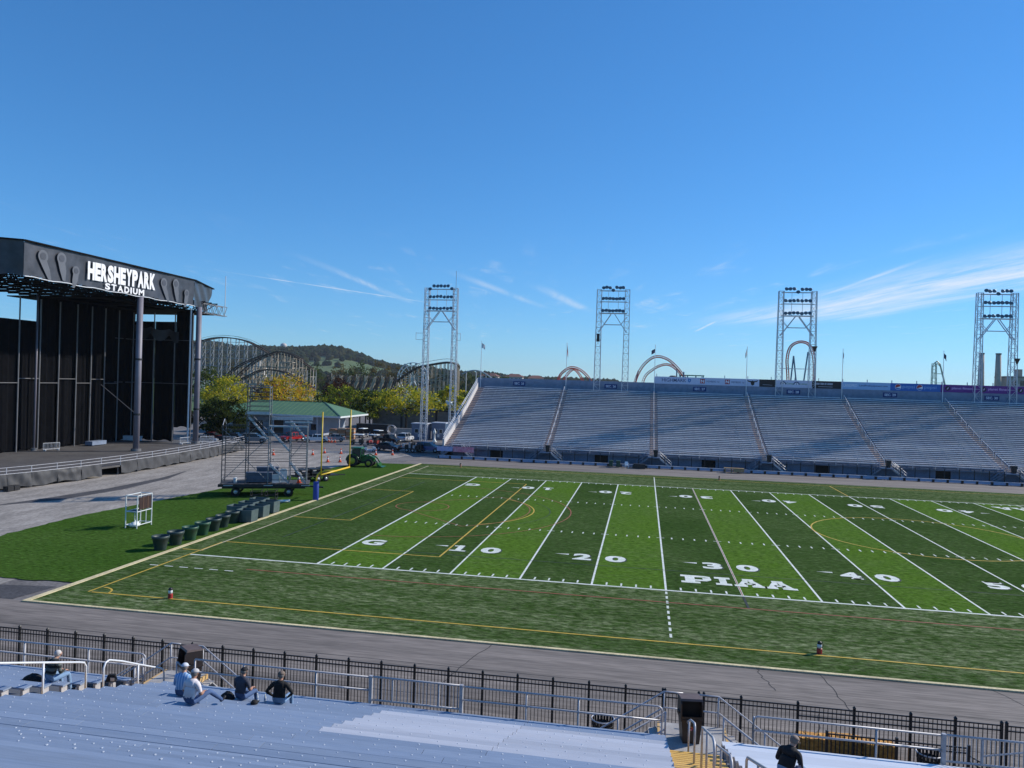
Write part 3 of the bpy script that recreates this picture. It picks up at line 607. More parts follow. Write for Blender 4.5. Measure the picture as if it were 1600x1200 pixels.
o = thing('equipment_box', 'black equipment box behind the far sideline near the second stair', 'box', (20.8, 68.9, 0)); part('body', MB().box(-0.9, 0.9, -0.35, 0.35, 0, 0.62), M_dark, o); part('lid', MB().box(-0.94, 0.94, -0.39, 0.39, 0.621, 0.69), M_bin, o)
o = thing('trestle_table', 'tan wooden trestle table beside the far track', 'table', (35.2, 69.0, 0)); M_wood = mat('tan_wood', (0.42, 0.28, 0.14), 0.7, 0, 0.2, 4, 0, None, (1,6,1))
part('top', MB().box(-2.0, 0.9, -0.35, 0.35, 0.68, 0.74), M_wood, o); part('apron', MB().box(-0.6, 0.9, -0.32, 0.32, 0.2, 0.675), M_wood, o)
for x in (-1.8, -0.9): part('leg', MB().box(x-0.05, x+0.05, -0.3, 0.3, 0, 0.68), M_wood, o)

# ================================================================ concert stage on the left
M_cloth = mat('black_stage_cloth', (0.005, 0.0055, 0.0075), 0.9, 0, 0.2, 1.5, 0.2, spec=0.05)
M_fascia = mat('banner_vinyl', (0.024, 0.026, 0.034), 0.38, 0, 0.2, 0.6, 0.5, (0.055, 0.058, 0.072))
M_swirl = mat('banner_swirl', (0.11, 0.118, 0.14), 0.45, 0, 0.1, 0.6)
M_swirl2 = mat('banner_swirl_eye', (0.055, 0.060, 0.078), 0.45, 0, 0.1, 0.6)
M_roofb = mat('roof_black', (0.009, 0.009, 0.010), 0.85, spec=0.1)
M_pipe = mat('grey_pipe', (0.20, 0.20, 0.21), 0.5, 0.3, 0.1, 2)
M_column = mat('column_paint', (0.20, 0.19, 0.23), 0.5, 0, 0.1, 0.5)
M_deckg = mat('stage_deck', (0.065, 0.06, 0.062), 0.8, 0, 0.15, 0.4, 0, (0.10, 0.095, 0.092), (1,1,1), 'World', 0.2)
M_tarp = mat('grey_tarp', (0.062, 0.064, 0.070), 0.6, 0, 0.15, 1.0, 0.2, (0.045, 0.046, 0.05))
stage = thing('concert_stage', 'tall black draped concert stage with lettered roof banner at the end of the field', 'stage', (-49.5, 45, 0))
SX, SY = -49.5, 45.0
def S(x, y, z): return (x-SX, y-SY, z)
DK = 1.12
edge = [(-44.6, 12.5), (-43.2, 17), (-41.9, 22), (-41.0, 28), (-40.6, 34), (-40.6, 40), (-40.9, 46), (-41.4, 52), (-42.0, 57.5), (-42.8, 63), (-43.6, 68)]
deck = MB(); pl = edge+[(-68, 68), (-68, 12.5)]; deck.add([S(x, y, DK) for x, y in pl], [tuple(range(len(pl)))]); deck.add([S(x, y, DK-0.2) for x, y in pl], [tuple(range(len(pl)))[::-1]])
for i in range(len(pl)):
    a, b = pl[i], pl[(i+1) % len(pl)]; deck.add([S(*a, DK), S(*a, DK-0.2), S(*b, DK-0.2), S(*b, DK)], [(0,1,2,3)])
part('deck', deck, M_deckg, stage)
# swagged skirt panels, legs and the rail along the deck edge
def lerp2(a, b, t): return (a[0]+(b[0]-a[0])*t, a[1]+(b[1]-a[1])*t)
for i in range(len(edge)-1):
    a, b = edge[i], edge[i+1]
    if i == 4: b = lerp2(a, b, 0.0); 
    for h in range(2):
        if i == 3 and h == 1: continue      # the open gap in the skirt
        p, q = lerp2(edge[i], edge[i+1], h*0.5), lerp2(edge[i], edge[i+1], h*0.5+0.498)
        ph = rnd.uniform(0, 6)
        def sk(u, v, p=p, q=q, ph=ph):
            x, y = lerp2(p, q, u); sag = math.sin(math.pi*u); w = 0.035*math.sin(u*9+ph+v*3)+0.02*math.sin(u*23+ph)+(0.03+0.03*math.sin(ph*3))*math.sin((v+sag*(0.25+0.2*math.sin(ph)))*(7+3*math.sin(ph*2))+ph)*v+0.025*math.sin(u*(12+6*math.sin(ph*5))+v*5)
            return S(x+0.12+w, y, 0.14+0.10*math.sin(u*5+ph)*(1-v)+v*1.42)
        m = MB(); m.grid(sk, 22, 12); part('skirt_cloth', m, M_tarp, stage, True)
    part('deck_leg', MB().box(-0.06, 0.06, -0.06, 0.06, 0, DK-0.2), M_pipe, stage, loc=S(a[0]-0.3, a[1], 0))
    rail = MB()
    for z in (1.88, 2.22): rail.tube([S(*edge[i], z), S(*edge[i+1], z)], 0.032, 6)
    for h in (0, 0.5): x, y = lerp2(edge[i], edge[i+1], h); rail.tube([S(x, y, DK), S(x, y, 2.24)], 0.04, 6)
    part('edge_rail', rail, M_galv, stage)
part('deck_kerb', MB().tube([S(x+0.08, y, 1.58) for x, y in edge], 0.045, 4), M_galv, stage)
for y0 in (18.6, 19.4): part('monitor_box', MB().box(-0.3, 0.3, -0.35, 0.35, 0, 0.5), M_dark, stage, loc=S(-41.6, y0+0.2, 0))
# roof: main fascia, returns and dark underside
def fas(p, q, z0, z1, tip=None, crease=0.10, nu=46):
    def fn(u, v):
        x, y = lerp2(p, q, u); dx, dy = q[0]-p[0], q[1]-p[1]; l = math.hypot(dx, dy); nx, ny = dy/l, -dx/l
        w = crease*(math.sin(u*37+v*2.0)*0.5+math.sin(u*83-v*5)*0.3+math.sin(u*11+v*4))*(0.25+0.75*abs(2*v-1))
        zz = z0+(z1-z0)*v
        if v < 0.05: zz += 0.14*math.sin(u*29)
        return S(x+nx*w, y+ny*w, zz)
    return MB().grid(fn, nu, 10)
main = part('fascia_banner', fas((SX, 28.4), (SX, 61.8), 23.05, 27.05, crease=0.055, nu=90), M_fascia, stage, True)
part('fascia_return', fas((-63, 19.6), (SX, 28.4), 23.05, 27.05), M_fascia, stage, True)
rr = MB(); P = [(SX, 61.8, 23.05), (-52.2, 69.6, 22.75), (-53.0, 72.8, 27.0), (SX, 61.8, 27.05)]
rr.grid(lambda u, v: S(*[(P[0][k]*(1-u)+P[1][k]*u)*(1-v)+(P[3][k]*(1-u)+P[2][k]*u)*v + (0.12*math.sin(u*14+v*9) if k == 0 else 0) for k in range(3)]), 18, 10); part('fascia_return', rr, M_fascia, stage, True)
for p, q in (((SX, 28.3, 27.12), (SX, 61.9, 27.12)), ((-63, 19.6, 27.12), (SX, 28.3, 27.12)), ((SX, 61.9, 27.12), (-53.05, 72.9, 27.05))): part('roof_edge', MB().bar(S(p[0]+0.1, p[1], p[2]), S(q[0]+0.1, q[1], q[2]), 0.35, 0.16), M_roofb, stage)
part('fascia_hem', MB().tube([S(SX+0.16, 28.4+33.4*i/24, 23.0+0.07*math.sin(i*1.7)) for i in range(25)], 0.06, 6), M_whitem, stage)
rf = MB(); ro = [(-50.0, 28.6), (-50.0, 61.6), (-53, 72), (-67, 72), (-67, 20.5), (-62.8, 20.2)]
rf.add([S(x, y, 27.0) for x, y in ro], [tuple(range(6))]); rf.add([S(x, y, 26.2) for x, y in ro], [tuple(range(6))[::-1]]); part('roof_deck', rf, M_roofb, stage)
tr = MB()
for x in (-50.6, -53.5, -57, -60.5, -64):
    y0, y1 = (29.0 if x > -55 else 23.5), (62 if x > -52 else 70)
    for z in (22.7, 25.8): tr.bar(S(x, y0, z), S(x, y1, z), 0.22)
    m = 26
    for i in range(m):
        ya, yb = y0+(y1-y0)*i/m, y0+(y1-y0)*(i+1)/m
        tr.bar(S(x, ya, 22.7 if i % 2 else 25.8), S(x, yb, 25.8 if i % 2 else 22.7), 0.13)
part('roof_truss', tr, M_roofb, stage)
tr2 = MB()
for i in range(24):
    y = 29+i*1.8
    for z in (22.5, 24.2): tr2.bar(S(-50.6, y, z), S(-64, y, z), 0.16)
    for j in range(4): tr2.bar(S(-50.6-j*3.3, y, 22.5 if j % 2 else 24.2), S(-53.9-j*3.3, y, 24.2 if j % 2 else 22.5), 0.10)
part('cross_truss', tr2, M_roofb, stage)
for y0, y1 in ((46, 49), (50, 53), (56, 60)): part('roof_cloth_panel', MB().box(-9, -4, y0-SY, y1-SY, 22.2, 22.4), M_cloth, stage)
part('ceiling_cloth', MB().box(-17, -2.0, -1.0, 26, 22.3, 22.44), M_roofb, stage)
# swirl figures on the fascia
def swirl(y, z, s, lean, parent):
    f = lambda pts, dx: [S(SX+dx, y+a*s, z+b*s) for a, b in pts]
    head = [(0.62*math.cos(R(t)), 0.62*math.sin(R(t))) for t in range(-40, 221, 20)]
    tail = [(-0.35+lean*0.5, -1.2), (-0.05+lean, -2.2), (0.32+lean, -2.2), (0.55+lean*0.4, -1.2)]
    a = MB(); pts = head+tail; a.add(f(pts, 0.22), [tuple(range(len(pts)))]); o = part('swirl', a, M_swirl, parent)
    e = MB(); pts = [(0.36*math.cos(R(t)), 0.36*math.sin(R(t))) for t in range(0, 360, 20)]; e.add(f(pts, 0.25), [tuple(range(len(pts)))]); part('swirl_eye', e, M_swirl2, o)
for y, z, s, l in ((31.0, 25.7, 1.22, 0.8), (33.9, 25.9, 1.2, 0.25), (36.3, 24.75, 0.98, -0.5), (53.9, 25.6, 1.2, 0.8), (56.8, 25.85, 1.2, 0.25), (59.6, 24.75, 0.98, -0.5)): swirl(y, z, s, l, main)
M_letter = mat('letter_white', (0.80, 0.80, 0.82), 0.5, 0, 0.02)
xs = 38.3
for ch, w in zip('HERSHEYPARK', (1.24, 1.06, 1.18, 1.16, 1.24, 1.06, 1.22, 1.16, 1.26, 1.22, 1.24)):
    zb = 24.00+(xs-38.3)*0.021
    lettering('letter', ch, main, M_letter, lambda u, v, d, xs=xs, zb=zb: S(SX+0.24, xs+u, zb+v), w, 2.32, 0.06); xs += w+0.05
xs = 41.5
for ch, w in zip('STADIUM', (0.98, 1.0, 1.12, 1.02, 0.30, 1.0, 1.2)):
    lettering('letter', ch, main, M_letter, lambda u, v, d, xs=xs: S(SX+0.24, xs+u, 23.12+(xs-41.5)*0.004+v), w, 0.86, 0.04); xs += w+0.22
# columns
for x, y, r in ((SX, 48.95, 0.42), (SX, 63.4, 0.42), (-61.0, 43.4, 0.14)):
    part('column', MB().tube([S(x, y, DK), S(x, y, 23.0)], r, 16), M_column, stage, True)
    part('column_foot', MB().tube([S(x, y, DK), S(x, y, DK+0.35)], r+0.25, 16), M_pipe, stage)
for x, y, z in ((SX, 48.95, 6.2), (SX, 48.95, 14.0), (SX, 63.4, 14.5), (SX, 63.4, 6.5)): part('column_band', MB().tube([S(x, y, z), S(x, y, z+0.25)], 0.48, 16), M_dark, stage)
part('white_pipe', MB().tube([S(-50.4, 62.6, DK), S(-50.4, 62.6, 22.6)], 0.14, 8), M_whitem, stage)
part('sloping_cable', MB().tube([S(-60.5, 55.5, 10.2), S(-53, 54.3, 5.6)], 0.06, 6), M_pipe, stage)
# drapes: back wall and right side, hung between pipes
back = [(-61.8, y) for y in (30.0, 33.6, 37.2, 40.9, 44.5, 48.0, 51.4, 54.4, 57.3, 60.4)]
side = [(-61.8, 60.4), (-61.3, 64.0), (-57.6, 64.1), (-53.9, 64.1), (-50.8, 64.2)]
def drape(p, q, z0, z1, amp, parent, name='drape', mt=None):
    ph = rnd.uniform(0, 6); k1 = rnd.uniform(2, 5)
    dx, dy = q[0]-p[0], q[1]-p[1]; l = math.hypot(dx, dy); nx, ny = dy/l, -dx/l
    def fn(u, v):
        w = amp*(math.sin(u*k1*3+ph)+0.5*math.sin(u*17+ph*2+v)+0.35*math.sin(u*31+v*2))*(1.1-0.5*v)
        x, y = lerp2(p, q, u); return S(x+nx*w, y+ny*w, z0+(z1-z0)*v+(0.12*math.sin(u*9+ph) if v == 0 else 0))
    part(name, MB().grid(fn, 26, 16), mt or M_cloth, parent, True)
for i in range(len(back)-1):
    a, b = back[i], back[i+1]; top = 18.9 if i < 4 else 22.4
    drape((a[0], a[1]+0.08), (b[0], b[1]-0.08), DK+0.15, top, 0.13, stage)
    zh = 11.0 if i % 2 else 10.4
    part('cross_pipe', MB().tube([S(a[0]+0.35, a[1], zh), S(b[0]+0.35, b[1], zh)], 0.06, 6), M_pipe, stage)
for x, y in back: part('pipe', MB().tube([S(x+0.35, y, DK), S(x+0.35, y, 22)], 0.10, 8), M_pipe, stage)
for i in range(len(side)-1):
    a, b = side[i], side[i+1]; drape(a, b, DK+0.2 if i < 3 else 3.6, 20.6 if i in (1, 2) else 22.3, 0.12, stage)
    for zh in (10.6, 17.6): part('cross_pipe', MB().tube([S(a[0], a[1]-0.35, zh), S(b[0], b[1]-0.35, zh)], 0.05, 6), M_pipe, stage)
for x, y in side[1:]: part('pipe', MB().tube([S(x, y-0.35, DK), S(x, y-0.35, 22)], 0.09, 8), M_pipe, stage)
def loose(u, v): return S(-60.8+u*8.0, 63.4+0.3*math.sin(u*11), 20.0-0.35*abs(math.sin(u*8.5))-v*(1.0+0.8*abs(math.sin(u*8.5)))-u*0.8)
part('loose_swag', MB().grid(loose, 40, 6), M_tarp, stage, True)
part('rear_panel', MB().box(-17.5, -17.3, -24, 27, 0, 17.8), M_roofb, stage); part('rear_panel', MB().box(-13.2, -13.1, 0.2, 19.5, 1.2, 22.3), M_roofb, stage)
# boom and mast at the right
bm = MB(); y0, y1 = 66.5, 73.6; za = lambda y: 22.55+(y-66.5)*0.0
for dz in (0, 1.55):
    for dx in (-0.4, 0.4): bm.bar(S(SX-1.6+dx, y0, 22.4+dz), S(SX-1.6+dx, y1, 22.4+dz), 0.10)
for i in range(8):
    ya, yb = y0+(y1-y0)*i/8, y0+(y1-y0)*(i+1)/8
    for dx in (-0.4, 0.4): bm.bar(S(SX-1.6+dx, ya, 22.4 if i % 2 else 23.95), S(SX-1.6+dx, yb, 23.95 if i % 2 else 22.4), 0.06)
    bm.bar(S(SX-2.0, yb, 22.4), S(SX-1.2, yb, 22.4), 0.06)
part('boom', bm, M_pipe, stage); part('mast', MB().tube([S(SX-1.6, y1, 22.3), S(SX-1.6, y1, 29.4)], 0.07, 6), M_whitem, stage)
# things on the deck
def road_case(label, x, y, w, d, h, m, rz=0.0):
    o = thing('road_case', label, 'case', (x, y, DK), rz); part('body', MB().box(-w/2, w/2, -d/2, d/2, 0.12, h), m, o); part('lid', MB().box(-w/2-0.02, w/2+0.02, -d/2-0.02, d/2+0.02, h+0.001, h+0.14), m, o)
    for sx in (-1, 1):
        for sy in (-1, 1): part('caster', MB().tube([(sx*w*0.4-0.03, sy*d*0.4, 0.06), (sx*w*0.4+0.03, sy*d*0.4, 0.06)], 0.06, 8), M_dark, o)
road_case('blue grey case lying on the stage floor by the back drapes', -59.6, 53.6, 1.2, 3.0, 0.55, M_blue)
road_case('pale low case under the side drapes of the stage', -60.2, 62.4, 3.2, 1.0, 0.7, M_whitem)
def barrier(label, loc, rz, w=2.2):
    o = thing('crowd_barrier', label, 'barrier', loc, rz, 'steel crowd barriers on the stage deck')
    f = MB()
    for z in (0.2, 1.05): f.tube([(-w/2, 0, z), (w/2, 0, z)], 0.03, 6)
    for s in (-1, 1): f.tube([(s*w/2, 0, 0.2), (s*w/2, 0, 1.05)], 0.03, 6)
    part('frame', f, M_whitem, o); pk = MB().tube([(0, 0, 0.2), (0, 0, 1.05)], 0.016, 5).mesh('upright', M_whitem)
    for i in range(1, 12): inst('upright', pk, o, (-w/2+w*i/12, 0, 0))
    for s in (-1, 1): part('foot', MB().box(s*w*0.4-0.03, s*w*0.4+0.03, -0.3, 0.3, 0, 0.2), M_whitem, o)
barrier('steel crowd barrier by the inner stage column on the left', (-59.3, 44.6, DK), 1.2)
barrier('steel barrier left of the right stage column', (-50.2, 61.7, DK), 1.4)
barrier('steel barrier just right of the right stage column', (-48.6, 65.2, DK), 0.9)
barrier('steel barrier at the far corner of the stage deck', (-45.5, 66.6, DK), 0.2)

# ================================================================ near grandstand
def rowz(k): return 2.58+0.229*min(k, 14)+0.33*max(0, k-14)
def rowy(k): return -25.6-0.69*k
M_seatb = mat('sky_tinted_bleacher', (0.215, 0.275, 0.385), 0.42, 0.0, 0.12, 1.1, 0, (0.255, 0.315, 0.42), (0.12, 2.5, 1), 'World', 0.08, orand=0.09)  # blue sky reflection on the aluminium is put into this base colour
M_seatl = mat('pale_bleacher_plank', (0.50, 0.52, 0.58), 0.4, 0.0, 0.10, 1.1, 0, (0.42, 0.45, 0.52), (0.12, 2.5, 1), 'World', 0.06, orand=0.10)
M_seatw = mat('white_bleacher_plank', (0.66, 0.70, 0.77), 0.4, 0.0, 0.06, 1.1, 0, (0.60, 0.65, 0.73), (0.12, 2.5, 1), 'World', 0.05, orand=0.11)
M_bolt = mat('bright_bolt', (0.72, 0.75, 0.80), 0.3, 0.2, 0.02)
M_foot = mat('footboard', (0.14, 0.155, 0.19), 0.7, 0, 0.15, 1, 0, None, (0.2,1,1), 'World')
M_nose = mat('yellow_step_paint', (0.62, 0.37, 0.10), 0.7, 0, 0.1, 1.3, 0, (0.52, 0.36, 0.20), (0.6, 6, 1), 'World', 0.12)
M_nose2 = mat('bright_nosing_paint', (0.80, 0.50, 0.13), 0.6, 0, 0.1, 2, 0, None, (1,1,1), 'World', 0.1)
M_conc = mat('landing_concrete', (0.42, 0.41, 0.40), 0.85, 0, 0.1, 2, 0.1, (0.30, 0.29, 0.29), (1,1,1), 'World', 0.15)
near = thing('near_grandstand', 'blue-grey bleacher stand in the foreground with bolted plank seats', 'grandstand', (14, -25.6, 0))
NX, NY = 14.0, -25.6
def plank_mesh(w, m):
    return MB().prism([(0,-0.045),(-0.262,-0.045),(-0.262,-0.006),(-0.254,0),(-0.012,0),(0,-0.010)], lambda u, v, d: (d, u, v), 0.006, w-0.006).mesh('seat_plank', m)
pcache = {}
def plank(x0, x1, k, m):
    key = (round(x1-x0, 2), m.name)
    if key not in pcache: pcache[key] = plank_mesh(x1-x0, m)
    inst('seat_plank', pcache[key], near, (x0-NX, rowy(k)-NY, rowz(k)))
bolts = MB()
def bolt(x, y, z, r=0.026): bolts.lathe([(r, 0), (r*0.9, 0.007), (0.004, 0.010)], 6, (x-NX, y-NY, z), cap=False)
fb = {}
for k in range(30):
    j = rnd.choice((-1.2, -0.6, 0, 0.6))
    z = rowz(k)
    if k < 19:
        cuts = [6.22, 10.05+j, 14.05 if k < 11 else 14.05+j, 18.1+(j if k > 9 else 0), 22.07]
        for a, b in zip(cuts, cuts[1:]): plank(a, b, k, M_seatl if (2 <= k <= 8 and a >= 14.0) else M_seatb)
        cl = [-15, -9.8, -4.6+j*0.5, 0.4+j*0.5, 5.1]
        for a, b in zip(cl, cl[1:]): plank(a, b, k, M_seatb)
        cr = [23.62, 29.0+j*0.5, 34.5, 40]
        for a, b in zip(cr, cr[1:]): plank(a, b, k, M_seatw)
        for x0, x1 in ((6.22, 22.07), (-10, 5.1)):
            n = int((x1-x0)/0.457); ofs = rnd.uniform(0, 0.4); yo = 0.10 if k < 8 else 0.085
            for i in range(n):
                if rnd.random() < 0.1: continue
                bolt(x0+ofs+i*0.457+rnd.uniform(-0.012, 0.012), rowy(k)-yo+rnd.uniform(-0.008, 0.008), z, rnd.choice((0.014, 0.018, 0.021)))
    else:
        for a, b, m in ((-15, 5.1, M_seatb), (6.22, 22.07, M_seatb), (23.62, 40, M_seatw)): plank(a, b, k, m)
    for a, b in ((-15, 5.1), (6.22, 22.07), (23.62, 40)):
        if (a, b) not in fb: fb[(a, b)] = MB().box(0, b-a, -0.66, 0.05, -0.04, 0).mesh('footboard', M_foot)
        inst('footboard', fb[(a, b)], near, (a-NX, rowy(k)-NY, z-0.43))
    rz_ = MB()
part('seat_bolts', bolts, M_bolt, near)['kind'] = 'stuff'
# brackets under the plank ends by the aisles
ends = MB()
for k in range(20):
    for x in (5.0, 6.32, 21.97, 23.72):
        ends.box(x-0.04-NX, x+0.04-NX, rowy(k)-0.25-NY, rowy(k)-0.03-NY, rowz(k)-0.43, rowz(k)-0.046)
part('seat_brackets', ends, M_galv, near)['kind'] = 'stuff'
for a, b in ((-15, 5.1), (6.22, 22.07), (23.62, 40)):
    part('front_wall', MB().box(a-NX, b-NX, 0.02, 0.2, 0, 2.1), M_wallf, near); part('front_fascia', MB().box(a-NX, b-NX, -0.02, 0.012, 1.9, 2.5), M_blue, near)
# aisle steps: two per row
for a, b in ((5.1, 6.22), (22.07, 23.62)):
    w_ = b-a; st = MB(); st.box(0.03, w_-0.03, -0.42, -0.075, -0.115, -0.006); st.cur = 1; st.box(0.03, w_-0.03, -0.0745, 0.0, -0.115, 0.0); st.cur = 0
    for g_ in (-0.15, -0.22, -0.29): st.box(0.05, w_-0.05, g_-0.012, g_+0.012, -0.006, 0.0)
    me = st.mesh('aisle_step', [M_nose, M_nose2])
    for k in range(26):
        for h in (0, 1): inst('aisle_step', me, near, (a-NX, rowy(k)-h*0.345-NY, rowz(k)-0.43+0.02+h*0.1145+(0.05 if k > 14 else 0)*h))
    c = (a+b)/2
    part('landing', MB().box(a-0.12-NX, b+0.25-NX, 0.212, 2.02, 1.9, 2.07), M_conc, near)
    part('landing_nosing', MB().box(a-0.19-NX, a-0.122-NX, 0.212, 2.02, 1.92, 2.078), M_nose, near); part('landing_nosing', MB().box(b+0.252-NX, b+0.32-NX, 0.212, 2.02, 1.92, 2.078), M_nose, near)
    for sg in (-1, 1):
        f = MB(); xs0 = (a-0.19) if sg < 0 else (b+0.32)
        for i in range(10):
            x = xs0+sg*i*0.27; f.box(min(x, x+sg*0.27)-NX, max(x, x+sg*0.27)-NX, 0.6, 1.95, 1.9-i*0.19-0.05, 1.9-i*0.19)
        for y in (0.58, 1.97): f.bar((xs0-NX, y, 1.85), (xs0+sg*2.75-NX, y, -0.05), 0.05, 0.2)
        part('stair_flight', f, M_conc, near)
    for sg in (-1, 1):
        xs0 = (a-0.0) if sg < 0 else (b+0.1)
        for y in (0.52, 2.03):
            h = MB()
            for dz in (0.45, 0.95):
                h.tube([((c+sg*0.2)-NX, y, 2.07+dz), (xs0-NX, y, 2.07+dz), (xs0+sg*2.8-NX, y, 0.1+dz), (xs0+sg*3.1-NX, y, 0.1+dz)] if y > 1 else [(xs0-NX, y, 2.07+dz), (xs0+sg*2.8-NX, y, 0.1+dz), (xs0+sg*3.1-NX, y, 0.1+dz)], 0.026, 8)
            for t in (0, 0.5, 1): h.tube([(xs0+sg*2.8*t-NX, y, 2.07-1.97*t-0.05), (xs0+sg*2.8*t-NX, y, 3.02-1.97*t)], 0.028, 8)
            part('stair_handrail', h, M_galv, near, True)
# understructure
for i in range(9):
    x = -12+i*6.3; u = MB()
    for k in (2, 9, 16, 23): u.box(x-0.1-NX, x+0.1-NX, rowy(k)-NY-0.1, rowy(k)-NY+0.1, 0, rowz(k)-0.5)
    u.bar((x-NX, 0.0, rowz(0)-0.58), (x-NX, rowy(14)-NY, rowz(14)-0.58), 0.12, 0.2); u.bar((x-NX, rowy(14)-NY, rowz(14)-0.58), (x-NX, rowy(29)-NY, rowz(29)-0.58), 0.12, 0.2)
    part('support_frame', u, M_galv, near)

# guard rails along the front of the stand
def arc3(c, r, a0, a1, n=6): return [(c[0]+r*math.cos(R(a0+(a1-a0)*i/n)), c[1], c[2]+r*math.sin(R(a0+(a1-a0)*i/n))) for i in range(n+1)]
def guard(label, x0, x1, posts, lend=False, rend=False):
    o = thing('guard_rail', label, 'railing', (x0, -25.44, 2.0), 0, 'guard rails along the front of the near stand'); w = x1-x0; r = 0.14
    for nm, z in (('top_rail', 1.31), ('mid_rail', 0.91)):
        pts = [(0, 0, z), (w, 0, z)]
        if nm == 'top_rail':
            pts = ([(0,0,0.1)]+arc3((r,0,z-r), r, 180, 90) if lend else [(0,0,z)])+(arc3((w-r,0,z-r), r, 90, 0)+[(w,0,0.5),(w-0.1,0,0.32),(w-0.3,0,0.28)] if rend else [(w,0,z)])
        part(nm, MB().tube(pts, 0.028, 8), M_galv, o, True)
    pm = MB().tube([(0,0,-0.3), (0,0,1.30)], 0.028, 8).mesh('post', M_galv, True)
    for x in posts: inst('post', pm, o, (x-x0, 0, 0))
    return o
guard('silver guard rail left of the left aisle behind the striped sweater', -12, 5.42, (-11.5, -8.7, -5.6, -2.2, 0.93, 3.35), rend=True)
guard('silver guard rail between the left stairs and the barred gate', 7.2, 13.1, (7.2, 8.9, 11.35), lend=False)
guard('silver guard rail between the barred gate and the right stairs', 16.05, 21.96, (18.0, 19.55), rend=True)
guard('silver guard rail right of the right stairs before the straw bales', 24.5, 29.42, (24.5, 27.75), lend=True)
def rail_gate(label, x0, x1, brace=False):
    o = thing('railing_gate', label, 'gate', (x0, -25.44, 2.0), 0, 'barred gates in the guard rail'); w = x1-x0
    f = MB()
    for z in (0.62, 1.33): f.tube([(0, 0, z), (w, 0, z)], 0.03, 8)
    part('frame', f, M_galv, o, True)
    for x in (0, w): part('gate_post', MB().box(x-0.05, x+0.05, -0.05, 0.05, -0.3, 1.36), M_galv, o)
    for x in (w*0.245, w*0.755): part('stile', MB().box(x-0.025, x+0.025, -0.025, 0.025, 0.6, 1.3), M_galv, o)
    bm_ = MB().tube([(0,0,0.62),(0,0,1.32)], 0.011, 5).mesh('baluster', M_galv); n = int(w/0.115)
    for i in range(1, n): inst('baluster', bm_, o, (w*i/n, 0, 0))
    if brace: part('brace', MB().tube([(w*0.25, 0.02, 0.85), (w*0.8, 0.02, 1.3)], 0.025, 6), M_galv, o)
rail_gate('silver barred gate in the middle of the front guard rail', 13.14, 16.01)
rail_gate('silver barred gate at the right end of the front guard rail', 29.46, 33.4, True)
# handrails standing in the aisles
def hrail(label, x, pts, posts):
    o = thing('aisle_handrail', label, 'handrail', (x, pts[0][0], 0), 0, 'handrails standing in the near aisles'); y0 = pts[0][0]
    part('rail', MB().tube([(0, y-y0, z) for y, z in pts], 0.03, 8), M_whitem if x < 10 else M_galv, o, True)
    for y, z0, z1 in posts: part('post', MB().tube([(0, y-y0, z0), (0, y-y0, z1)], 0.028, 8), M_whitem if x < 10 else M_galv, o, True)
hrail('white tube handrail rising up the left aisle beside the striped sweater', 5.65, [(-33.4,5.85),(-31.4,5.19),(-30.0,4.70),(-28.7,4.24),(-28.5,4.16),(-28.41,4.02),(-28.40,3.0)], [(-31.9,4.1,5.34), (-30.0,3.5,4.70)])
hrail('white tube handrail ending at the foot of the left aisle', 5.65, [(-27.69,2.85),(-27.68,3.70),(-27.6,3.84),(-27.45,3.86),(-26.9,3.63),(-26.1,3.24),(-24.92,2.68),(-24.80,2.58),(-24.76,2.45),(-24.75,2.07)], [(-26.1,2.2,3.24)])
hrail('left of the silver handrails at the foot of the right aisle', 22.72, [(-24.85,2.07),(-24.85,2.62),(-24.95,2.75),(-26.1,3.30),(-27.5,3.82),(-27.62,3.78),(-27.66,3.6),(-27.66,2.85)], [(-25.5,2.07,3.0)])
hrail('second silver handrail from the foot of the right aisle', 22.85, [(-28.3,3.05),(-28.3,4.0),(-28.38,4.12),(-30.9,5.02),(-31.2,5.05),(-31.3,4.9),(-31.3,4.1)], [(-29.6,3.5,4.55)])
hrail('third silver handrail higher up the right aisle', 23.25, [(-27.7,2.95),(-27.7,3.34),(-27.8,3.46),(-30.75,4.60),(-30.95,4.55),(-31.05,4.4),(-31.1,3.9)], [(-28.9,3.2,3.9)])
hrail('silver handrail cut by the lower picture edge beside the dark jacket', 23.4, [(-32.0,4.35),(-32.05,5.15),(-32.2,5.28),(-34.6,6.22),(-36.5,7.0)], [(-33.5,4.9,5.8)])

# ---------------------------------------------------------------- picket fence in front of the near stand
M_fence = mat('black_fence_paint', (0.010, 0.010, 0.012), 0.45, 0, 0.1, 2)
pf = thing('picket_fence', 'black metal picket fence along the near edge of the track', 'fence', (-6, -20.4, 0))
posts = [-5.2+1.302*i for i in range(22)]+[22.22, 23.38, 23.55, 24.81, 26.69, 28.51, 30.29, 31.67, 33.07, 33.22, 35.0, 36.8]
pm1 = MB().box(-0.04, 0.04, -0.04, 0.04, 0, 1.84); pm1.hexa([(-0.05,-0.05,1.84),(0.05,-0.05,1.84),(0.05,0.05,1.84),(-0.05,0.05,1.84),(-0.012,-0.012,1.90),(0.012,-0.012,1.90),(0.012,0.012,1.90),(-0.012,0.012,1.90)]); pme = pm1.mesh('post', M_fence)
pk1 = MB().box(-0.0105, 0.0105, -0.0105, 0.0105, 0.06, 1.76).mesh('picket', M_fence)
for x in posts: inst('post', pme, pf, (x+6, 0, 0))
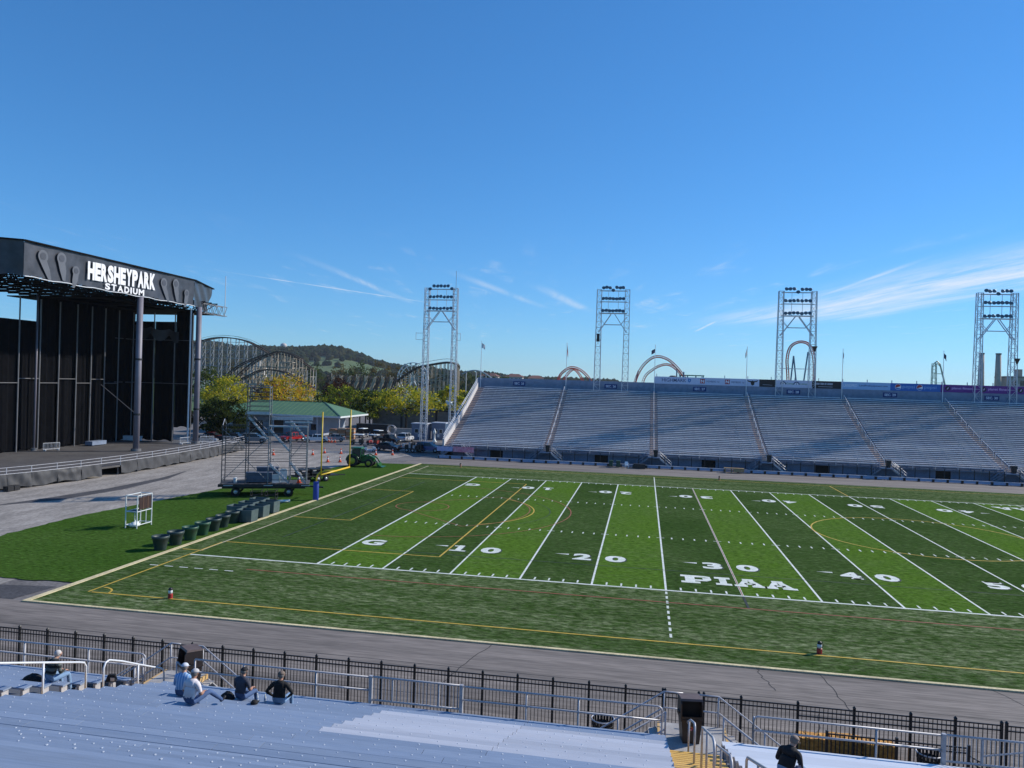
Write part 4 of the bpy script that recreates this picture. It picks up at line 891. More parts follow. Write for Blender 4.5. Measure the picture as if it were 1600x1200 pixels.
for a, b in zip(posts, posts[1:]):
    if b-a < 0.3: continue
    tall = a >= 26.6
    for z in ((1.74, 1.58, 1.40, 0.14) if 26.6 <= a < 31 else (1.74, 1.58, 0.14)): inst('rail', MB().box(0.04, b-a-0.04, -0.018, 0.018, z-0.02, z+0.02).mesh('rail', M_fence), pf, (a+6, 0, 0))
    n = round((b-a)/0.135)
    for i in range(1, n): inst('picket', pk1, pf, (a+(b-a)*i/n+6, 0, 0))
f2 = thing('picket_fence', 'short lower black fence between the picket fence and the stand at right', 'fence', (27.3, -21.9, 0))
for i, x in enumerate((0, 2.1, 4.2)): inst('post', MB().box(-0.04, 0.04, -0.04, 0.04, 0, 1.62).mesh('post', M_fence), f2, (x, 0, 0))
for a in (0, 2.1):
    for z in (1.52, 1.36, 0.14): part('rail', MB().box(a+0.04, a+2.06, -0.018, 0.018, z-0.02, z+0.02), M_fence, f2)
    for i in range(1, 16): inst('picket', pk1, f2, (a+2.1*i/16, 0, -0.22))
f3 = thing('step_railing', 'black picket railing sloping down beside the short fence', 'railing', (31.5, -21.9, 0))
part('top_rail', MB().bar((0,0,1.3), (1.1,0,0.75), 0.04), M_fence, f3); part('low_rail', MB().bar((0,0,1.12), (1.1,0,0.57), 0.04), M_fence, f3); part('post', MB().box(1.06, 1.14, -0.04, 0.04, 0, 1.0), M_fence, f3)
for i in range(1, 8): inst('picket', MB().box(-0.01, 0.01, -0.01, 0.01, 0.0, 1.28-0.55*i/8).mesh('picket', M_fence), f3, (1.1*i/8, 0, 0))

# ---------------------------------------------------------------- bins, bales
M_brown = mat('brown_bin_plastic', (0.040, 0.028, 0.024), 0.5, 0, 0.15, 3)
M_brownl = mat('brown_bin_hood', (0.15, 0.105, 0.09), 0.55, 0, 0.15, 3)
M_label = mat('bin_label_white', (0.65, 0.62, 0.58), 0.6)
def hooded_bin(label, loc, rz, logo=True):
    o = thing('hooded_trash_bin', label, 'trash bin', loc, rz); o.scale = (0.9, 0.9, 0.94)
    part('body', MB().hexa([(-0.27,-0.27,0),(0.27,-0.27,0),(0.27,0.27,0),(-0.27,0.27,0),(-0.33,-0.33,0.72),(0.33,-0.33,0.72),(0.33,0.33,0.72),(-0.33,0.33,0.72)]), M_brown, o)
    part('rim', MB().box(-0.36, 0.36, -0.36, 0.36, 0.72, 0.78), M_brown, o)
    h = MB(); sh = lambda x0, x1: h.prism([(-0.34,0.78),(0.34,0.78),(0.34,1.30),(-0.20,1.34),(-0.30,1.24)], lambda u, v, d: (d, u, v), x0, x1)
    sh(-0.36, -0.32); sh(0.32, 0.36); h.box(-0.32, 0.32, 0.30, 0.34, 0.78, 1.30); h.box(-0.32, 0.32, -0.34, -0.30, 0.78, 0.86); part('hood', h, M_brown, o)
    part('hood_top', MB().hexa([(-0.37,-0.26,1.32),(0.37,-0.26,1.32),(0.37,0.36,1.29),(-0.37,0.36,1.29),(-0.35,-0.22,1.38),(0.35,-0.22,1.38),(0.35,0.34,1.34),(-0.35,0.34,1.34)]), M_brownl, o)
    part('dark_mouth', MB().box(-0.318, 0.318, -0.10, 0.29, 0.79, 1.28), M_inshade, o)
    for s in (-1, 1): part('handle', MB().box(s*0.38-0.02, s*0.38+0.02, -0.12, 0.12, 0.88, 0.93), M_brown, o)
    if logo:
        for i, c in enumerate(((0.5,0.04,0.03), (0.6,0.22,0.03), (0.03,0.12,0.45), (0.05,0.3,0.5), (0.5,0.45,0.05), (0.5,0.12,0.2))):
            a = i*60; x, z = -0.04+0.055*math.cos(R(a)), 0.50+0.055*math.sin(R(a))
            part('logo_petal', MB().add([(x+0.032*math.cos(R(t)), -0.316, z+0.032*math.sin(R(t))) for t in range(0, 360, 45)], [tuple(range(8))]), mat('logo_%d' % i, c, 0.5, 0, 0.02), o)
    else: part('label_sheet', MB().box(-0.2, 0.2, -0.335, -0.325, 0.35, 0.68), M_label, o)
    return o
hooded_bin('brown hooded trash bin on the right stair landing with a coloured flower emblem', (22.80, -24.62, 2.07), R(8))
hooded_bin('brown hooded trash bin on the left stair landing behind the white cap', (6.50, -24.62, 2.07), R(-38), False)
def slat_bin(label, x, y, rz):
    o = thing('slatted_litter_bin', label, 'litter bin', (x, y, 0), rz)
    part('liner', MB().lathe([(0.26,0.05),(0.28,0.80)], 14), M_inshade, o)
    me = MB().hexa([(-0.03,0.29,0.03),(0.03,0.29,0.03),(0.03,0.31,0.03),(-0.03,0.31,0.03),(-0.034,0.36,0.98),(0.034,0.36,0.98),(0.034,0.38,0.98),(-0.034,0.38,0.98)]).mesh('slat', M_fence)
    for i in range(20): inst('slat', me, o, (0,0,0), (0,0,R(18*i)))
    for z, r in ((0.1, 0.31), (0.78, 0.36)): part('band', MB().tube([(r*math.cos(R(a)), r*math.sin(R(a)), z) for a in range(0, 360, 20)], 0.018, 6, closed=True), M_fence, o)
    part('rim', MB().tube([(0.39*math.cos(R(a)), 0.39*math.sin(R(a)), 0.98) for a in range(0, 360, 20)], 0.025, 6, closed=True), M_galv, o)
    return o
slat_bin('black slatted litter bin behind the guard rail left of the right stairs', 20.1, -21.3, 0.2)
slat_bin('black slatted litter bin by the short fence at lower right', 30.6, -21.25, 0.5)
M_straw = mat('orange_straw', (0.78, 0.40, 0.09), 0.9, 0, 0.25, 9, 0.8, (0.45, 0.22, 0.06))
M_twine = mat('twine', (0.35, 0.28, 0.16), 0.9)
for i, (x, y, rz, lb) in enumerate(((27.35, -19.75, 0.05, 'leftmost straw bale beyond the fence at lower right'), (28.45, -19.6, -0.04, 'middle straw bale beyond the fence at lower right'), (29.5, -19.75, 0.03, 'rightmost straw bale beyond the fence at lower right'))):
    o = thing('straw_bale', lb, 'straw bale', (x, y, 0), rz, 'straw bales beyond the fence')
    def bale(u, v): return None
    m = MB(); nx, ny, nz = 12, 6, 6
    bx = MB().box(-0.52, 0.52, -0.26, 0.26, 0, 0.48+0.08*i % 0.1)
    bme = bpy.data.meshes.new('straw'); bmh = bmesh.new(); bmesh.ops.create_cube(bmh, size=1); bmesh.ops.subdivide_edges(bmh, edges=bmh.edges, cuts=7, use_grid_fill=True)
    for v in bmh.verts: v.co = Vector((v.co.x*1.04, v.co.y*0.52, v.co.z*0.5+0.25)) + Vector((rnd.uniform(-1,1), rnd.uniform(-1,1), rnd.uniform(-1,1)))*0.022; v.co.z = max(v.co.z, 0.0)
    bmh.to_mesh(bme); bmh.free(); bme.materials.append(M_straw); inst('straw', bme, o)
    for t in (-0.22, 0.22): part('twine', MB().tube([(t,-0.29,0.01),(t,-0.29,0.53),(t,0.29,0.53),(t,0.29,0.01)], 0.012, 5), M_twine, o)

# ---------------------------------------------------------------- people on the near stand
M_skin = mat('skin', (0.52, 0.30, 0.21), 0.55, 0, 0.06, 6)
M_skin2 = mat('skin_tanned', (0.40, 0.21, 0.14), 0.55, 0, 0.06, 6)
def cloth(name, c, var=0.12, c2=None, scale=8, stretch=(1,1,1)): return mat(name, c, 0.85, 0, var, scale, 0.25, c2, stretch)
M_jean = cloth('blue_jeans', (0.07, 0.13, 0.28)); M_jeanl = cloth('light_jeans', (0.22, 0.36, 0.56)); M_shoe = mat('dark_shoes', (0.02, 0.018, 0.018), 0.6); M_shoel = mat('pale_shoes', (0.5, 0.5, 0.5), 0.6)
def striped(name, c1, c2, freq, axis='Z', base=0.5):
    if name in MAT: return MAT[name]
    m = bpy.data.materials.new(name); m.use_nodes = True; t = m.node_tree; b = t.nodes['Principled BSDF']; b.inputs['Roughness'].default_value = 0.9
    tcn = t.nodes.new('ShaderNodeTexCoord'); w = t.nodes.new('ShaderNodeTexWave'); w.bands_direction = axis; w.inputs['Scale'].default_value = freq; w.inputs['Distortion'].default_value = 0.3
    t.links.new(tcn.outputs['Object'], w.inputs['Vector']); r = t.nodes.new('ShaderNodeValToRGB'); r.color_ramp.interpolation = 'CONSTANT'
    r.color_ramp.elements[0].color = (*c1, 1); r.color_ramp.elements[1].position = base; r.color_ramp.elements[1].color = (*c2, 1)
    t.links.new(w.outputs['Fac'], r.inputs[0]); t.links.new(r.outputs[0], b.inputs['Base Color']); MAT[name] = m; return m
def hand_mb(side):
    h = MB(); h.hexa([(-0.035,0,-0.012),(0.035,0,-0.012),(0.04,0.085,-0.014),(-0.04,0.085,-0.014),(-0.035,0,0.012),(0.035,0,0.012),(0.04,0.085,0.014),(-0.04,0.085,0.014)])
    for i, l in enumerate((0.062, 0.072, 0.078, 0.066)):
        x = side*(0.031-i*0.0205); h.tube([(x,0.075,0), (x,0.08+l*0.5,-0.006), (x,0.08+l*0.82,-0.030), (x,0.08+l*0.9,-0.05)], [0.0095,0.009,0.0085,0.007], 6)
    h.tube([(-side*0.03,0.02,0), (-side*0.058,0.05,-0.008), (-side*0.060,0.085,-0.022)], [0.012,0.011,0.008], 6); return h
def person(label, loc, rz, top, legs, skin, head, shoes=None, lean=8, head_pitch=10, sleeve='long', arms='lap', wide=1.0, spread=0.15, ext=0.0):
    """seated figure: origin on the seat, facing +y"""
    o = thing('person', label, 'person', loc, rz)
    J = {}; ln = R(lean)
    def up_(x, y, z): return Vector((x*wide, y*math.cos(ln)+(z-0.1)*math.sin(ln), 0.1+(z-0.1)*math.cos(ln)-y*math.sin(ln)))
    vlist = []; edges = []; rad = []; tagm = []
    def V(p, r, t): vlist.append(Vector(p)); rad.append(r); tagm.append(t); return len(vlist)-1
    def E(a, b): edges.append((a, b))
    pel = V((0, -0.02, 0.12), (0.165*wide, 0.135), 'leg'); wai = V(up_(0, -0.03, 0.28), (0.158*wide, 0.12), 'top'); che = V(up_(0, -0.02, 0.45), (0.175*wide, 0.125), 'top'); sho = V(up_(0, 0.0, 0.565), (0.13, 0.09), 'top')
    nek = V(up_(0, 0.02, 0.655), (0.058, 0.058), 'skin'); E(pel, wai); E(wai, che); E(che, sho); E(sho, nek)
    hp = R(head_pitch); nb = vlist[nek]
    def hd(x, y, z): return nb+Vector((x, y*math.cos(hp)+z*math.sin(hp), z*math.cos(hp)-y*math.sin(hp)))
    h1 = V(hd(0, 0.03, 0.06), (0.068, 0.078), 'skin'); h2 = V(hd(0, 0.035, 0.14), (0.078, 0.098), 'skin'); h3 = V(hd(0, 0.02, 0.215), (0.062, 0.078), 'skin'); E(nek, h1); E(h1, h2); E(h2, h3)
    HANDS = []
    for s in (-1, 1):
        hip = V((s*0.10*wide, 0.04, 0.10), (0.098, 0.095), 'leg'); kx = s*(spread+0.02); kz = 0.13
        if ext and s > 0: kn = V((kx+0.06, 0.46, 0.22), (0.068, 0.068), 'leg'); an = V((kx+0.16, 0.80, -0.10), (0.045, 0.05), 'leg'); to = V((kx+0.19, 0.93, -0.05), (0.04, 0.035), 'shoe')
        else: kn = V((kx, 0.46, kz), (0.070, 0.068), 'leg'); an = V((kx*1.05, 0.52, -0.33), (0.046, 0.050), 'leg'); to = V((kx*1.15, 0.68, -0.385), (0.045, 0.032), 'shoe')
        th = V((vlist[hip]+vlist[kn])/2, (0.088, 0.086), 'leg'); E(pel, hip); E(hip, th); E(th, kn); cf = V((vlist[kn]*0.6+vlist[an]*0.4), (0.060, 0.062), 'leg'); E(kn, cf); E(cf, an)
        hl = V(vlist[an]+Vector((0, -0.01, -0.05)), (0.045, 0.05), 'shoe'); E(an, hl); E(hl, to)
        sp = up_(s*0.175, -0.005, 0.545); sh = V(sp, (0.078, 0.075), 'top'); E(sho, sh)
        if arms == 'lap': el = up_(s*0.255, 0.06, 0.30); wr = Vector((s*0.13, 0.36, 0.245))
        elif arms == 'hips': el = up_(s*0.34, -0.02, 0.33); wr = Vector((s*0.20, 0.12, 0.16))
        else: el = up_(s*0.25, 0.10, 0.31); wr = Vector((s*0.15, 0.40, 0.27))
        ua = V((sp+el)/2, (0.058, 0.058), 'top'); e_ = V(el, (0.047, 0.047), 'top' if sleeve == 'long' else 'skin'); w_ = V(wr, (0.034, 0.030), 'top' if sleeve == 'long' else 'skin'); E(sh, ua); E(ua, e_)
        fa = V((el*0.6+wr*0.4), (0.044, 0.044), 'top' if sleeve == 'long' else 'skin'); E(e_, fa); E(fa, w_); HANDS.append((s, wr, (wr-el).normalized()))
    me = bpy.data.meshes.new('body_cage'); me.from_pydata(vlist, edges, []); ob = bpy.data.objects.new('body_cage', me); col.objects.link(ob)
    sk = ob.modifiers.new('skin', 'SKIN'); sk.use_smooth_shade = True; ss = ob.modifiers.new('sub', 'SUBSURF'); ss.levels = 2; ss.render_levels = 2
    if not me.skin_vertices: me.update()
    for i, r in enumerate(rad): me.skin_vertices[0].data[i].radius = r
    me.skin_vertices[0].data[0].use_root = True
    dg = bpy.context.evaluated_depsgraph_get(); bme = bpy.data.meshes.new_from_object(ob.evaluated_get(dg)); bme.name = 'body'
    bpy.data.objects.remove(ob); bpy.data.meshes.remove(me); bme.materials.clear()
    mats = {'top': 0, 'leg': 1, 'skin': 2, 'shoe': 3}
    for m in (top, legs, skin, shoes or M_shoe): bme.materials.append(m)
    segs = [(vlist[a], vlist[b], tagm[a], tagm[b], (rad[a][0]+rad[b][0])/2) for a, b in edges]
    for p in bme.polygons:
        c = p.center; best = None
        for a, b, ta, tb_, r in segs:
            d = b-a; t = max(0, min(1, (c-a).dot(d)/max(d.length_squared, 1e-9))); q = (c-(a+d*t)).length/r
            if best is None or q < best[0]: best = (q, ta if t < 0.5 else tb_)
        p.material_index = mats[best[1]]; p.use_smooth = True
    inst('body', bme, o)
    for s, w, d in HANDS:
        m = hand_mb(s); ang = math.atan2(-d.x, d.y); part('hand', m, skin, o, True, loc=w, rot=(R(-12), 0, ang*0.5))
    hc = hd(0, 0.03, 0.135)
    for s in (-1, 1): part('ear', MB().lathe([(0.004,-0.03),(0.016,-0.015),(0.018,0.01),(0.006,0.03)], 8), skin, o, True, loc=hc+Vector((s*0.083, -0.005, -0.005)))
    part('nose', MB().hexa([(-0.016,0.08,-0.03),(0.016,0.08,-0.03),(0.012,0.125,-0.028),(-0.012,0.125,-0.028),(-0.008,0.085,0.02),(0.008,0.085,0.02),(0.005,0.1,0.02),(-0.005,0.1,0.02)]), skin, o, loc=hc)
    for s in (-1, 1): part('eye', MB().lathe([(0.003,-0.010),(0.010,0),(0.003,0.010)], 8), M_dark, o, loc=hc+Vector((s*0.033, 0.093, 0.012)))
    part('mouth', MB().box(-0.024, 0.024, 0.088, 0.10, -0.062, -0.054), mat('lips', (0.32, 0.12, 0.1), 0.6), o, loc=hc)
    kind, hm = head
    def dome(r, z0, sq=1.0, n=14, steps=5, top=0.105): return [(r*math.cos(t*math.pi/2/steps)*1.0+0.001, z0+(top-z0)*math.sin(t*math.pi/2/steps)) for t in range(steps+1)]
    if kind in ('cap', 'beanie'):
        c = MB().lathe(dome(0.103, 0.012), 16); xform(c, lambda x, y, z: (x*0.93, y*1.10, z)); cp = part('cap', c, hm, o, True, loc=hd(0, 0.028, 0.145), rot=(-hp, 0, 0))
        if kind == 'cap': part('peak', MB().hexa([(-0.07,0.09,0.008),(0.07,0.09,0.008),(0.055,0.185,-0.012),(-0.055,0.185,-0.012),(-0.07,0.09,0.016),(0.07,0.09,0.016),(0.055,0.185,-0.004),(-0.055,0.185,-0.004)]), hm, cp)
    if kind == 'hair' or kind == 'cap':
        hmat = hm if kind == 'hair' else mat('short_grey_hair', (0.22, 0.20, 0.18), 0.9)
        c = MB().lathe([(0.06,-0.075),(0.088,-0.05),(0.097,0.0)]+(dome(0.098, 0.02, top=0.10) if kind == 'hair' else [(0.096,0.02)]), 16, cap=(kind == 'hair')); xform(c, lambda x, y, z: (x*0.90, (y if y < 0.02 else 0.02+(y-0.02)*0.55)*1.08-0.012, z)); part('hair', c, hmat, o, True, loc=hd(0, 0.028, 0.135), rot=(-hp, 0, 0))
    return o
def at_row(k, x, back=0.13): return (x, rowy(k)-back, rowz(k))
person('person in a dark green striped sweater and light jeans by the left aisle', at_row(4, 4.55), R(-12), striped('striped_sweater', (0.012, 0.016, 0.018), (0.11, 0.13, 0.12), 2.1, 'Z', 0.45), M_jeanl, M_skin, ('hair', mat('white_hair', (0.62, 0.60, 0.58), 0.9)), lean=16, head_pitch=22, wide=1.12)
person('person in a light blue checked shirt and white cap behind the left bin', at_row(4, 8.72), R(4), striped('blue_checked_shirt', (0.16, 0.34, 0.62), (0.42, 0.58, 0.78), 4.2, 'X', 0.55), M_jean, M_skin, ('cap', mat('white_cap', (0.66, 0.70, 0.78), 0.8)), lean=8, sleeve='long')
person('person in a white T-shirt and blue jeans with one leg stretched out', at_row(6, 9.85), R(-10), cloth('white_tshirt', (0.74, 0.70, 0.72), 0.04), M_jean, M_skin2, ('cap', mat('pale_grey_cap', (0.55, 0.54, 0.55), 0.8)), lean=10, sleeve='short', ext=0.3, wide=1.1)
person('person in a dark grey shirt and black cap sitting beside a black bag', at_row(3, 10.12), R(-8), cloth('charcoal_shirt', (0.055, 0.06, 0.085)), M_jean, M_skin2, ('cap', mat('black_cap', (0.012, 0.012, 0.016), 0.8)), lean=7, sleeve='short')
person('person in a black jacket and tan cap with elbows out', at_row(3, 11.30), R(5), cloth('black_jacket', (0.010, 0.010, 0.011)), M_jeanl, M_skin2, ('cap', mat('tan_cap', (0.20, 0.15, 0.12), 0.8)), lean=5, arms='hips', wide=1.12)
person('person in a black coat and pale cap at the lower right picture edge', at_row(7, 24.42), R(-40), cloth('black_coat', (0.009, 0.010, 0.013)), M_jeanl, M_skin, ('cap', mat('beige_cap', (0.30, 0.23, 0.19), 0.8)), lean=25, head_pitch=30, wide=1.15)
# belongings
M_bag = mat('black_bag_cloth', (0.008, 0.008, 0.010), 0.8, 0, 0.2, 5, 0.4)
def bag(label, loc, rz, w, d, h, m=None):
    o = thing('bag', label, 'bag', loc, rz); bmh = bmesh.new(); bmesh.ops.create_cube(bmh, size=1); bmesh.ops.subdivide_edges(bmh, edges=bmh.edges, cuts=5, use_grid_fill=True)
    for v in bmh.verts:
        c = v.co; f = 1-0.35*(c.z+0.5)**2; v.co = Vector((c.x*w*f*(1-0.3*abs(c.y*2)**3), c.y*d*f, (c.z+0.5)*h*(1-0.25*(2*c.x)**2)))+Vector((rnd.uniform(-1,1), rnd.uniform(-1,1), 0))*0.008
    me = bpy.data.meshes.new('pouch'); bmh.to_mesh(me); bmh.free(); me.materials.append(m or M_bag); me.polygons.foreach_set('use_smooth', [True]*len(me.polygons)); inst('pouch', me, o)
    part('strap', MB().tube([(-w*0.25,0,h*0.75), (-w*0.12,0.03,h*1.05), (w*0.12,0.03,h*1.05), (w*0.25,0,h*0.75)], 0.012, 6), m or M_bag, o); return o
bag('black cloth bag on the seat left of the striped sweater', at_row(4, 4.02), 0.1, 0.62, 0.26, 0.17)
bag('black bag on the seat left of the dark grey shirt', at_row(3, 9.72), -0.1, 0.42, 0.26, 0.18)
bag('dark blue bag strapped behind the black coat at lower right', at_row(8, 24.55), 0.2, 0.34, 0.24, 0.34, mat('blue_bag', (0.05, 0.07, 0.16), 0.7))
M_clear = mat('clear_bottle', (0.65, 0.72, 0.78), 0.15)
for x, lb in ((10.62, 'clear water bottle nearest the dark grey shirt'), (10.86, 'clear water bottle nearest the black jacket')):
    o = thing('water_bottle', lb, 'bottle', at_row(3, x, 0.10), 0, 'water bottles on the seat'); part('body', MB().lathe([(0.032,0),(0.034,0.02),(0.033,0.13),(0.014,0.185),(0.014,0.20)], 12), M_clear, o, True); part('cap', MB().lathe([(0.017,0.201),(0.017,0.225)], 10), M_white, o); part('label_band', MB().lathe([(0.0348,0.06),(0.0348,0.11)], 12, cap=False), M_benchb, o)
o = thing('cap', 'dark cap lying on the seat between the two water bottles', 'cap', at_row(4, 10.88, 0.06)); part('crown', MB().lathe([(0.10,0),(0.098,0.04),(0.07,0.085),(0.005,0.10)], 14), M_bag, o, True); part('peak', MB().box(-0.07, 0.07, 0.08, 0.19, 0.0, 0.012), M_bag, o)
o = thing('shoulder_bag', 'black pouch with a grey panel hanging at the left aisle end', 'bag', at_row(1, 5.02, 0.2), 0.3); part('pouch', MB().hexa([(-0.16,-0.1,0),(0.16,-0.1,0),(0.14,0.1,0),(-0.14,0.1,0),(-0.1,-0.06,0.2),(0.12,-0.06,0.2),(0.1,0.06,0.2),(-0.1,0.06,0.2)]), M_bag, o); part('panel', MB().box(0.0, 0.12, -0.105, -0.1, 0.02, 0.13), M_galv, o)

# ================================================================ things on the turf and the lot
M_yel = mat('goal_post_yellow', (0.80, 0.52, 0.03), 0.4, 0, 0.05, 2)
M_pad = mat('blue_pad', (0.015, 0.05, 0.33), 0.5, 0, 0.1, 2)
gp = thing('goal_post', 'yellow goal post with a blue padded base behind the end line', 'goal post', (-11.2, 24.38, 0))
part('pad', MB().lathe([(0.27,0),(0.28,0.05),(0.28,1.80),(0.25,1.86)], 18), M_pad, gp, True)
part('gooseneck', MB().tube([(0,0,1.8),(0,0,2.2),(0.12,0,2.55),(0.45,0,2.85),(1.0,0,2.98),(2.06,0,3.05)], 0.085, 12), M_yel, gp, True)
part('crossbar', MB().tube([(2.06,-3.56,3.05),(2.06,3.56,3.05)], 0.085, 12), M_yel, gp, True)
for s in (-1, 1): part('upright', MB().tube([(2.06,s*3.56,2.97),(2.06,s*3.56,9.1)], 0.065, 10), M_yel, gp, True)
# planters in a row
M_pot1 = mat('dark_green_pot', (0.035, 0.062, 0.058), 0.5, 0, 0.15, 3); M_pot2 = mat('green_pot', (0.030, 0.10, 0.055), 0.5, 0, 0.15, 3); M_soil = mat('soil', (0.02, 0.015, 0.012), 0.95)
lab = ['round dark planter nearest the stand in the row by the end line', 'second round planter from the near end of the row', 'bright green round planter, third in the row', 'fourth round planter in the row, also bright green', 'fifth round planter in the row', 'sixth round planter in the row', 'round planter touching the square planters']
for i, (x, y) in enumerate(((-12.0,0.55),(-12.0,2.3),(-12.0,4.1),(-12.15,5.95),(-12.2,7.55),(-12.35,9.15),(-12.55,10.95))):
    m = M_pot2 if i in (2, 3) else M_pot1
    o = thing('round_planter', lab[i], 'planter', (x, y, 0), rnd.uniform(0, 6), 'planters in a row behind the end line')
    part('pot', MB().lathe([(0.38,0),(0.40,0.05),(0.45,0.40),(0.47,0.42),(0.53,0.78),(0.58,0.80),(0.60,0.98),(0.55,1.0),(0.53,0.82),(0.50,0.78)], 22, cap=False), m, o, True); part('soil', MB().lathe([(0.01,0.80),(0.52,0.80)], 18, cap=False), M_soil, o)
M_pot3 = mat('grey_green_planter', (0.085, 0.125, 0.125), 0.6, 0, 0.12, 3)
lab = ['grey-green curved planter nearest in the front pair line', 'middle grey-green curved planter of the front line', 'far grey-green curved planter of the front line', 'nearest curved planter of the back line', 'middle curved planter of the back line', 'far curved planter of the back line']
for i, (x, y) in enumerate(((-11.75,12.0),(-11.9,14.3),(-12.1,16.6),(-13.5,13.5),(-13.6,15.6),(-13.7,17.7))):
    o = thing('curved_planter', lab[i], 'planter', (x, y, 0), R(-4), 'curved planters behind the end line')
    fr = [(-0.75,-0.60),(-0.35,-0.74),(0.0,-0.80),(0.35,-0.74),(0.75,-0.60),(0.75,0.45),(-0.75,0.45)]
    m = MB(); n = len(fr)
    out0 = [(a*0.92, b*0.92, 0.06) for a, b in fr]; out1 = [(a, b, 1.05) for a, b in fr]; in1 = [(a*0.9, b*0.9, 1.05) for a, b in fr]; in0 = [(a*0.9, b*0.9, 0.85) for a, b in fr]
    m.add(out0+out1+in1+in0, [(i_, (i_+1) % n, n+(i_+1) % n, n+i_) for i_ in range(n)]+[(n+i_, n+(i_+1) % n, 2*n+(i_+1) % n, 2*n+i_) for i_ in range(n)]+[(2*n+i_, 2*n+(i_+1) % n, 3*n+(i_+1) % n, 3*n+i_) for i_ in range(n)]+[tuple(range(n))[::-1]])
    part('tub', m, M_pot3, o); part('soil', MB().add([(a*0.9, b*0.9, 0.86) for a, b in fr], [tuple(range(n))]), M_soil, o)
    for sx in (-0.5, 0.5): part('foot', MB().box(sx-0.12, sx+0.12, -0.5, 0.35, 0, 0.058), M_dark, o)
# white tube rack
rk = thing('tube_rack', 'white tube frame rack with dark panels standing on the side turf', 'rack', (-18.6, 7.25, 0))
M_pvc = mat('white_pvc', (0.72, 0.76, 0.76), 0.4, 0, 0.04)
for x in (-0.5, 0.5):
    for y in (-0.9, 0.9): part('post', MB().tube([(x,y,0),(x,y,2.62)], 0.045, 8), M_pvc, rk)
fr = MB()
for z in (0.25, 1.32, 2.58):
    for x in (-0.5, 0.5): fr.tube([(x,-0.9,z),(x,0.9,z)], 0.035, 8)
    for y in (-0.9, 0.9): fr.tube([(-0.5,y,z),(0.5,y,z)], 0.035, 8)
for x in (-0.5, 0.5): fr.tube([(x,0.2,0.25),(x,0.2,1.32)], 0.03, 8)
part('frame', fr, M_pvc, rk); part('shelf', MB().box(-0.48, 0.48, -0.88, 0.1, 1.26, 1.30), mat('teal_board', (0.05, 0.11, 0.12), 0.6), rk)
for y0 in (-0.62, -0.06, 0.48): part('hanging_panel', MB().box(0.44, 0.49, y0, y0+0.42, 1.45, 2.42), mat('dark_brown_panel', (0.045, 0.022, 0.018), 0.5), rk)
for y0 in (-0.16, 0.39): part('panel_strip', MB().box(0.43, 0.5, y0, y0+0.07, 1.42, 2.45), mat('brown_strip', (0.16, 0.09, 0.06), 0.6), rk)
bagm = MB().lathe([(0.05,0.0),(0.34,0.06),(0.38,0.22),(0.22,0.40),(0.05,0.44)], 14); o = thing('sack', 'white sack lying at the foot of the white tube rack', 'sack', (-18.7, 6.95, 0.0)); part('cloth', xform(bagm, lambda x, y, z: (x*0.95, y*1.25, z*(1+0.1*math.sin(x*14)))), M_pvc, o, True); part('knot', MB().lathe([(0.06,0.40),(0.03,0.46),(0.07,0.54)], 8), M_pvc, o, True)
# little red and white markers on the touchlines
M_mk = mat('marker_red', (0.42, 0.03, 0.03), 0.5); M_mk2 = mat('marker_tan', (0.45, 0.22, 0.13), 0.6)
for i, (x, y, lb) in enumerate(((29.8,-9.45,'small red and white post on the near yellow line at right'), (-4.3,-9.65,'small red and white post on the near yellow line at left'), (-4.6,58.8,'small tan post at the far left corner of the turf'), (31.6,58.9,'small dark post on the far yellow line'))):
    o = thing('line_marker', lb, 'marker', (x, y, 0), rnd.uniform(0, 6)); part('base', MB().lathe([(0.13,0),(0.13,0.24),(0.10,0.27)], 12), M_mk if i < 2 else M_mk2, o); part('body', MB().lathe([(0.10,0.271),(0.115,0.34),(0.11,0.44),(0.06,0.50)], 12), M_pvc if i < 2 else M_mk2, o, True)
    part('hood', MB().lathe([(0.115,0.46),(0.10,0.55),(0.02,0.60)], 10), M_dark, o, True); part('strap', MB().tube([(-0.12,0,0.28),(-0.17,0,0.42),(-0.11,0,0.56)], 0.015, 6), M_dark, o)

# ---------------------------------------------------------------- trailer and scaffold
TA = R(22.7); TL = (-20.9, 22.8)
M_trail = mat('trailer_black', (0.016, 0.016, 0.017), 0.6, 0, 0.1, 2); M_deckw = mat('weathered_deck', (0.085, 0.08, 0.085), 0.8, 0, 0.2, 2, 0.2, None, (1,6,1)); M_tyre = mat('tyre_rubber', (0.014, 0.014, 0.015), 0.85); M_rim = mat('wheel_rim', (0.55, 0.56, 0.58), 0.35, 0.4)
def wheel(parent, x, y, r, w, rim=None, rr=0.55):
    t = part('wheel', MB().lathe([(r*0.55,-w/2),(r*0.95,-w/2),(r,-w/3),(r,w/3),(r*0.95,w/2),(r*0.55,w/2)], 20, cap=False), M_tyre, parent, True, loc=(x, y, r), rot=(R(90), 0, 0))
    part('rim', MB().lathe([(0.02,-w*0.52),(r*0.14,-w*0.52),(r*0.2,-w*0.42),(r*rr,-w*0.44),(r*rr,w*0.44),(r*0.2,w*0.42),(0.02,w*0.5)], 16, cap=False), rim or M_rim, t, True); return t
tl = thing('flatbed_trailer', 'long black flatbed trailer under the scaffold beside the side turf', 'trailer', (TL[0], TL[1], 0), TA)
part('bed', MB().box(-0.1, 8.75, -0.05, 3.6, 1.08, 1.25), M_deckw, tl); part('frame', MB().box(0.2, 8.4, 0.35, 3.2, 0.78, 1.075), M_trail, tl); part('side_rail', MB().box(-0.14, 8.8, -0.10, -0.052, 1.0, 1.29), M_trail, tl)
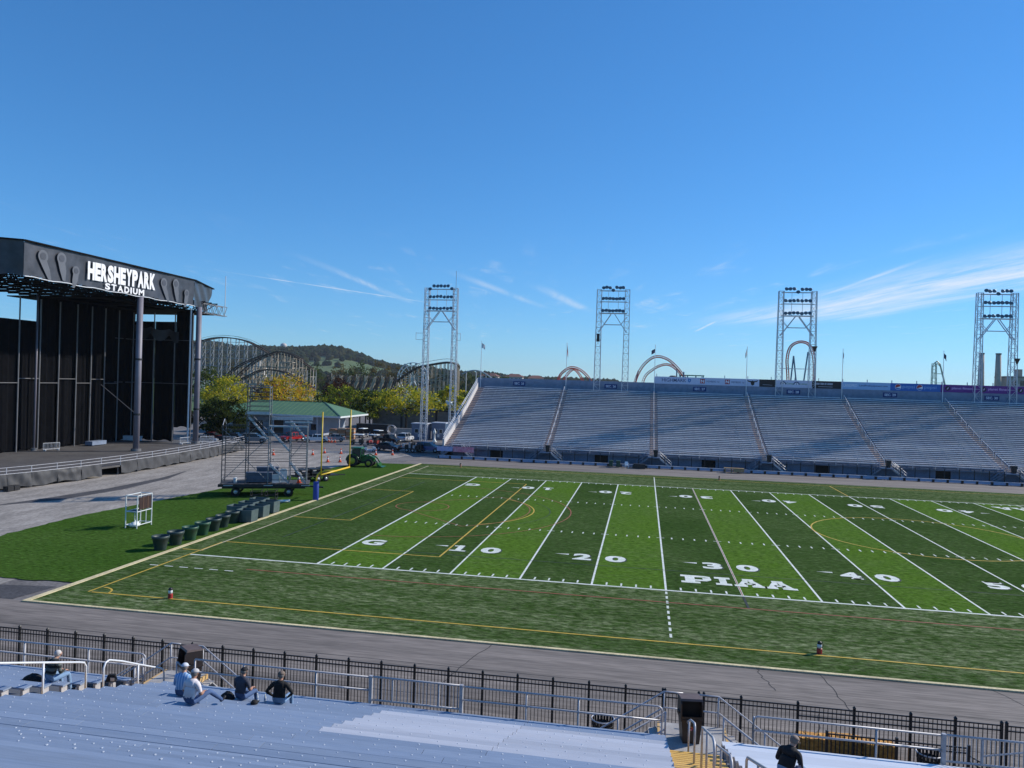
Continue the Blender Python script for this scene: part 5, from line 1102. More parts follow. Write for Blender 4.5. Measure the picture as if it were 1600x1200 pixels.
for x in (1.55, 6.75):
    for y in (0.25, 3.3): wheel(tl, x, y, 0.45, 0.28, None, 0.42)
    part('axle', MB().tube([(x,0.3,0.45),(x,3.2,0.45)], 0.07, 8), M_trail, tl)
part('drawbar', MB().bar((8.4,1.8,0.85),(10.2,1.8,0.7), 0.16), M_trail, tl)
for x in (0.4, 4.3, 8.0): part('reflector', MB().box(x, x+0.9, -0.115, -0.103, 1.12, 1.2), M_galv, tl)
sc = thing('scaffold', 'grey tube scaffold with a tall tower standing on the black trailer', 'scaffold', (TL[0], TL[1], 1.25), TA)
M_scaf = mat('scaffold_tube', (0.28, 0.29, 0.31), 0.45, 0.4, 0.2, 2); M_scafd = mat('scaffold_dark', (0.07, 0.072, 0.08), 0.5, 0.3, 0.1, 2)
US = [0.15, 2.45, 4.65, 6.75, 8.45]; HT = [6.0, 10.2, 10.1, 6.6, 6.6]
for v in (0.2, 2.6):
    for i, u in enumerate(US): part('standard', MB().tube([(u,v,0),(u,v,HT[i])], 0.05, 8), M_scafd if i < 2 else M_scaf, sc)
    for i in range(4):
        top = min(HT[i], HT[i+1]); z = 0.45
        while z < top:
            if not (i == 2 and z > 5.9):
                part('rung', MB().tube([(US[i],v,z),(US[i+1],v,z)], 0.028, 6), M_scafd, sc)
            z += 0.5 if i < 2 or i == 3 else 0.95
for u, h in zip(US, HT):
    for z in (0.5, 2.4, 4.3, 6.0, 8.0, 10.0):
        if z < h: part('transom', MB().tube([(u,0.2,z),(u,2.6,z)], 0.035, 6), M_scafd, sc)
for (a, za, b, zb, v) in ((0,0.3,1,2.6,0.2),(1,2.6,2,4.8,0.2),(2,0.3,1,2.5,0.2),(0,5.6,1,3.6,0.2),(3,0.3,2,2.6,2.6),(3,2.6,4,4.8,0.2),(4,0.4,3,2.6,0.2),(1,5.0,2,7.2,2.6),(2,5.0,1,7.2,2.6),(0,2.8,1,5.2,2.6),(3,3.0,2,5.4,2.6),(3,5.2,4,6.4,2.6)): part('brace', MB().tube([(US[a],v,za),(US[b],v,zb)], 0.028, 6), M_scaf, sc)
for (p, q) in (((2.5,0.3,7.0),(4.55,0.3,4.6)), ((4.7,0.3,5.6),(6.7,0.3,3.4)), ((6.8,0.3,6.5),(8.4,0.3,4.6)), ((4.7,0.3,2.1),(6.7,0.3,0.1)), ((6.8,0.3,2.2),(8.4,0.3,0.1))):
    f = MB()
    for dv in (0.0, 0.7): f.bar((p[0],p[1]+dv,p[2]), (q[0],q[1]+dv,q[2]), 0.06, 0.16)
    for t in range(1, 8): x = p[0]+(q[0]-p[0])*t/8; z = p[2]+(q[2]-p[2])*t/8; f.box(x-0.12, x+0.12, p[1], p[1]+0.7, z-0.02, z+0.02)
    part('stair', f, M_galv, sc)
for i, z in ((1, 7.1), (1, 9.9)): part('platform', MB().box(US[i], US[i+1], 0.25, 2.55, z, z+0.06), M_scaf, sc)
part('platform_truss', MB().box(4.7, 8.5, 0.15, 0.55, 5.9, 6.05), M_galv, sc); part('platform_truss', MB().box(6.2, 8.9, 0.1, 0.3, 6.35, 6.5), M_galv, sc)
part('toe_board', MB().box(US[1], US[2], 0.14, 0.19, 7.16, 7.45), M_galv, sc); part('roof_beam', MB().box(4.7, 8.9, 2.5, 2.7, 6.5, 6.85), M_galv, sc)
part('end_rail', MB().tube([(0.15,0.2,6.0),(0.15,1.4,6.6),(0.15,2.6,6.0)], 0.035, 6), M_galv, sc)
part('guard', MB().box(US[1]-0.02, US[2]+0.02, 0.17, 0.21, 10.15, 10.20), M_scaf, sc)
def Tp(u, v, z): return (TL[0]+u*math.cos(TA)-v*math.sin(TA), TL[1]+u*math.sin(TA)+v*math.cos(TA), z)
M_crate = mat('blue_grey_crate', (0.10, 0.12, 0.17), 0.6, 0, 0.1, 2)
def crate(label, u, v, w, d, h, m):
    o = thing('equipment_crate', label, 'crate', Tp(u, v, 1.25), TA); part('body', MB().box(-w/2, w/2, -d/2, d/2, 0.1, h), m, o); part('lid', MB().box(-w/2-0.03, w/2+0.03, -d/2-0.03, d/2+0.03, h+0.001, h+0.08), m, o)
    for s in (-1, 1): part('skid', MB().box(s*w*0.35-0.06, s*w*0.35+0.06, -d/2, d/2, 0, 0.1), M_dark, o)
crate('long blue-grey crate on the trailer between the scaffold posts', 3.7, 1.6, 2.6, 0.9, 1.0, M_crate); crate('second blue-grey crate stacked at the back of the trailer', 4.4, 2.9, 2.2, 0.7, 1.4, M_crate)
for u, v, h, lb in ((5.35, 1.3, 0.9, 'shorter white upright sheet on the trailer beside the blue-grey crate'), (6.1, 1.5, 1.45, 'taller white upright sheet on the trailer beside the scaffold post')):
    o = thing('white_board', lb, 'board', Tp(u, v, 1.25), TA+R(6)); part('sheet', MB().prism([(-0.36,0),(0.36,0),(0.36,h-0.12),(0.24,h),(-0.24,h),(-0.36,h-0.12)], lambda a, b, d: (a, d, b), -0.03, 0.03), M_pvc, o); part('foot', MB().box(-0.3, 0.3, -0.15, 0.15, 0, 0.04), M_galv, o)
o = thing('water_cooler', 'white bucket cooler at the left end of the trailer bed', 'cooler', Tp(1.4, 1.0, 1.25), 0); part('body', MB().lathe([(0.16,0),(0.2,0.5)], 14), M_pvc, o, True); part('lid', MB().lathe([(0.21,0.501),(0.2,0.56),(0.1,0.6)], 14), M_pvc, o)
# low frames and pipes lying before the trailer
M_rust = mat('dark_frame_steel', (0.035, 0.033, 0.035), 0.6, 0.3)
for i, (x, y, rz, lb) in enumerate(((-16.2, 21.7, 0.3, 'left of the black folded frame carts before the trailer'), (-14.9, 22.2, 0.2, 'right of the black folded frame carts before the trailer'))):
    o = thing('frame_cart', lb, 'cart', (x, y, 0), rz, 'black frame carts before the trailer')
    for zz in (0.18, 0.55, 0.95): part('shelf_frame', MB().tube([(-0.5,-0.4,zz),(0.5,-0.4,zz+0.12),(0.5,0.4,zz+0.12),(-0.5,0.4,zz)], 0.03, 6, closed=True), M_rust, o)
    for sx in (-0.5, 0.5):
        for sy in (-0.4, 0.4): part('leg', MB().tube([(sx,sy,0.05),(sx,sy,1.15)], 0.03, 6), M_rust, o)
    part('tray', MB().box(-0.5, 0.5, -0.4, 0.4, 0.12, 0.17), M_rust, o)
    for sx in (-0.4, 0.4): part('caster', MB().tube([(sx,-0.43,0.06),(sx,-0.37,0.06)], 0.06, 10), M_tyre, o)
for x, y, rz, lb in ((-14.55, 21.0, 0.4, 'left white pipe lying on the turf before the trailer'), (-13.45, 21.9, 0.5, 'right white pipe lying on the turf before the trailer')):
    o = thing('white_pipe', lb, 'pipe', (x, y, 0), rz, 'white pipes on the turf'); part('tube', MB().tube([(-0.6,0,0.13),(0.6,0,0.13)], 0.13, 12), M_pvc, o, True); part('collar', MB().tube([(0.45,0,0.13),(0.62,0,0.13)], 0.15, 12), M_pvc, o)
# second trailer behind the goal post
t2_ = thing('utility_trailer', 'low black utility trailer loaded with benches behind the goal post', 'trailer', (-17.3, 37.6, 0), R(52))
part('bed', MB().box(-2.6, 2.6, -1.0, 1.0, 0.6, 0.72), M_trail, t2_); part('drawbar', MB().bar((2.6,0,0.62),(4.0,0,0.5), 0.12), M_trail, t2_)
for x in (-0.2, 0.8):
    for y in (-1.15, 1.15): wheel(t2_, x, y, 0.36, 0.22, None, 0.5)
for i, x in enumerate((-1.7, -0.3, 1.1)): part('stacked_bench', MB().box(x-0.55, x+0.55, -0.9, 0.9, 0.95, 1.05).box(x-0.5, x-0.4, -0.8, 0.8, 0.72, 0.95).box(x+0.4, x+0.5, -0.8, 0.8, 0.72, 0.95).box(x-0.55, x+0.55, -0.9, 0.9, 1.4, 1.5).box(x-0.5, x-0.4, -0.8, 0.8, 1.05, 1.4), M_trail, t2_)
# ---------------------------------------------------------------- tractor
tk_ = thing('tractor', 'green tractor with yellow wheels and a front loader at the turf edge', 'tractor', (-18.1, 54.0, 0), R(4))
M_jg = mat('tractor_green', (0.012, 0.11, 0.02), 0.35, 0, 0.08, 2); M_jy = mat('tractor_yellow', (0.62, 0.48, 0.03), 0.4); M_glassd = mat('dark_glass', (0.02, 0.03, 0.035), 0.08)
part('hood', MB().prism([(0.35,0.75),(2.15,0.75),(2.2,1.25),(2.0,1.42),(0.35,1.62)], lambda u, v, d: (u, d, v), -0.36, 0.36), M_jg, tk_); part('chassis', MB().box(-1.1, 2.0, -0.3, 0.3, 0.45, 0.8), M_dark, tk_)
cb = MB()
for x, y in ((-0.95,-0.7),(-0.95,0.7),(0.35,-0.7),(0.35,0.7)): cb.bar((x,y,1.0),(x*0.92,y*0.93,2.5), 0.09)
part('cab_frame', cb, M_jg, tk_); part('cab_glass', MB().hexa([(-0.9,-0.66,1.1),(0.32,-0.66,1.1),(0.32,0.66,1.1),(-0.9,0.66,1.1),(-0.82,-0.6,2.45),(0.26,-0.6,2.45),(0.26,0.6,2.45),(-0.82,0.6,2.45)]), M_glassd, tk_)
part('cab_roof', MB().hexa([(-1.1,-0.82,2.5),(0.5,-0.82,2.5),(0.5,0.82,2.5),(-1.1,0.82,2.5),(-1.0,-0.72,2.68),(0.4,-0.72,2.68),(0.4,0.72,2.68),(-1.0,0.72,2.68)]), M_jg, tk_)
for y in (-0.85, 0.85):
    wheel(tk_, -0.75, y, 0.82, 0.45, M_jy, 0.6); wheel(tk_, 1.55, y*0.9, 0.56, 0.34, M_jy, 0.6)
    part('fender', MB().tube([(-0.75+0.9*math.cos(R(a)), y, 0.82+0.9*math.sin(R(a))) for a in range(10, 181, 17)], 0.12, 6), M_jg, tk_)
    part('loader_arm', MB().tube([(0.45,y*0.75,1.35),(1.3,y*0.75,1.72),(2.3,y*0.75,1.25),(2.9,y*0.75,0.45)], 0.09, 8), M_jg, tk_)
    part('headlight', MB().box(2.16, 2.215, y*0.28-0.1, y*0.28+0.1, 1.05, 1.18), M_jy, tk_)
part('bucket', MB().prism([(2.75,0.55),(2.85,0.05),(3.6,0.02),(3.62,0.08),(2.98,0.12),(2.9,0.6)], lambda u, v, d: (u, d, v), -0.95, 0.95), M_jg, tk_); part('bucket_side', MB().prism([(2.8,0.6),(2.85,0.08),(3.55,0.05)], lambda u, v, d: (u, d, v), -0.99, -0.955), M_jg, tk_); part('exhaust', MB().tube([(0.6,0.2,1.55),(0.6,0.2,2.4)], 0.05, 8), M_dark, tk_)

# ---------------------------------------------------------------- cones
M_cone = mat('cone_orange', (0.75, 0.10, 0.03), 0.5, 0, 0.06); M_refl = mat('cone_white', (0.7, 0.7, 0.7), 0.5)
cb_me = MB().box(-0.2, 0.2, -0.2, 0.2, 0, 0.04).mesh('base', M_cone); cc_me = MB().lathe([(0.16,0.041),(0.105,0.30)], 14).mesh('lower_cone', M_cone, True); cw_me = MB().lathe([(0.105,0.301),(0.07,0.48)], 14).mesh('white_band', M_refl, True); ct_me = MB().lathe([(0.07,0.481),(0.03,0.72)], 14).mesh('tip', M_cone, True)
cl = [((-35.5,62.4),'orange cone seen through the scaffold'), ((-30.2,65.1),'orange cone just right of the scaffold top row'), ((-29.8,68.7),'orange cone left of the goal post uprights'), ((-27.1,69.0),'orange cone between the goal post uprights on the lot'), ((-24.1,56.9),'left of two cones behind the tractor on the turf edge'), ((-22.5,57.6),'right of two cones behind the tractor on the turf edge'), ((-21.4,69.7),'orange cone before the white mini car'), ((-19.0,70.9),'orange cone before the dark sedan'), ((-37.6,88.3),'left cone of the trio beside the silver car'), ((-37.0,88.2),'middle cone of the trio beside the silver car'), ((-36.5,88.6),'right cone of the trio beside the silver car'), ((-18.4,85.0),'orange cone behind the dark sedan'), ((-31.2,100.5),'orange barrel cone among the golf carts')]
for (x, y), lb in cl:
    o = thing('traffic_cone', lb, 'cone', (x, y, 0), rnd.uniform(0, 1.5), 'orange traffic cones on the lot'); o.scale = (1.25,)*3
    for nm, me in (('base', cb_me), ('lower_cone', cc_me), ('white_band', cw_me), ('tip', ct_me)): inst(nm, me, o)
o = thing('traffic_cone', 'orange cone standing on the right end of the trailer', 'cone', Tp(7.7, 1.2, 1.25), 0.3, 'orange traffic cones on the lot'); o.scale = (1.25,)*3
for nm, me in (('base', cb_me), ('lower_cone', cc_me), ('white_band', cw_me), ('tip', ct_me)): inst(nm, me, o)

# ---------------------------------------------------------------- vehicles
def paint(name, c): return mat(name, c, 0.25, 0.1, 0.03, 1)
M_lampw = mat('headlight_glass', (0.7, 0.72, 0.74), 0.2); M_lampr = mat('tail_light', (0.4, 0.02, 0.02), 0.3)
def vehicle(label, loc, rz, m, kind='sedan', name='parked_car', cat='car'):
    o = thing(name, label, cat, loc, rz, 'vehicles parked on the lot'); w = 0.88
    low = {'sedan': [(-2.2,0.35),(-2.25,0.75),(-2.1,0.95),(-1.2,1.0),(1.0,0.98),(1.9,0.85),(2.2,0.65),(2.2,0.35)], 'suv': [(-2.25,0.4),(-2.3,0.9),(-2.2,1.12),(1.0,1.10),(1.95,1.02),(2.25,0.8),(2.25,0.4)], 'pickup': [(-2.7,0.5),(-2.75,1.05),(1.2,1.08),(2.3,1.02),(2.6,0.85),(2.6,0.5)]}[kind]
    cab = {'sedan': [(-1.75,0.97),(-1.0,1.42),(0.25,1.44),(1.15,0.97)], 'suv': [(-2.2,1.1),(-1.95,1.70),(0.2,1.74),(1.15,1.1)], 'pickup': [(-0.6,1.06),(-0.45,1.75),(0.75,1.76),(1.45,1.06)]}[kind]
    rf_ = {'sedan': 1.43, 'suv': 1.73, 'pickup': 1.76}[kind]
    part('body', MB().prism(low, lambda u, v, d: (u, d, v), -w, w), m, o)
    n = len(cab); z0, z1 = cab[0][1], rf_
    ins = lambda v: w*(0.97-0.16*(v-z0)/(z1-z0))
    c = MB(); vs_ = [(u, -ins(v), v) for u, v in cab]+[(u, ins(v), v) for u, v in cab]; c.add(vs_, [tuple(range(n)), tuple(range(n, 2*n))[::-1]]+[(i, n+i, n+i+1, i+1) for i in range(n-1)]); part('cabin_glass', c, M_glassd, o)
    a, b = cab[1], cab[2]; part('roof', MB().hexa([(a[0],-ins(a[1])-0.01,a[1]-0.05),(b[0],-ins(b[1])-0.01,b[1]-0.05),(b[0],ins(b[1])+0.01,b[1]-0.05),(a[0],ins(a[1])+0.01,a[1]-0.05),(a[0]+0.05,-ins(a[1]),a[1]+0.03),(b[0]-0.05,-ins(b[1]),b[1]+0.03),(b[0]-0.05,ins(b[1]),b[1]+0.03),(a[0]+0.05,ins(a[1]),a[1]+0.03)]), m, o)
    for u in ((cab[0][0]+cab[1][0])/2+0.1, (a[0]+b[0])/2+0.1, (cab[2][0]+cab[3][0])/2):
        for s in (-1, 1): part('pillar', MB().bar((u, s*(w*0.975), z0), (u-0.05 if u < 0 else u-0.12, s*(ins(z1)+0.012), z1-0.02), 0.09, 0.03), m, o)
    L_ = 1.45 if kind != 'pickup' else 1.7
    for x in (-L_, L_):
        for y in (-0.80, 0.80): wheel(o, x, y, 0.35 if kind == 'sedan' else 0.40, 0.24)
    xf, xb = low[-1][0], low[0][0]
    for s in (-1, 1): part('headlight', MB().box(xf-0.12, xf+0.02, s*0.62-0.18, s*0.62+0.18, 0.62, 0.78), M_lampw, o); part('tail_light', MB().box(xb-0.06, xb+0.1, s*0.66-0.14, s*0.66+0.14, 0.75, 0.92), M_lampr, o)
    part('bumper', MB().box(xf-0.05, xf+0.06, -0.8, 0.8, 0.36, 0.5), M_dark, o)
    if kind == 'pickup': part('load_bed', MB().box(-2.65, -0.75, -0.72, 0.72, 1.081, 1.12), M_dark, o)
    return o
vehicle('red pickup truck parked under the green roof', (-44.2, 87.0, 0), R(250), paint('car_red', (0.42, 0.02, 0.02)), 'pickup', 'parked_truck', 'truck')
vehicle('white sedan seen between the scaffold and the goal post', (-39.9, 87.6, 0), R(205), paint('car_white', (0.72, 0.74, 0.76)))
vehicle('silver car beside the trio of cones', (-37.6, 90.6, 0), R(200), paint('car_silver', (0.32, 0.32, 0.33)))
vehicle('dark blue sedan facing right behind the two cones', (-22.0, 77.6, 0), R(-14), paint('car_navy', (0.012, 0.017, 0.035)))
vehicle('blue car parked against the end of the far stand', (-14.9, 78.3, 0), R(-8), paint('car_blue', (0.03, 0.10, 0.26)), 'suv')
vehicle('navy pickup truck in the shade beside the stage', (-52.2, 79.5, 0), R(10), paint('car_dark_blue', (0.02, 0.03, 0.06)), 'pickup', 'parked_truck', 'truck')
vehicle('grey van in the shade behind the left scaffold posts', (-48.6, 80.6, 0), R(15), paint('car_grey', (0.30, 0.31, 0.33)), 'suv')
vehicle('dark red car under the dark tree next to the stage', (-57.8, 82.0, 0), R(5), paint('car_maroon', (0.12, 0.015, 0.015)))
vehicle('pale car seen through the gap at the right stage column', (-55.5, 75.5, 0), R(12), paint('car_pale', (0.45, 0.46, 0.48)))
vehicle('black pickup truck in front of the long black trailer', (-27.0, 91.5, 0), R(-20), paint('car_black', (0.012, 0.012, 0.014)), 'pickup', 'parked_truck', 'truck')
vehicle('white van standing before the low pale wall', (-25.4, 97.6, 0), R(85), paint('car_white2', (0.62, 0.64, 0.68)), 'suv')
def golf_cart(label, loc, rz, m, roof=True):
    o = thing('golf_cart', label, 'golf cart', loc, rz, 'golf carts and buggies on the lot')
    part('body', MB().prism([(-1.15,0.28),(-1.15,0.85),(-0.35,0.85),(-0.3,0.4),(0.45,0.4),(0.6,0.85),(1.1,0.75),(1.2,0.3)], lambda u, v, d: (u, d, v), -0.58, 0.58), m, o); part('seat', MB().box(-0.85, -0.3, -0.52, 0.52, 0.86, 0.96).box(-0.95, -0.82, -0.52, 0.52, 0.861, 1.3), M_dark, o)
    for x in (-0.75, 0.8):
        for y in (-0.55, 0.55): wheel(o, x, y, 0.23, 0.2)
    if roof:
        for x in (-1.0, 0.62):
            for y in (-0.52, 0.52): part('roof_post', MB().tube([(x,y,0.8),(x*0.9,y,1.85)], 0.025, 6), M_dark, o)
        part('roof', MB().hexa([(-1.15,-0.62,1.84),(0.8,-0.62,1.84),(0.8,0.62,1.84),(-1.15,0.62,1.84),(-1.0,-0.52,1.94),(0.65,-0.52,1.94),(0.65,0.52,1.94),(-1.0,0.52,1.94)]), M_pvc, o)
    part('steering_wheel', MB().tube([(0.35+0.06*math.sin(R(a)), 0.25+0.17*math.cos(R(a)), 1.05+0.15*math.sin(R(a))) for a in range(0, 360, 40)], 0.018, 5, closed=True), M_dark, o)
golf_cart('white roofed golf cart on the lot behind the tractor', (-31.2, 86.6, 0), R(190), paint('cart_black', (0.02, 0.02, 0.022)))
golf_cart('long white topped buggy with red seats right of the golf cart', (-28.4, 87.4, 0), R(170), paint('cart_red', (0.3, 0.04, 0.03)))
golf_cart('small white buggy without a roof before the dark sedan', (-24.3, 74.3, 0), R(20), paint('cart_white', (0.7, 0.7, 0.7)), False)
golf_cart('white roofed golf cart parked by the long black trailer', (-31.9, 99.4, 0), R(150), paint('cart_dark', (0.03, 0.03, 0.035)))
golf_cart('golf cart with a pale roof among the lumber stacks', (-36.3, 103.0, 0), R(80), paint('cart_grey', (0.25, 0.25, 0.26)))
# dark utility trailer with gear, orange edge (beside the blue car)
o = thing('gear_trailer', 'cluttered black gear trailer with an orange tail beside the blue car', 'trailer', (-17.6, 77.3, 0), R(-8))
part('bed', MB().box(-2.3, 2.0, -0.9, 0.9, 0.55, 0.68), M_trail, o); part('cage', MB().tube([(-1.9,-0.85,0.68),(-1.9,-0.85,1.75),(1.8,-0.85,1.75),(1.8,-0.85,0.68)], 0.05, 6).tube([(-1.9,0.85,0.68),(-1.9,0.85,1.75),(1.8,0.85,1.75),(1.8,0.85,0.68)], 0.05, 6), M_trail, o)
part('tail_ramp', MB().hexa([(-3.1,-0.8,0.1),(-2.3,-0.8,0.3),(-2.3,0.8,0.3),(-3.1,0.8,0.1),(-2.9,-0.75,0.75),(-2.3,-0.75,0.9),(-2.3,0.75,0.9),(-2.9,0.75,0.75)]), mat('ramp_orange', (0.45, 0.10, 0.03), 0.6), o)
for i in range(9): x = -1.6+i*0.4; h = rnd.uniform(0.3, 0.95); part('loose_gear', MB().box(x-0.17, x+0.17, -0.7+rnd.uniform(0, 0.6), 0.7, 0.68, 0.68+h), rnd.choice((M_dark, M_trail, M_galv, M_bin)), o)
for x in (-0.6, 0.5):
    for y in (-1.0, 1.0): wheel(o, x, y, 0.34, 0.22)
# lumber stacks
M_lum = mat('orange_lumber', (0.50, 0.24, 0.12), 0.8, 0, 0.2, 3)
o = thing('lumber_stack', 'orange wooden pallets and planks stacked before the green roof', 'lumber', (-38.4, 96.8, 0), R(6))
for i in range(6):
    for j in range(3):
        part('plank_bundle', MB().box(-2.6+j*1.75, -1.0+j*1.75, -0.6, 0.6, 0.1+i*0.36, 0.1+i*0.36+0.30) if not (i > 4 and j == 0) else MB().box(-2.4, -1.3, -0.5, 0.5, 1.9, 2.0), M_lum if (i+j) % 3 else mat('pale_lumber', (0.55, 0.42, 0.30), 0.8, 0, 0.2, 3), o)
# long black trailer
o = thing('box_trailer', 'long low black trailer parked before the grey stone wall', 'trailer', (-36.6, 110.0, 0), R(3)); part('box', MB().box(-3.6, 3.4, -1.1, 1.1, 0.45, 2.35), M_trail, o); part('roof_cap', MB().box(-3.65, 3.45, -1.15, 1.15, 2.351, 2.45), M_dark, o)
for x in (-0.6, 0.5): wheel(o, x, -1.1, 0.4, 0.25)
for i in range(7): part('side_rib', MB().box(-3.4+i*1.1, -3.34+i*1.1, -1.13, -1.101, 0.5, 2.3), M_dark, o)
# steel crate with wire wheel beside it
o = thing('wire_cage', 'round wire cage cart standing right of the long black trailer', 'cart', (-32.2, 108.5, 0)); part('ring', MB().tube([(0.9*math.cos(R(a)), 0, 1.5+0.9*math.sin(R(a))) for a in range(0, 360, 20)], 0.06, 6, closed=True), M_galv, o); part('ring', MB().tube([(0.9*math.cos(R(a)), 0.7, 1.5+0.9*math.sin(R(a))) for a in range(0, 360, 20)], 0.06, 6, closed=True), M_galv, o); part('base', MB().box(-0.9, 0.9, 0, 0.7, 0.1, 0.55), M_galv, o)
# ticket sheds
def shed(label, x0, x1, y0, y1, h, m, win=True):
    o = thing('ticket_shed', label, 'shed', (x0, y0, 0)); w, d = x1-x0, y1-y0
    part('wall', MB().box(0, w, 0, d, 0, h), m, o); part('roof', MB().hexa([(-0.15,-0.2,h),(w+0.15,-0.2,h),(w+0.15,d+0.15,h),(-0.15,d+0.15,h),(-0.1,-0.12,h+0.16),(w+0.1,-0.12,h+0.16),(w+0.1,d+0.1,h+0.16),(-0.1,d+0.1,h+0.16)]), M_galv, o)
    if win:
        for a in (0.2, 0.55): f = part('window', MB().box(w*a, w*a+w*0.25, -0.05, -0.003, 1.3, 2.2), M_whitem, o); part('pane', MB().box(w*a+0.06, w*a+w*0.25-0.06, -0.07, -0.051, 1.36, 2.14), M_glassd, f)
        part('notice', MB().box(w*0.42, w*0.58, -0.02, -0.003, 0.5, 1.1), M_pvc, o)
    return o
M_shed = mat('shed_blue_grey', (0.16, 0.20, 0.29), 0.7, 0, 0.1, 1)
shed('blue-grey ticket shed with two windows at the foot of the first tower', -26.2, -22.9, 104, 107, 3.2, M_shed); shed('second blue-grey shed between the first tower legs', -22.3, -19.4, 105.5, 108.5, 3.4, M_shed, True); shed('plain blue-grey shed beside the end of the far stand', -15.2, -12.2, 92, 96, 3.0, M_shed, False)
o = thing('propane_dome', 'white domed tank between the sheds and the far stand', 'tank', (-18.2, 108.5, 0)); part('dome', MB().lathe([(1.3,2.2),(1.25,2.9),(0.9,3.4),(0.02,3.6)], 18), M_pvc, o, True); part('base', MB().lathe([(1.3,0),(1.3,2.199)], 18), M_shed, o)
o = thing('lamp_statue', 'white ornamental post in front of the blue-grey sheds', 'post', (-20.0, 99.5, 0)); part('shaft', MB().lathe([(0.35,0),(0.35,0.4),(0.18,0.5),(0.16,1.6),(0.32,1.7),(0.3,2.1),(0.08,2.5),(0.02,2.8)], 14), M_pvc, o, True); part('base', MB().box(-0.45, 0.45, -0.45, 0.45, -0.01, 0.12), M_pvc, o)
o = thing('white_banner_sail', 'tall white feather flag beside the sheds', 'flag', (-19.0, 104.0, 0)); part('pole', MB().tube([(0,0,0),(0,0,3.6)], 0.04, 6), M_galv, o); part('sail', MB().grid(lambda u, v: (u*0.75*(0.6+0.4*math.sin(v*2.6)), 0.05*math.sin(v*6), 0.4+v*3.1), 4, 10), M_pvc, o)
# low pale wall
o = thing('low_wall', 'low pale concrete wall behind the golf carts', 'wall', (-34.5, 112, 0)); part('blocks', MB().box(0, 9.0, 0, 0.4, 0, 1.5), mat('pale_wall', (0.42, 0.40, 0.37), 0.8, 0, 0.1, 1), o); part('coping', MB().box(-0.05, 9.05, -0.06, 0.46, 1.501, 1.6), M_conc, o)

# ================================================================ background buildings
M_groof = mat('green_metal_roof', (0.105, 0.205, 0.10), 0.55, 0, 0.1, 0.5, 0, (0.085, 0.175, 0.085), (1,1,1), 'World', 0.06)
gb = thing('green_roof_building', 'long low building with a green hipped metal roof', 'building', (-54, 108, 0))
ex, ey, ez, rz_ = 13.7, 8.0, 4.3, 6.85
A = [(-ex-2,-ey,ez),(ex,-ey,ez),(ex,ey,ez),(-ex-2,ey,ez)]; Rg = [(-ex+5,0,rz_),(ex-7,0,rz_)]
for nm, pts in (('roof_front', [A[0],A[1],Rg[1],Rg[0]]), ('roof_right', [A[1],A[2],Rg[1]]), ('roof_back', [A[2],A[3],Rg[0],Rg[1]]), ('roof_left', [A[3],A[0],Rg[0]])): part(nm, MB().add(pts, [tuple(range(len(pts)))]), M_groof, gb)
for p, q in ((A[1],Rg[1]),(A[2],Rg[1]),(Rg[0],Rg[1]),(A[0],Rg[0])): part('ridge_cap', MB().bar((p[0],p[1],p[2]+0.03),(q[0],q[1],q[2]+0.03), 0.3, 0.08), mat('ridge_dark_green', (0.035, 0.09, 0.06), 0.5), gb)
for i in range(26):
    x = -ex-1+i*1.1; t = 1.0
    xt = max(Rg[0][0], min(Rg[1][0], x)); f = 1.0 if Rg[0][0] <= x <= Rg[1][0] else (1-(x-Rg[1][0])/(ex-Rg[1][0]) if x > Rg[1][0] else 1-(Rg[0][0]-x)/(Rg[0][0]+ex+2))
    if f > 0.05: part('roof_seam', MB().bar((x,-ey,ez+0.02),(x,-ey+ey*f,ez+(rz_-ez)*f+0.02), 0.05, 0.06), M_groof, gb)
part('fascia', MB().box(-ex-2, ex, -ey-0.06, -ey, ez-0.32, ez+0.02), M_pvc, gb); part('fascia', MB().box(ex, ex+0.06, -ey, ey, ez-0.32, ez+0.02), M_pvc, gb); part('soffit', MB().box(-ex-2, ex, -ey+0.01, ey, ez-0.36, ez-0.33), M_galv, gb)
part('wall', MB().box(-ex, ex-5.0, -ey+3, ey-1, 0, ez-0.37), mat('pale_blue_wall', (0.36, 0.41, 0.50), 0.8, 0, 0.08, 1), gb)
for x, w, z0, z1, m in ((-12,3,0,2.6,M_inshade),(-8,3,0,2.6,M_inshade),(-3.5,3.2,0.1,2.9,mat('garage_brown', (0.08,0.045,0.035), 0.7)),(2.2,0.8,1.2,2.2,M_glassd),(4.2,0.9,0.1,2.3,M_galv),(6.0,1.2,1.1,2.3,M_glassd)): part('door' if z0 < 1 else 'window', MB().box(x, x+w, -ey+2.93, -ey+2.99, z0, z1), m, gb)  # the two near-black panels at left paint the shade under the eave
for x in (ex-0.4, ex-5.2, ex-10.2, ex-15): part('post', MB().box(x-0.12, x+0.12, -ey+0.3, -ey+0.54, 0, ez-0.37), M_galv, gb)
for y in (-2, 4, ey-0.5): part('post', MB().box(ex-0.52, ex-0.28, y-0.12, y+0.12, 0, ez-0.37), M_dark, gb)
sb = thing('stone_wall_building', 'dark grey stone walled building behind the yellow tree', 'building', (-34, 135, 0)); M_stone = mat('dark_grey_stone', (0.17, 0.165, 0.165), 0.9, 0, 0.2, 0.9, 0.2, (0.11, 0.108, 0.11), (1,1,1.6), 'World', 0.25)
part('wall', MB().box(-12.3, 12.5, 0, 14, 0, 4.6), M_stone, sb); part('coping', MB().box(-12.5, 12.7, -0.2, 14.2, 4.601, 4.85), M_dark, sb)
for x in (-4.6, 4.4): part('pilaster', MB().box(x-0.25, x+0.25, -0.12, -0.003, 0, 4.6), M_dark, sb)
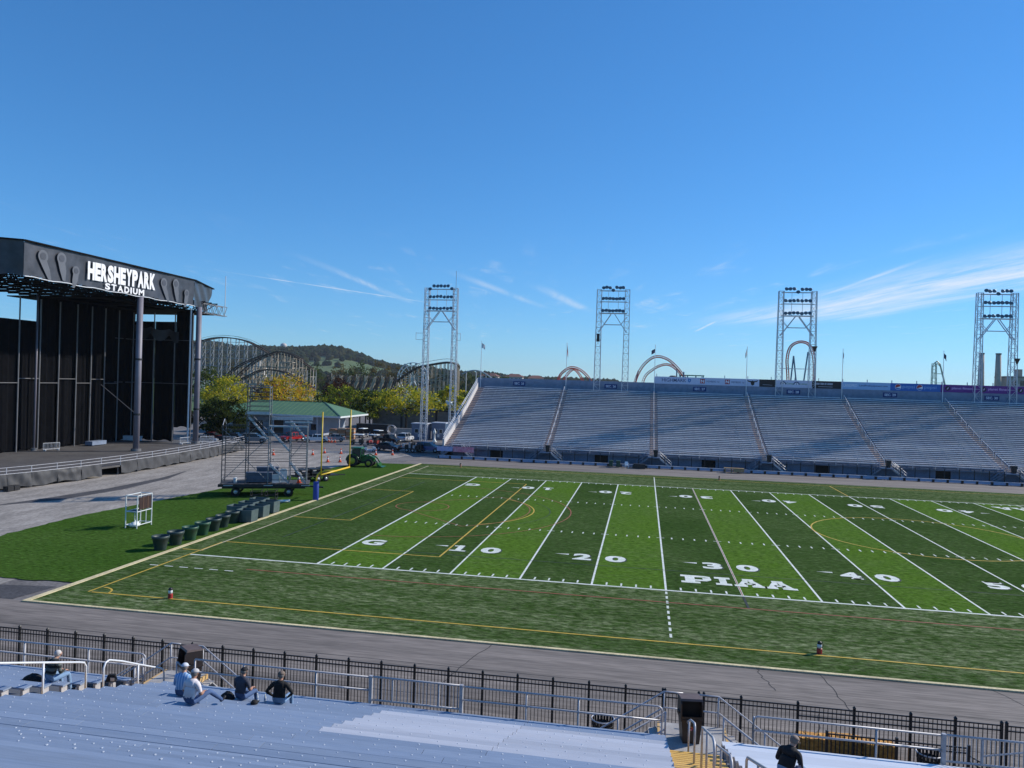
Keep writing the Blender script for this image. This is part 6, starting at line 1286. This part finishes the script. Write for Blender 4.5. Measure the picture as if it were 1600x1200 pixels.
part('string_course', MB().box(-12.3, 12.5, -0.08, -0.003, 2.5, 2.7), M_stone, sb); part('wall_lamp', MB().box(-6.3, -5.9, -0.35, -0.003, 3.3, 3.6), M_dark, sb)
wb = thing('flat_roof_building', 'white flat roofed building with a blue window seen left of the far stand', 'building', (-34, 168, 0)); part('wall', MB().box(-9, 10, 0, 12, 0, 4.3), mat('cream_wall', (0.55,0.55,0.56), 0.8), wb); part('roof_slab', MB().box(-9.4, 10.4, -0.5, 12.5, 4.301, 4.7), mat('pale_roof', (0.42,0.44,0.48), 0.7), wb)
part('roof_unit', MB().box(-5, -1.4, 2, 6, 4.701, 6.3), M_pvc, wb); part('penthouse', MB().box(0.4, 5.2, 1, 7, 4.701, 6.9), M_pvc, wb); part('window', MB().box(0.9, 4.4, 0.9, 0.995, 5.0, 6.6), mat('blue_window', (0.08,0.14,0.28), 0.2), wb)
for x in (-7, -3, 1, 5): f = part('window', MB().box(x, x+2.2, -0.05, -0.003, 1.4, 3.2), M_dark, wb); part('pane', MB().box(x+0.15, x+2.05, -0.07, -0.051, 1.5, 3.1), M_glassd, f)

# ================================================================ trees
def leaf_mat(name, cs, scale=0.55):
    m = bpy.data.materials.new(name); m.use_nodes = True; t = m.node_tree; t.nodes.clear(); out = t.nodes.new('ShaderNodeOutputMaterial'); d = t.nodes.new('ShaderNodeBsdfDiffuse'); tr_ = t.nodes.new('ShaderNodeBsdfTranslucent'); mx = t.nodes.new('ShaderNodeMixShader'); mx.inputs[0].default_value = 0.5
    g = t.nodes.new('ShaderNodeNewGeometry'); n = t.nodes.new('ShaderNodeTexNoise'); n.inputs['Scale'].default_value = scale; n.inputs['Detail'].default_value = 4; t.links.new(g.outputs['Position'], n.inputs['Vector'])
    r = t.nodes.new('ShaderNodeValToRGB'); e = r.color_ramp.elements; e[0].position = 0.33; e[0].color = (*cs[0], 1); e[1].position = 0.68; e[1].color = (*cs[-1], 1)
    for i, c in enumerate(cs[1:-1]): q = e.new(0.33+0.35*(i+1)/(len(cs)-1)); q.color = (*c, 1)
    rp = t.nodes.new('ShaderNodeMath'); rp.operation = 'MULTIPLY_ADD'; rp.inputs[1].default_value = 0.28; t.links.new(g.outputs['Random Per Island'], rp.inputs[0])
    sb_ = t.nodes.new('ShaderNodeMath'); sb_.operation = 'SUBTRACT'; sb_.inputs[1].default_value = 0.14; t.links.new(n.outputs['Fac'], sb_.inputs[0]); t.links.new(sb_.outputs[0], rp.inputs[2]); t.links.new(rp.outputs[0], r.inputs[0])
    t.links.new(r.outputs[0], d.inputs[0]); t.links.new(r.outputs[0], tr_.inputs[0]); t.links.new(d.outputs[0], mx.inputs[1]); t.links.new(tr_.outputs[0], mx.inputs[2]); t.links.new(mx.outputs[0], out.inputs[0]); MAT[name] = m; return m
Y1, Y2, G1, G2 = (0.66,0.50,0.035), (0.40,0.40,0.035), (0.10,0.145,0.02), (0.04,0.07,0.016)
LM = {'yellow': leaf_mat('leaves_yellow', [G1, Y2, Y1]), 'orange': leaf_mat('leaves_orange', [(0.14,0.17,0.02), Y1, (0.42,0.16,0.03)]), 'greenyellow': leaf_mat('leaves_green_yellow', [G2, G1, Y2]), 'dark': leaf_mat('leaves_dark_green', [(0.012,0.022,0.008), (0.03,0.05,0.014), (0.06,0.075,0.018)]), 'green': leaf_mat('leaves_green', [(0.025,0.05,0.012), (0.06,0.09,0.02), (0.10,0.12,0.025)]), 'brown': leaf_mat('leaves_brown', [(0.04,0.05,0.015), (0.11,0.085,0.025), (0.17,0.11,0.03)]), 'red': leaf_mat('leaves_dark_red', [(0.03,0.012,0.010), (0.06,0.025,0.018), (0.085,0.05,0.02)])}
M_bark = mat('bark', (0.045, 0.035, 0.03), 0.95, 0, 0.2, 4, 0.3)
def crown_mb(r, h, zc, rg, ncl, nlf, ls):
    mb = MB()
    cl_ = []
    while len(cl_) < ncl:
        p = Vector((rg.uniform(-1,1), rg.uniform(-1,1), rg.uniform(-1,1)))
        if 0.35 < p.length < 1.0: cl_.append(Vector((p.x*r*(1-0.25*max(0,p.z)), p.y*r*(1-0.25*max(0,p.z)), zc+p.z*h/2)))
    for c in cl_:
        cr = rg.uniform(0.13, 0.24)*r
        for _ in range(nlf):
            p = c+Vector((rg.gauss(0,0.5), rg.gauss(0,0.5), rg.gauss(0,0.38)))*cr
            s = ls*rg.uniform(0.6, 1.3); a = Vector((rg.gauss(0,1), rg.gauss(0,1), rg.gauss(0,0.6))).normalized(); b = a.cross(Vector((rg.gauss(0,1), rg.gauss(0,1), rg.gauss(0,1)))).normalized()
            mb.add([p-a*s, p-b*s*0.7, p+a*s, p+b*s*0.7], [(0,1,2,3)])
    return mb, cl_
def tree(label, x, y, z, H, r, kind, seed, name='tree', ncl=70, nlf=42, ls=0.26, base=0.3, group='trees beyond the lot'):
    rg = random.Random(seed); o = thing(name, label, 'tree', (x, y, z), 0, group); zc = H*(1+base)/2; ch = H*(1-base)
    mb, cl_ = crown_mb(r, ch, zc, rg, ncl, nlf, ls); part('crown', mb, LM[kind], o)
    tr_ = MB(); lean = Vector((rg.uniform(-0.3,0.3), rg.uniform(-0.3,0.3), 0)); tr_.tube([(0,0,0), lean*0.4+Vector((0,0,H*base*0.8)), lean+Vector((0,0,zc))], [H*0.030, H*0.022, H*0.010], 8); part('trunk', tr_, M_bark, o, True)
    for i in range(7): q = rg.choice(cl_); s0 = lean*0.5+Vector((0,0,H*base*rg.uniform(0.8,1.3))); part('limb', MB().tube([s0, s0*0.4+q*0.6+Vector((0,0,0.3)), q], [H*0.014, H*0.009, H*0.004], 6), M_bark, o, True)
    return o
tree('dark shaded tree between the stage and the green roof', -58.3, 87, 0, 7.8, 4.6, 'dark', 1, base=0.05, ncl=80)
tree('small dark tree at the left edge of the green roof', -64.5, 92, 0, 7.2, 4.0, 'dark', 21, base=0.05, ncl=60)
tree('bright yellow tree behind the left end of the green roof', -84.5, 131, 0, 12.0, 6.8, 'yellow', 2, base=0.2, ncl=90)
tree('green tree left of the bright yellow tree beside the stage', -101.0, 150, 0, 14.2, 6.5, 'green', 3, base=0.2)
tree('large yellow and orange tree behind the middle of the green roof', -68.0, 131, 0, 12.2, 8.0, 'orange', 4, base=0.2, ncl=110)
tree('yellow-green tree behind the right end of the green roof', -53.4, 131, 0, 10.4, 6.2, 'greenyellow', 5, base=0.2, ncl=85)
tree('smaller yellow-green tree between the green roof and the stone wall', -46.2, 133, 0, 9.6, 4.4, 'greenyellow', 6, base=0.25)
tree('broad yellow tree standing before the grey stone wall', -35.2, 128, 0, 10.4, 7.6, 'yellow', 7, base=0.44, ncl=95)
tree('yellow tree right of the first light tower leg', -27.0, 138, 0, 11.0, 4.8, 'yellow', 8, base=0.25)
tree('green tree behind the second leg of the first light tower', -23.0, 150, 0, 11.2, 4.6, 'greenyellow', 9, base=0.2)
tree('dark green tree at the left end of the far stand', -21.5, 182, 0, 10.6, 6.5, 'dark', 10, base=0.1)
for i, (x, y, H, r, k, lb) in enumerate(((-93,170,11.5,5.5,'red','dark red tree left of the large orange tree'), (-72,175,11.0,7.0,'red','dark red tree between the two large yellow trees'), (-78,190,12,6.0,'red','dark russet tree behind the large orange tree'))): tree(lb, x, y, 0, H, r, k, 30+i, base=0.1, ls=0.34, ncl=55, nlf=36)
bt = [(-196,480,24,13,'brown','brown autumn tree above the wooden lattice, left'), (-180,470,23,12,'green','dull green tree among the brown trees above the lattice'), (-166,475,25,13,'brown','brown autumn tree above the wooden lattice, middle'), (-150,470,22,11,'brown','brown autumn tree left of the big wheel'), (-138,490,26,11,'brown','tall brown tree beside the big wheel'), (-230,500,22,12,'green','green tree behind the wooden arches, right'), (-262,500,21,12,'green','green tree behind the wooden arches, middle'), (-300,510,22,13,'brown','brown tree behind the wooden arches, left'), (-116,470,19,10,'dark','dark tree right of the big wheel'), (-98,460,18,10,'green','green tree behind the tilted coaster turn'), (-80,440,17,9,'dark','dark tree left of the far stand corner'), (-66,430,16.5,9,'green','low green tree at the far stand corner')]
for i, (x, y, H, r, k, lb) in enumerate(bt): tree(lb, x, y, 0, H, r, k, 60+i, base=0.02, ls=0.55, ncl=55, nlf=30, group='trees in the amusement park')
# ================================================================ wooden coasters
M_wood1 = mat('coaster_timber_dark', (0.075, 0.055, 0.045), 0.8, 0, 0.2, 0.5); M_wood2 = mat('coaster_timber_tan', (0.42, 0.36, 0.28), 0.8, 0, 0.2, 0.5); M_wood3 = mat('coaster_timber_grey', (0.32, 0.34, 0.36), 0.7, 0, 0.15, 0.5)
def interp(pts, n):
    out = []
    for i in range(len(pts)-1):
        p0 = pts[max(i-1,0)]; p1 = pts[i]; p2 = pts[i+1]; p3 = pts[min(i+2,len(pts)-1)]
        for k in range(n):
            t = k/n; out.append(tuple(0.5*((2*p1[c])+(-p0[c]+p2[c])*t+(2*p0[c]-5*p1[c]+4*p2[c]-p3[c])*t*t+(-p0[c]+3*p1[c]-3*p2[c]+p3[c])*t**3) for c in range(len(p1))))
    return out+[pts[-1]]
def wooden(label, pts, y, mt, ms, step=4.0, depth=3.0, lev=4.0, w=0.28):
    x0 = pts[0][0]; o = thing('wooden_coaster', label, 'roller coaster', (x0, y, 0), 0, 'wooden roller coaster hills'); c = [(p[0]-x0, p[1]) for p in interp(pts, 8)]
    tr_ = MB()
    for v in (0, depth):
        for p, q in zip(c, c[1:]): tr_.bar((p[0],v,p[1]), (q[0],v,q[1]), 0.45, 0.5)
    for p in c: tr_.bar((p[0],-0.5,p[1]-0.1),(p[0],depth+0.5,p[1]-0.1), 0.3, 0.2)
    part('track', tr_, mt, o); hr = MB()
    for v in (-0.6, depth+0.6): hr.tube([(p[0],v,p[1]+1.1) for p in c], 0.07, 4)
    part('handrail', hr, mt, o)
    L0 = c[-1][0]; n = int(L0/step); zx = lambda x: next((a[1]+(b[1]-a[1])*(x-a[0])/max(b[0]-a[0],1e-6) for a, b in zip(c, c[1:]) if a[0] <= x <= b[0]), c[-1][1])
    prev = None
    for i in range(n+1):
        x = L0*i/n; zt = zx(x); b = MB()
        for v in (0, depth): b.bar((x,v,0),(x,v,zt), w)
        k = 1
        while k*lev < zt: b.bar((x,-0.3,k*lev),(x,depth+0.3,k*lev), w*0.7); b.bar((x,0,(k-1)*lev),(x,depth,k*lev), w*0.6); k += 1
        part('bent', b, ms, o)
        if prev:
            g = MB(); k = 1
            while k*lev < min(zt, prev[1]):
                g.bar((prev[0],0,k*lev),(x,0,k*lev), w*0.7)
                if (i+k) % 3 == 0: g.bar((prev[0],0,(k-1)*lev),(x,0,k*lev), w*0.6)
                k += 1
            if g.v: part('ledger', g, ms, o)
        prev = (x, zt)
    return o
wooden('pale grey coaster hill rising highest beside the stage', [(-207,24.5),(-198.9,28.2),(-187.7,30.3),(-175.6,29.0),(-166,25),(-158.3,20.5),(-148,17),(-138,15)], 300, M_wood1, M_wood3, 4.6)
wooden('dark timber arch left of the second timber arch', [(-181,8),(-175,13.5),(-168.4,17.7),(-158.3,21.5),(-150,22.3),(-142,20.5),(-134,16)], 288, M_wood1, M_wood2, 3.4)
wooden('dark timber arch with tan galleries at its right end', [(-165,9),(-159,14.5),(-153,19.0),(-143.2,22.8),(-137,22.0),(-132,20.0)], 272, M_wood1, M_wood2, 3.0)
wooden('low dark timber hump in front of the two arches', [(-160,7.5),(-152,10.4),(-142.9,14.3),(-132.9,13.7),(-124.6,9.5),(-119,7)], 258, M_wood1, M_wood2, 2.8)
o = thing('timber_gallery', 'stacked tan timber galleries at the end of the wooden arches', 'roller coaster', (-139.5, 268, 0))
for z in (8,10.5,13,15.5,18): part('gallery', MB().box(0, 6.0, 0, 3, z, z+0.35), M_wood2, o)
for x in (0, 2, 4, 6): part('gallery_post', MB().box(x-0.12, x+0.12, -0.1, 0.1, 0, 19), M_wood2, o)
o = thing('timber_lattice', 'long low timber lattice of slanted frames above the yellow trees', 'roller coaster', (-122, 280, 0))
for i in range(17):
    x = i*2.0; b = MB(); b.bar((x,0,0),(x,0,13.2+0.9*math.sin(i)), 0.3); b.bar((x,2.5,0),(x,2.5,13.0), 0.25); b.bar((x-2.2,-0.2,2),(x+1.2,-0.2,11.5), 0.5); b.bar((x-1.6,-0.2,6.5),(x+0.8,-0.2,12.8), 0.45); b.bar((x,-0.2,9),(x+1.6,-0.2,13.2), 0.3); part('slanted_frame', b, M_wood2 if i % 2 else M_wood1, o)
for z in (4, 7.5, 10.5): part('ledger', MB().bar((-1,0,z),(33,0,z), 0.3), M_wood1, o)
cT = interp([(-98,300,8.8),(-91,296,13.5),(-83,293,17.8),(-75,292,19.6),(-68.5,293,20.6),(-65.2,297,19.8),(-66,302,17.6),(-71,305,14.0),(-78,304,11.0),(-86,303,9.0)], 7)
o = thing('coaster_turn', 'dark tilted coaster turn behind the first light tower', 'roller coaster', (-98, 300, 0))
tr_ = MB()
for d in (-0.9, 0.9): tr_.tube([(p[0]+98, p[1]-300+d, p[2]) for p in cT], 0.5, 5)
part('track', tr_, M_wood1, o); part('handrail', MB().tube([(p[0]+98, p[1]-300-1.5, p[2]+1.6) for p in cT], 0.12, 4), M_wood3, o)
for i in range(0, len(cT), 2): p = cT[i]; part('bent', MB().bar((p[0]+98,p[1]-300-1,0),(p[0]+98,p[1]-300-1,p[2]), 0.3).bar((p[0]+98,p[1]-300+1,0),(p[0]+98,p[1]-300+1,p[2]), 0.3), M_wood2, o)
for z in (6, 9, 12, 15): part('ledger', MB().bar((12,-5,z),(33,-5,z), 0.35), M_wood2, o)
o = thing('steel_coaster_arc', 'thin pale steel coaster arc between the first tower and the far stand', 'roller coaster', (-66, 310, 0)); part('track', MB().tube([(a*14, 0, 8+9.5*math.cos((a-0.45)*1.5)) for a in [i/12 for i in range(14)]], 0.32, 6), mat('steel_track_pale', (0.42,0.46,0.5), 0.4, 0.3), o)
for a in (0.15, 0.5, 0.85): part('support', MB().tube([(a*14,0,0),(a*14,0,8+9.5*math.cos((a-0.45)*1.5))], 0.25, 6), M_galv, o)
fw_ = thing('ferris_wheel', 'white spoked big wheel behind the timber lattice', 'ferris wheel', (-125, 420, 0)); fz, fr_ = 12.6, 10.3
for rr in (fr_, fr_*0.82): part('rim', MB().tube([(rr*math.cos(R(a)), 0, fz+rr*math.sin(R(a))) for a in range(0, 360, 9)], 0.28, 6, closed=True), M_pvc, fw_)
for a in range(0, 360, 20): part('spoke', MB().bar((0,0,fz),(fr_*math.cos(R(a)),0,fz+fr_*math.sin(R(a))), 0.2), M_pvc, fw_)
for a in range(0, 360, 20): part('gondola', MB().lathe([(0.1,-1.3),(0.7,-1.2),(0.75,-0.5),(0.1,-0.1)], 8, (fr_*math.cos(R(a)), 0, fz+fr_*math.sin(R(a)))), mat('gondola_grey', (0.3,0.3,0.34), 0.5), fw_)
for s in (-1, 1): part('strut', MB().bar((s*6,0.8,0),(0,0.8,fz), 0.5), M_pvc, fw_)
# ================================================================ steel coaster hoops
M_hoop = mat('hoop_red', (0.72, 0.085, 0.035), 0.45, 0, 0.08, 0.3); M_hoopw = mat('hoop_pale', (0.62, 0.45, 0.42), 0.5); M_supp = mat('hoop_support_blue', (0.10, 0.22, 0.36), 0.45)
def hoop(label, pts, y0, dy, supports, rad=0.2):
    c = interp(pts, 9); x0 = c[0][0]; o = thing('steel_coaster', label, 'roller coaster', (x0, y0, 0), 0, 'red steel coaster hoops'); n = len(c)
    P3 = [Vector((p[0]-x0, dy*i/(n-1), p[1])) for i, p in enumerate(c)]
    inn = []
    for i, p in enumerate(P3):
        d = (P3[min(i+1,n-1)]-P3[max(i-1,0)]).normalized(); nr = Vector((d.z, 0, -d.x)); inn.append(p+nr*0.95)
    part('spine', MB().tube(inn, rad*1.25, 6), M_hoop, o)
    for s in (-0.75, 0.75): part('running_rail', MB().tube([p+Vector((0,s,0)) for p in P3], rad*0.7, 6), M_hoop, o)
    t = MB()
    for i in range(0, n, 1): t.bar(P3[i]+Vector((0,-0.75,0)), inn[i], 0.16); t.bar(P3[i]+Vector((0,0.75,0)), inn[i], 0.16)
    part('cross_ties', t, M_hoop, o)['kind'] = 'stuff'
    for (xa, za, xb) in supports: part('support', MB().tube([(xa-x0,dy/2,za),(xb-x0,dy/2+2,0)], 0.35, 8), M_supp, o)
hoop('low red steel coaster hoop, leftmost behind the far stand', [(-23.5,0),(-22.4,11),(-21.6,15.5),(-19.4,18.8),(-14.9,21.2),(-9.6,19.4),(-5,14.5),(-2.5,8),(-1.5,0)], 330, 5, [(-21,17,-24.5),(-6,15.5,-5)])
hoop('inner thin red track crossing the leftmost hoop', [(-20.5,12),(-18.5,17),(-15,20.4),(-12,18.5),(-9.5,14),(-8,8)], 338, 4, [], 0.16)
hoop('tall outer red coaster arch behind the dark pennant', [(14.0,0),(15.9,13.5),(18.8,21.2),(23,26.0),(27.2,27.7),(31.8,26.6),(35.6,23.9),(39.5,19.5),(42.5,14),(44,0)], 330, 6, [(18,20,14),(40,20,40.5)])
hoop('inner red coaster arch under the tall arch', [(18.0,4),(20.5,16.5),(25.0,21.4),(29,23.6),(32.6,24.1),(36,22.6),(39.5,19),(42,12)], 340, 4, [(37,22,37.2)], 0.17)
hoop('upright red coaster loop seen through the third light tower', [(88.5,0),(87.9,18.5),(87.4,27.6),(89.2,33.8),(93.8,36.3),(98.5,34.6),(100.9,28.0),(101.5,18.3),(101.8,0)], 330, 5, [(91,29,89),(91,29,95),(97.5,31,94.5)])
o = thing('ride_platform', 'small green and blue ride canopy right of the red arches', 'ride', (38, 335, 0)); part('canopy', MB().box(0, 12, 0, 5, 18.1, 18.6), mat('ride_green', (0.2,0.35,0.25), 0.5), o)
for x in (0.5, 4, 8, 11.5): part('post', MB().tube([(x,0.5,0),(x,0.5,18.1)], 0.3, 6), M_supp, o)
part('cabin', MB().lathe([(1.8,16),(2.2,17.2),(1.2,18.05)], 12, (-3,2,0)), M_wood1, o)
o = thing('drop_coaster', 'slender pale green coaster tower beside the sixth flagpole', 'roller coaster', (178, 400, 0)); M_pg = mat('pale_green_steel', (0.38,0.48,0.40), 0.5); lt = MB(); lattice(lt, -1.2, 0, 0, 29.5, 2.6, 1.8, 0.14, 0.08, 3.0); part('lift_tower', lt, M_pg, o)
part('drop_track', MB().tube([(-1.2,0,29.6),(0.2,0,30.8),(1.6,0,29.4),(3.4,0,23),(5.2,0,15),(7,0,0)], 0.4, 8).tube([(-0.2,1.4,29.0),(1.0,1.4,29.6),(2.4,1.4,28.0),(4.4,1.4,20),(6.2,1.4,12),(8,1.4,0)], 0.3, 8), M_pg, o)
for z in (14, 19, 24): part('strut', MB().bar((-1.2,0,z),(5.6-(z-14)*0.25,0,z), 0.3), M_pg, o)
for i, (x, lb) in enumerate(((240.4,'left brick factory chimney behind the last light tower'), (250.6,'right brick factory chimney between the last tower legs'))):
    o = thing('factory_chimney', lb, 'chimney', (x, 500, 0), 0, 'factory chimneys'); part('stack', MB().lathe([(2.4,0),(1.55,40.3)], 18), mat('chimney_brick', (0.42,0.36,0.31), 0.85, 0, 0.15, 0.3), o, True); part('rim', MB().lathe([(1.75,40.301),(1.75,41.1)], 18), M_stone, o)
o = thing('factory_building', 'brown factory block at the right picture edge behind the banners', 'building', (257, 500, 0)); M_fb = mat('factory_brick', (0.42,0.36,0.30), 0.85, 0, 0.15, 0.2); part('block', MB().box(0, 30, 0, 20, 0, 26.3), M_fb, o); part('roof_stack', MB().box(7, 10, 4, 8, 26.301, 31), M_fb, o); part('parapet', MB().box(-0.3, 30.3, -0.3, 20.3, 25.4, 25.9), M_stone, o)
for x in (2, 7, 12, 17): f = part('window', MB().box(x, x+3, -0.1, -0.01, 20, 23.5), M_stone, o); part('pane', MB().box(x+0.3, x+2.7, -0.16, -0.11, 20.3, 23.2), M_glassd, f)
# ================================================================ hills
def ridge(x):
    K = [(-2600,70),(-1500,88),(-1134,84),(-1042,74),(-933,74),(-861,74),(-808,78),(-760,78),(-738,73),(-703,62),(-651,45),(-600,35),(-520,29),(-400,22),(-200,14),(200,6),(700,3)]
    for (a, p), (b, q) in zip(K, K[1:]):
        if a <= x <= b: t = (x-a)/(b-a); t = t*t*(3-2*t); return p+(q-p)*t
    return 0
def hz(x, y): return max(0.0, ridge(x*1800/max(y,900) if y > 1300 else x*1800/1300)*math.exp(-((y-1800)/420)**2)-1.0)
M_hill = mat('hill_grass', (0.065, 0.11, 0.03), 0.9, 0, 0.2, 0.006, 0, (0.10, 0.14, 0.045), (1,1,1), 'World')
struct('hill', MB().grid(lambda u, v: (-3200+3900*u, 800+1700*v, hz(-3200+3900*u, 800+1700*v)-0.2), 78, 40), M_hill, smooth=True)
rg = random.Random(5); hf = MB(); ico = []
b_ = bmesh.new(); bmesh.ops.create_icosphere(b_, subdivisions=1, radius=1.0); iv = [v.co.copy() for v in b_.verts]; b_.verts.index_update(); jf = [tuple(v.index for v in f.verts) for f in b_.faces]; b_.free()
def crown_blob(mb, x, y, z, r):
    a = rg.uniform(0, 6.28); ca, sa = math.cos(a), math.sin(a)
    mb.add([(x+(v.x*ca-v.y*sa)*r*rg.uniform(0.75,1.2), y+(v.x*sa+v.y*ca)*r*rg.uniform(0.75,1.2), z+v.z*r*rg.uniform(0.8,1.25)) for v in iv], jf)
n = 0
while n < 6500:
    y = rg.uniform(1000, 2050); x = rg.uniform(-0.78, -0.02)*y; z = hz(x, y)
    px_ = x/y
    clear = math.sin(x*0.011+1.3)*math.sin(y*0.009+0.4) > 0.62 or (1250 < y < 1560 and -0.47 < px_ < -0.36 and rg.random() < 0.93)
    if clear: continue
    crown_blob(hf, x, y, z+rg.uniform(2, 5), rg.uniform(5, 10)*y/1700+1.5); n += 1
of = part('hill_forest', hf, leaf_mat('forest_leaves', [(0.018,0.032,0.014), (0.035,0.055,0.02), (0.075,0.075,0.026)], 0.02), None); tag(of, 'wooded hillside behind the amusement park', 'forest', None, 'stuff')
# low trees of the middle distance
mf = MB(); n = 0
while n < 1600:
    y = rg.uniform(520, 1000); x = rg.uniform(-0.62, 0.55)*y; crown_blob(mf, x, y, rg.uniform(1.5, 4), rg.uniform(4, 8.5)); n += 1
om = part('distant_woodland', mf, leaf_mat('woodland_leaves', [(0.02,0.035,0.012), (0.05,0.065,0.02), (0.12,0.085,0.025)], 0.03), None); tag(om, 'flat belt of distant woodland at the horizon', 'woodland', None, 'stuff')
fh = MB().grid(lambda u, v: (-2600+6000*u, 4200+900*v, max(-0.5, (46+20*math.sin(u*7+1)+9*math.sin(u*23))*math.sin(math.pi*v)-2)), 60, 6); struct('distant_hills', fh, mat('distant_wood', (0.035,0.055,0.03), 0.9, 0, 0.2, 0.004, 0, None, (1,1,1), 'World'), smooth=True)
wt = thing('water_tower', 'white round water tower on the wooded ridge', 'water tower', (-925, 1830, 70)); part('tank', MB().lathe([(0.5,13),(5.5,14.5),(8.4,18),(8.6,21),(7.0,24.5),(3,26.5),(0.2,27)], 18), mat('tower_white', (0.55,0.50,0.48), 0.6), wt, True)
for a in range(0, 360, 60): part('leg', MB().bar((7*math.cos(R(a)),7*math.sin(R(a)),-6),(5.8*math.cos(R(a)),5.8*math.sin(R(a)),17), 0.8), M_galv, wt)
M_tile = mat('red_roof_tiles', (0.26,0.12,0.09), 0.8, 0, 0.15, 0.5); M_wallw = mat('white_house_wall', (0.62,0.60,0.57), 0.8)
for i, (x, lb) in enumerate(((-132,'red roofed house left above the far stand corner'), (-107,'middle red roofed house above the far stand'), (-85.5,'rightmost red roofed house above the far stand'))):
    o = thing('red_roof_house', lb, 'house', (x, 700, 0), R(8*i-6), 'red roofed houses above the far stand'); w = 8.5 if i < 2 else 7.5; hgt = 17.5 if i < 2 else 16.6
    part('wall', MB().box(-w, w, -5, 5, 0, hgt), M_wallw, o); part('roof', MB().add([(-w-1,-6,hgt),(w+1,-6,hgt),(w+1,6,hgt),(-w-1,6,hgt),(-w+4,0,hgt+3),(w-4,0,hgt+3)], [(0,1,5,4),(1,2,5),(2,3,4,5),(3,0,4)]), M_tile, o)
    for xx in (-6, -2, 2, 6): f = part('window', MB().box(xx-0.8, xx+0.8, -5.1, -5.01, hgt-3.5, hgt-1.2), M_dark, o); part('pane', MB().box(xx-0.6, xx+0.6, -5.16, -5.11, hgt-3.3, hgt-1.4), M_glassd, f)
for i, (x, y, z, w, h, lb) in enumerate(((-420,760,16,14,12,'large white hotel block on the hillside beside the stage'), (-404,740,8,15,12,'lower white wing of the hotel block beside the stage'))):
    o = thing('hillside_building', lb, 'building', (x, y, 0)); part('wall', MB().box(-w/2, w/2, -4, 4, 0, z+h), M_wallw, o); part('roof', MB().box(-w/2-0.5, w/2+0.5, -4.5, 4.5, z+h+0.01, z+h+0.7), mat('grey_roof', (0.25,0.25,0.26), 0.8), o)
    for k in range(3): part('window_band', MB().box(-w/2+0.8, w/2-0.8, -4.1, -4.01, z+h-2.2-k*3, z+h-1.0-k*3), M_glassd, o)

# ================================================================ air
hb = MB().box(-3400, 3600, -60, 5600, -1.2, 150)
hz_o = part('haze', hb, [], None); tag(hz_o, None, None, None, 'stuff'); hz_o['label'] = 'thin bluish autumn haze over the distance'
hm_ = bpy.data.materials.new('haze_air'); hm_.use_nodes = True; ht = hm_.node_tree; ht.nodes.clear(); ho = ht.nodes.new('ShaderNodeOutputMaterial'); hv = ht.nodes.new('ShaderNodeVolumePrincipled')
hv.inputs['Color'].default_value = (0.80, 0.88, 1.0, 1); hv.inputs['Density'].default_value = 0.00006; hv.inputs['Anisotropy'].default_value = 0.2
ht.links.new(hv.outputs[0], ho.inputs['Volume']); hz_o.data.materials.append(hm_)
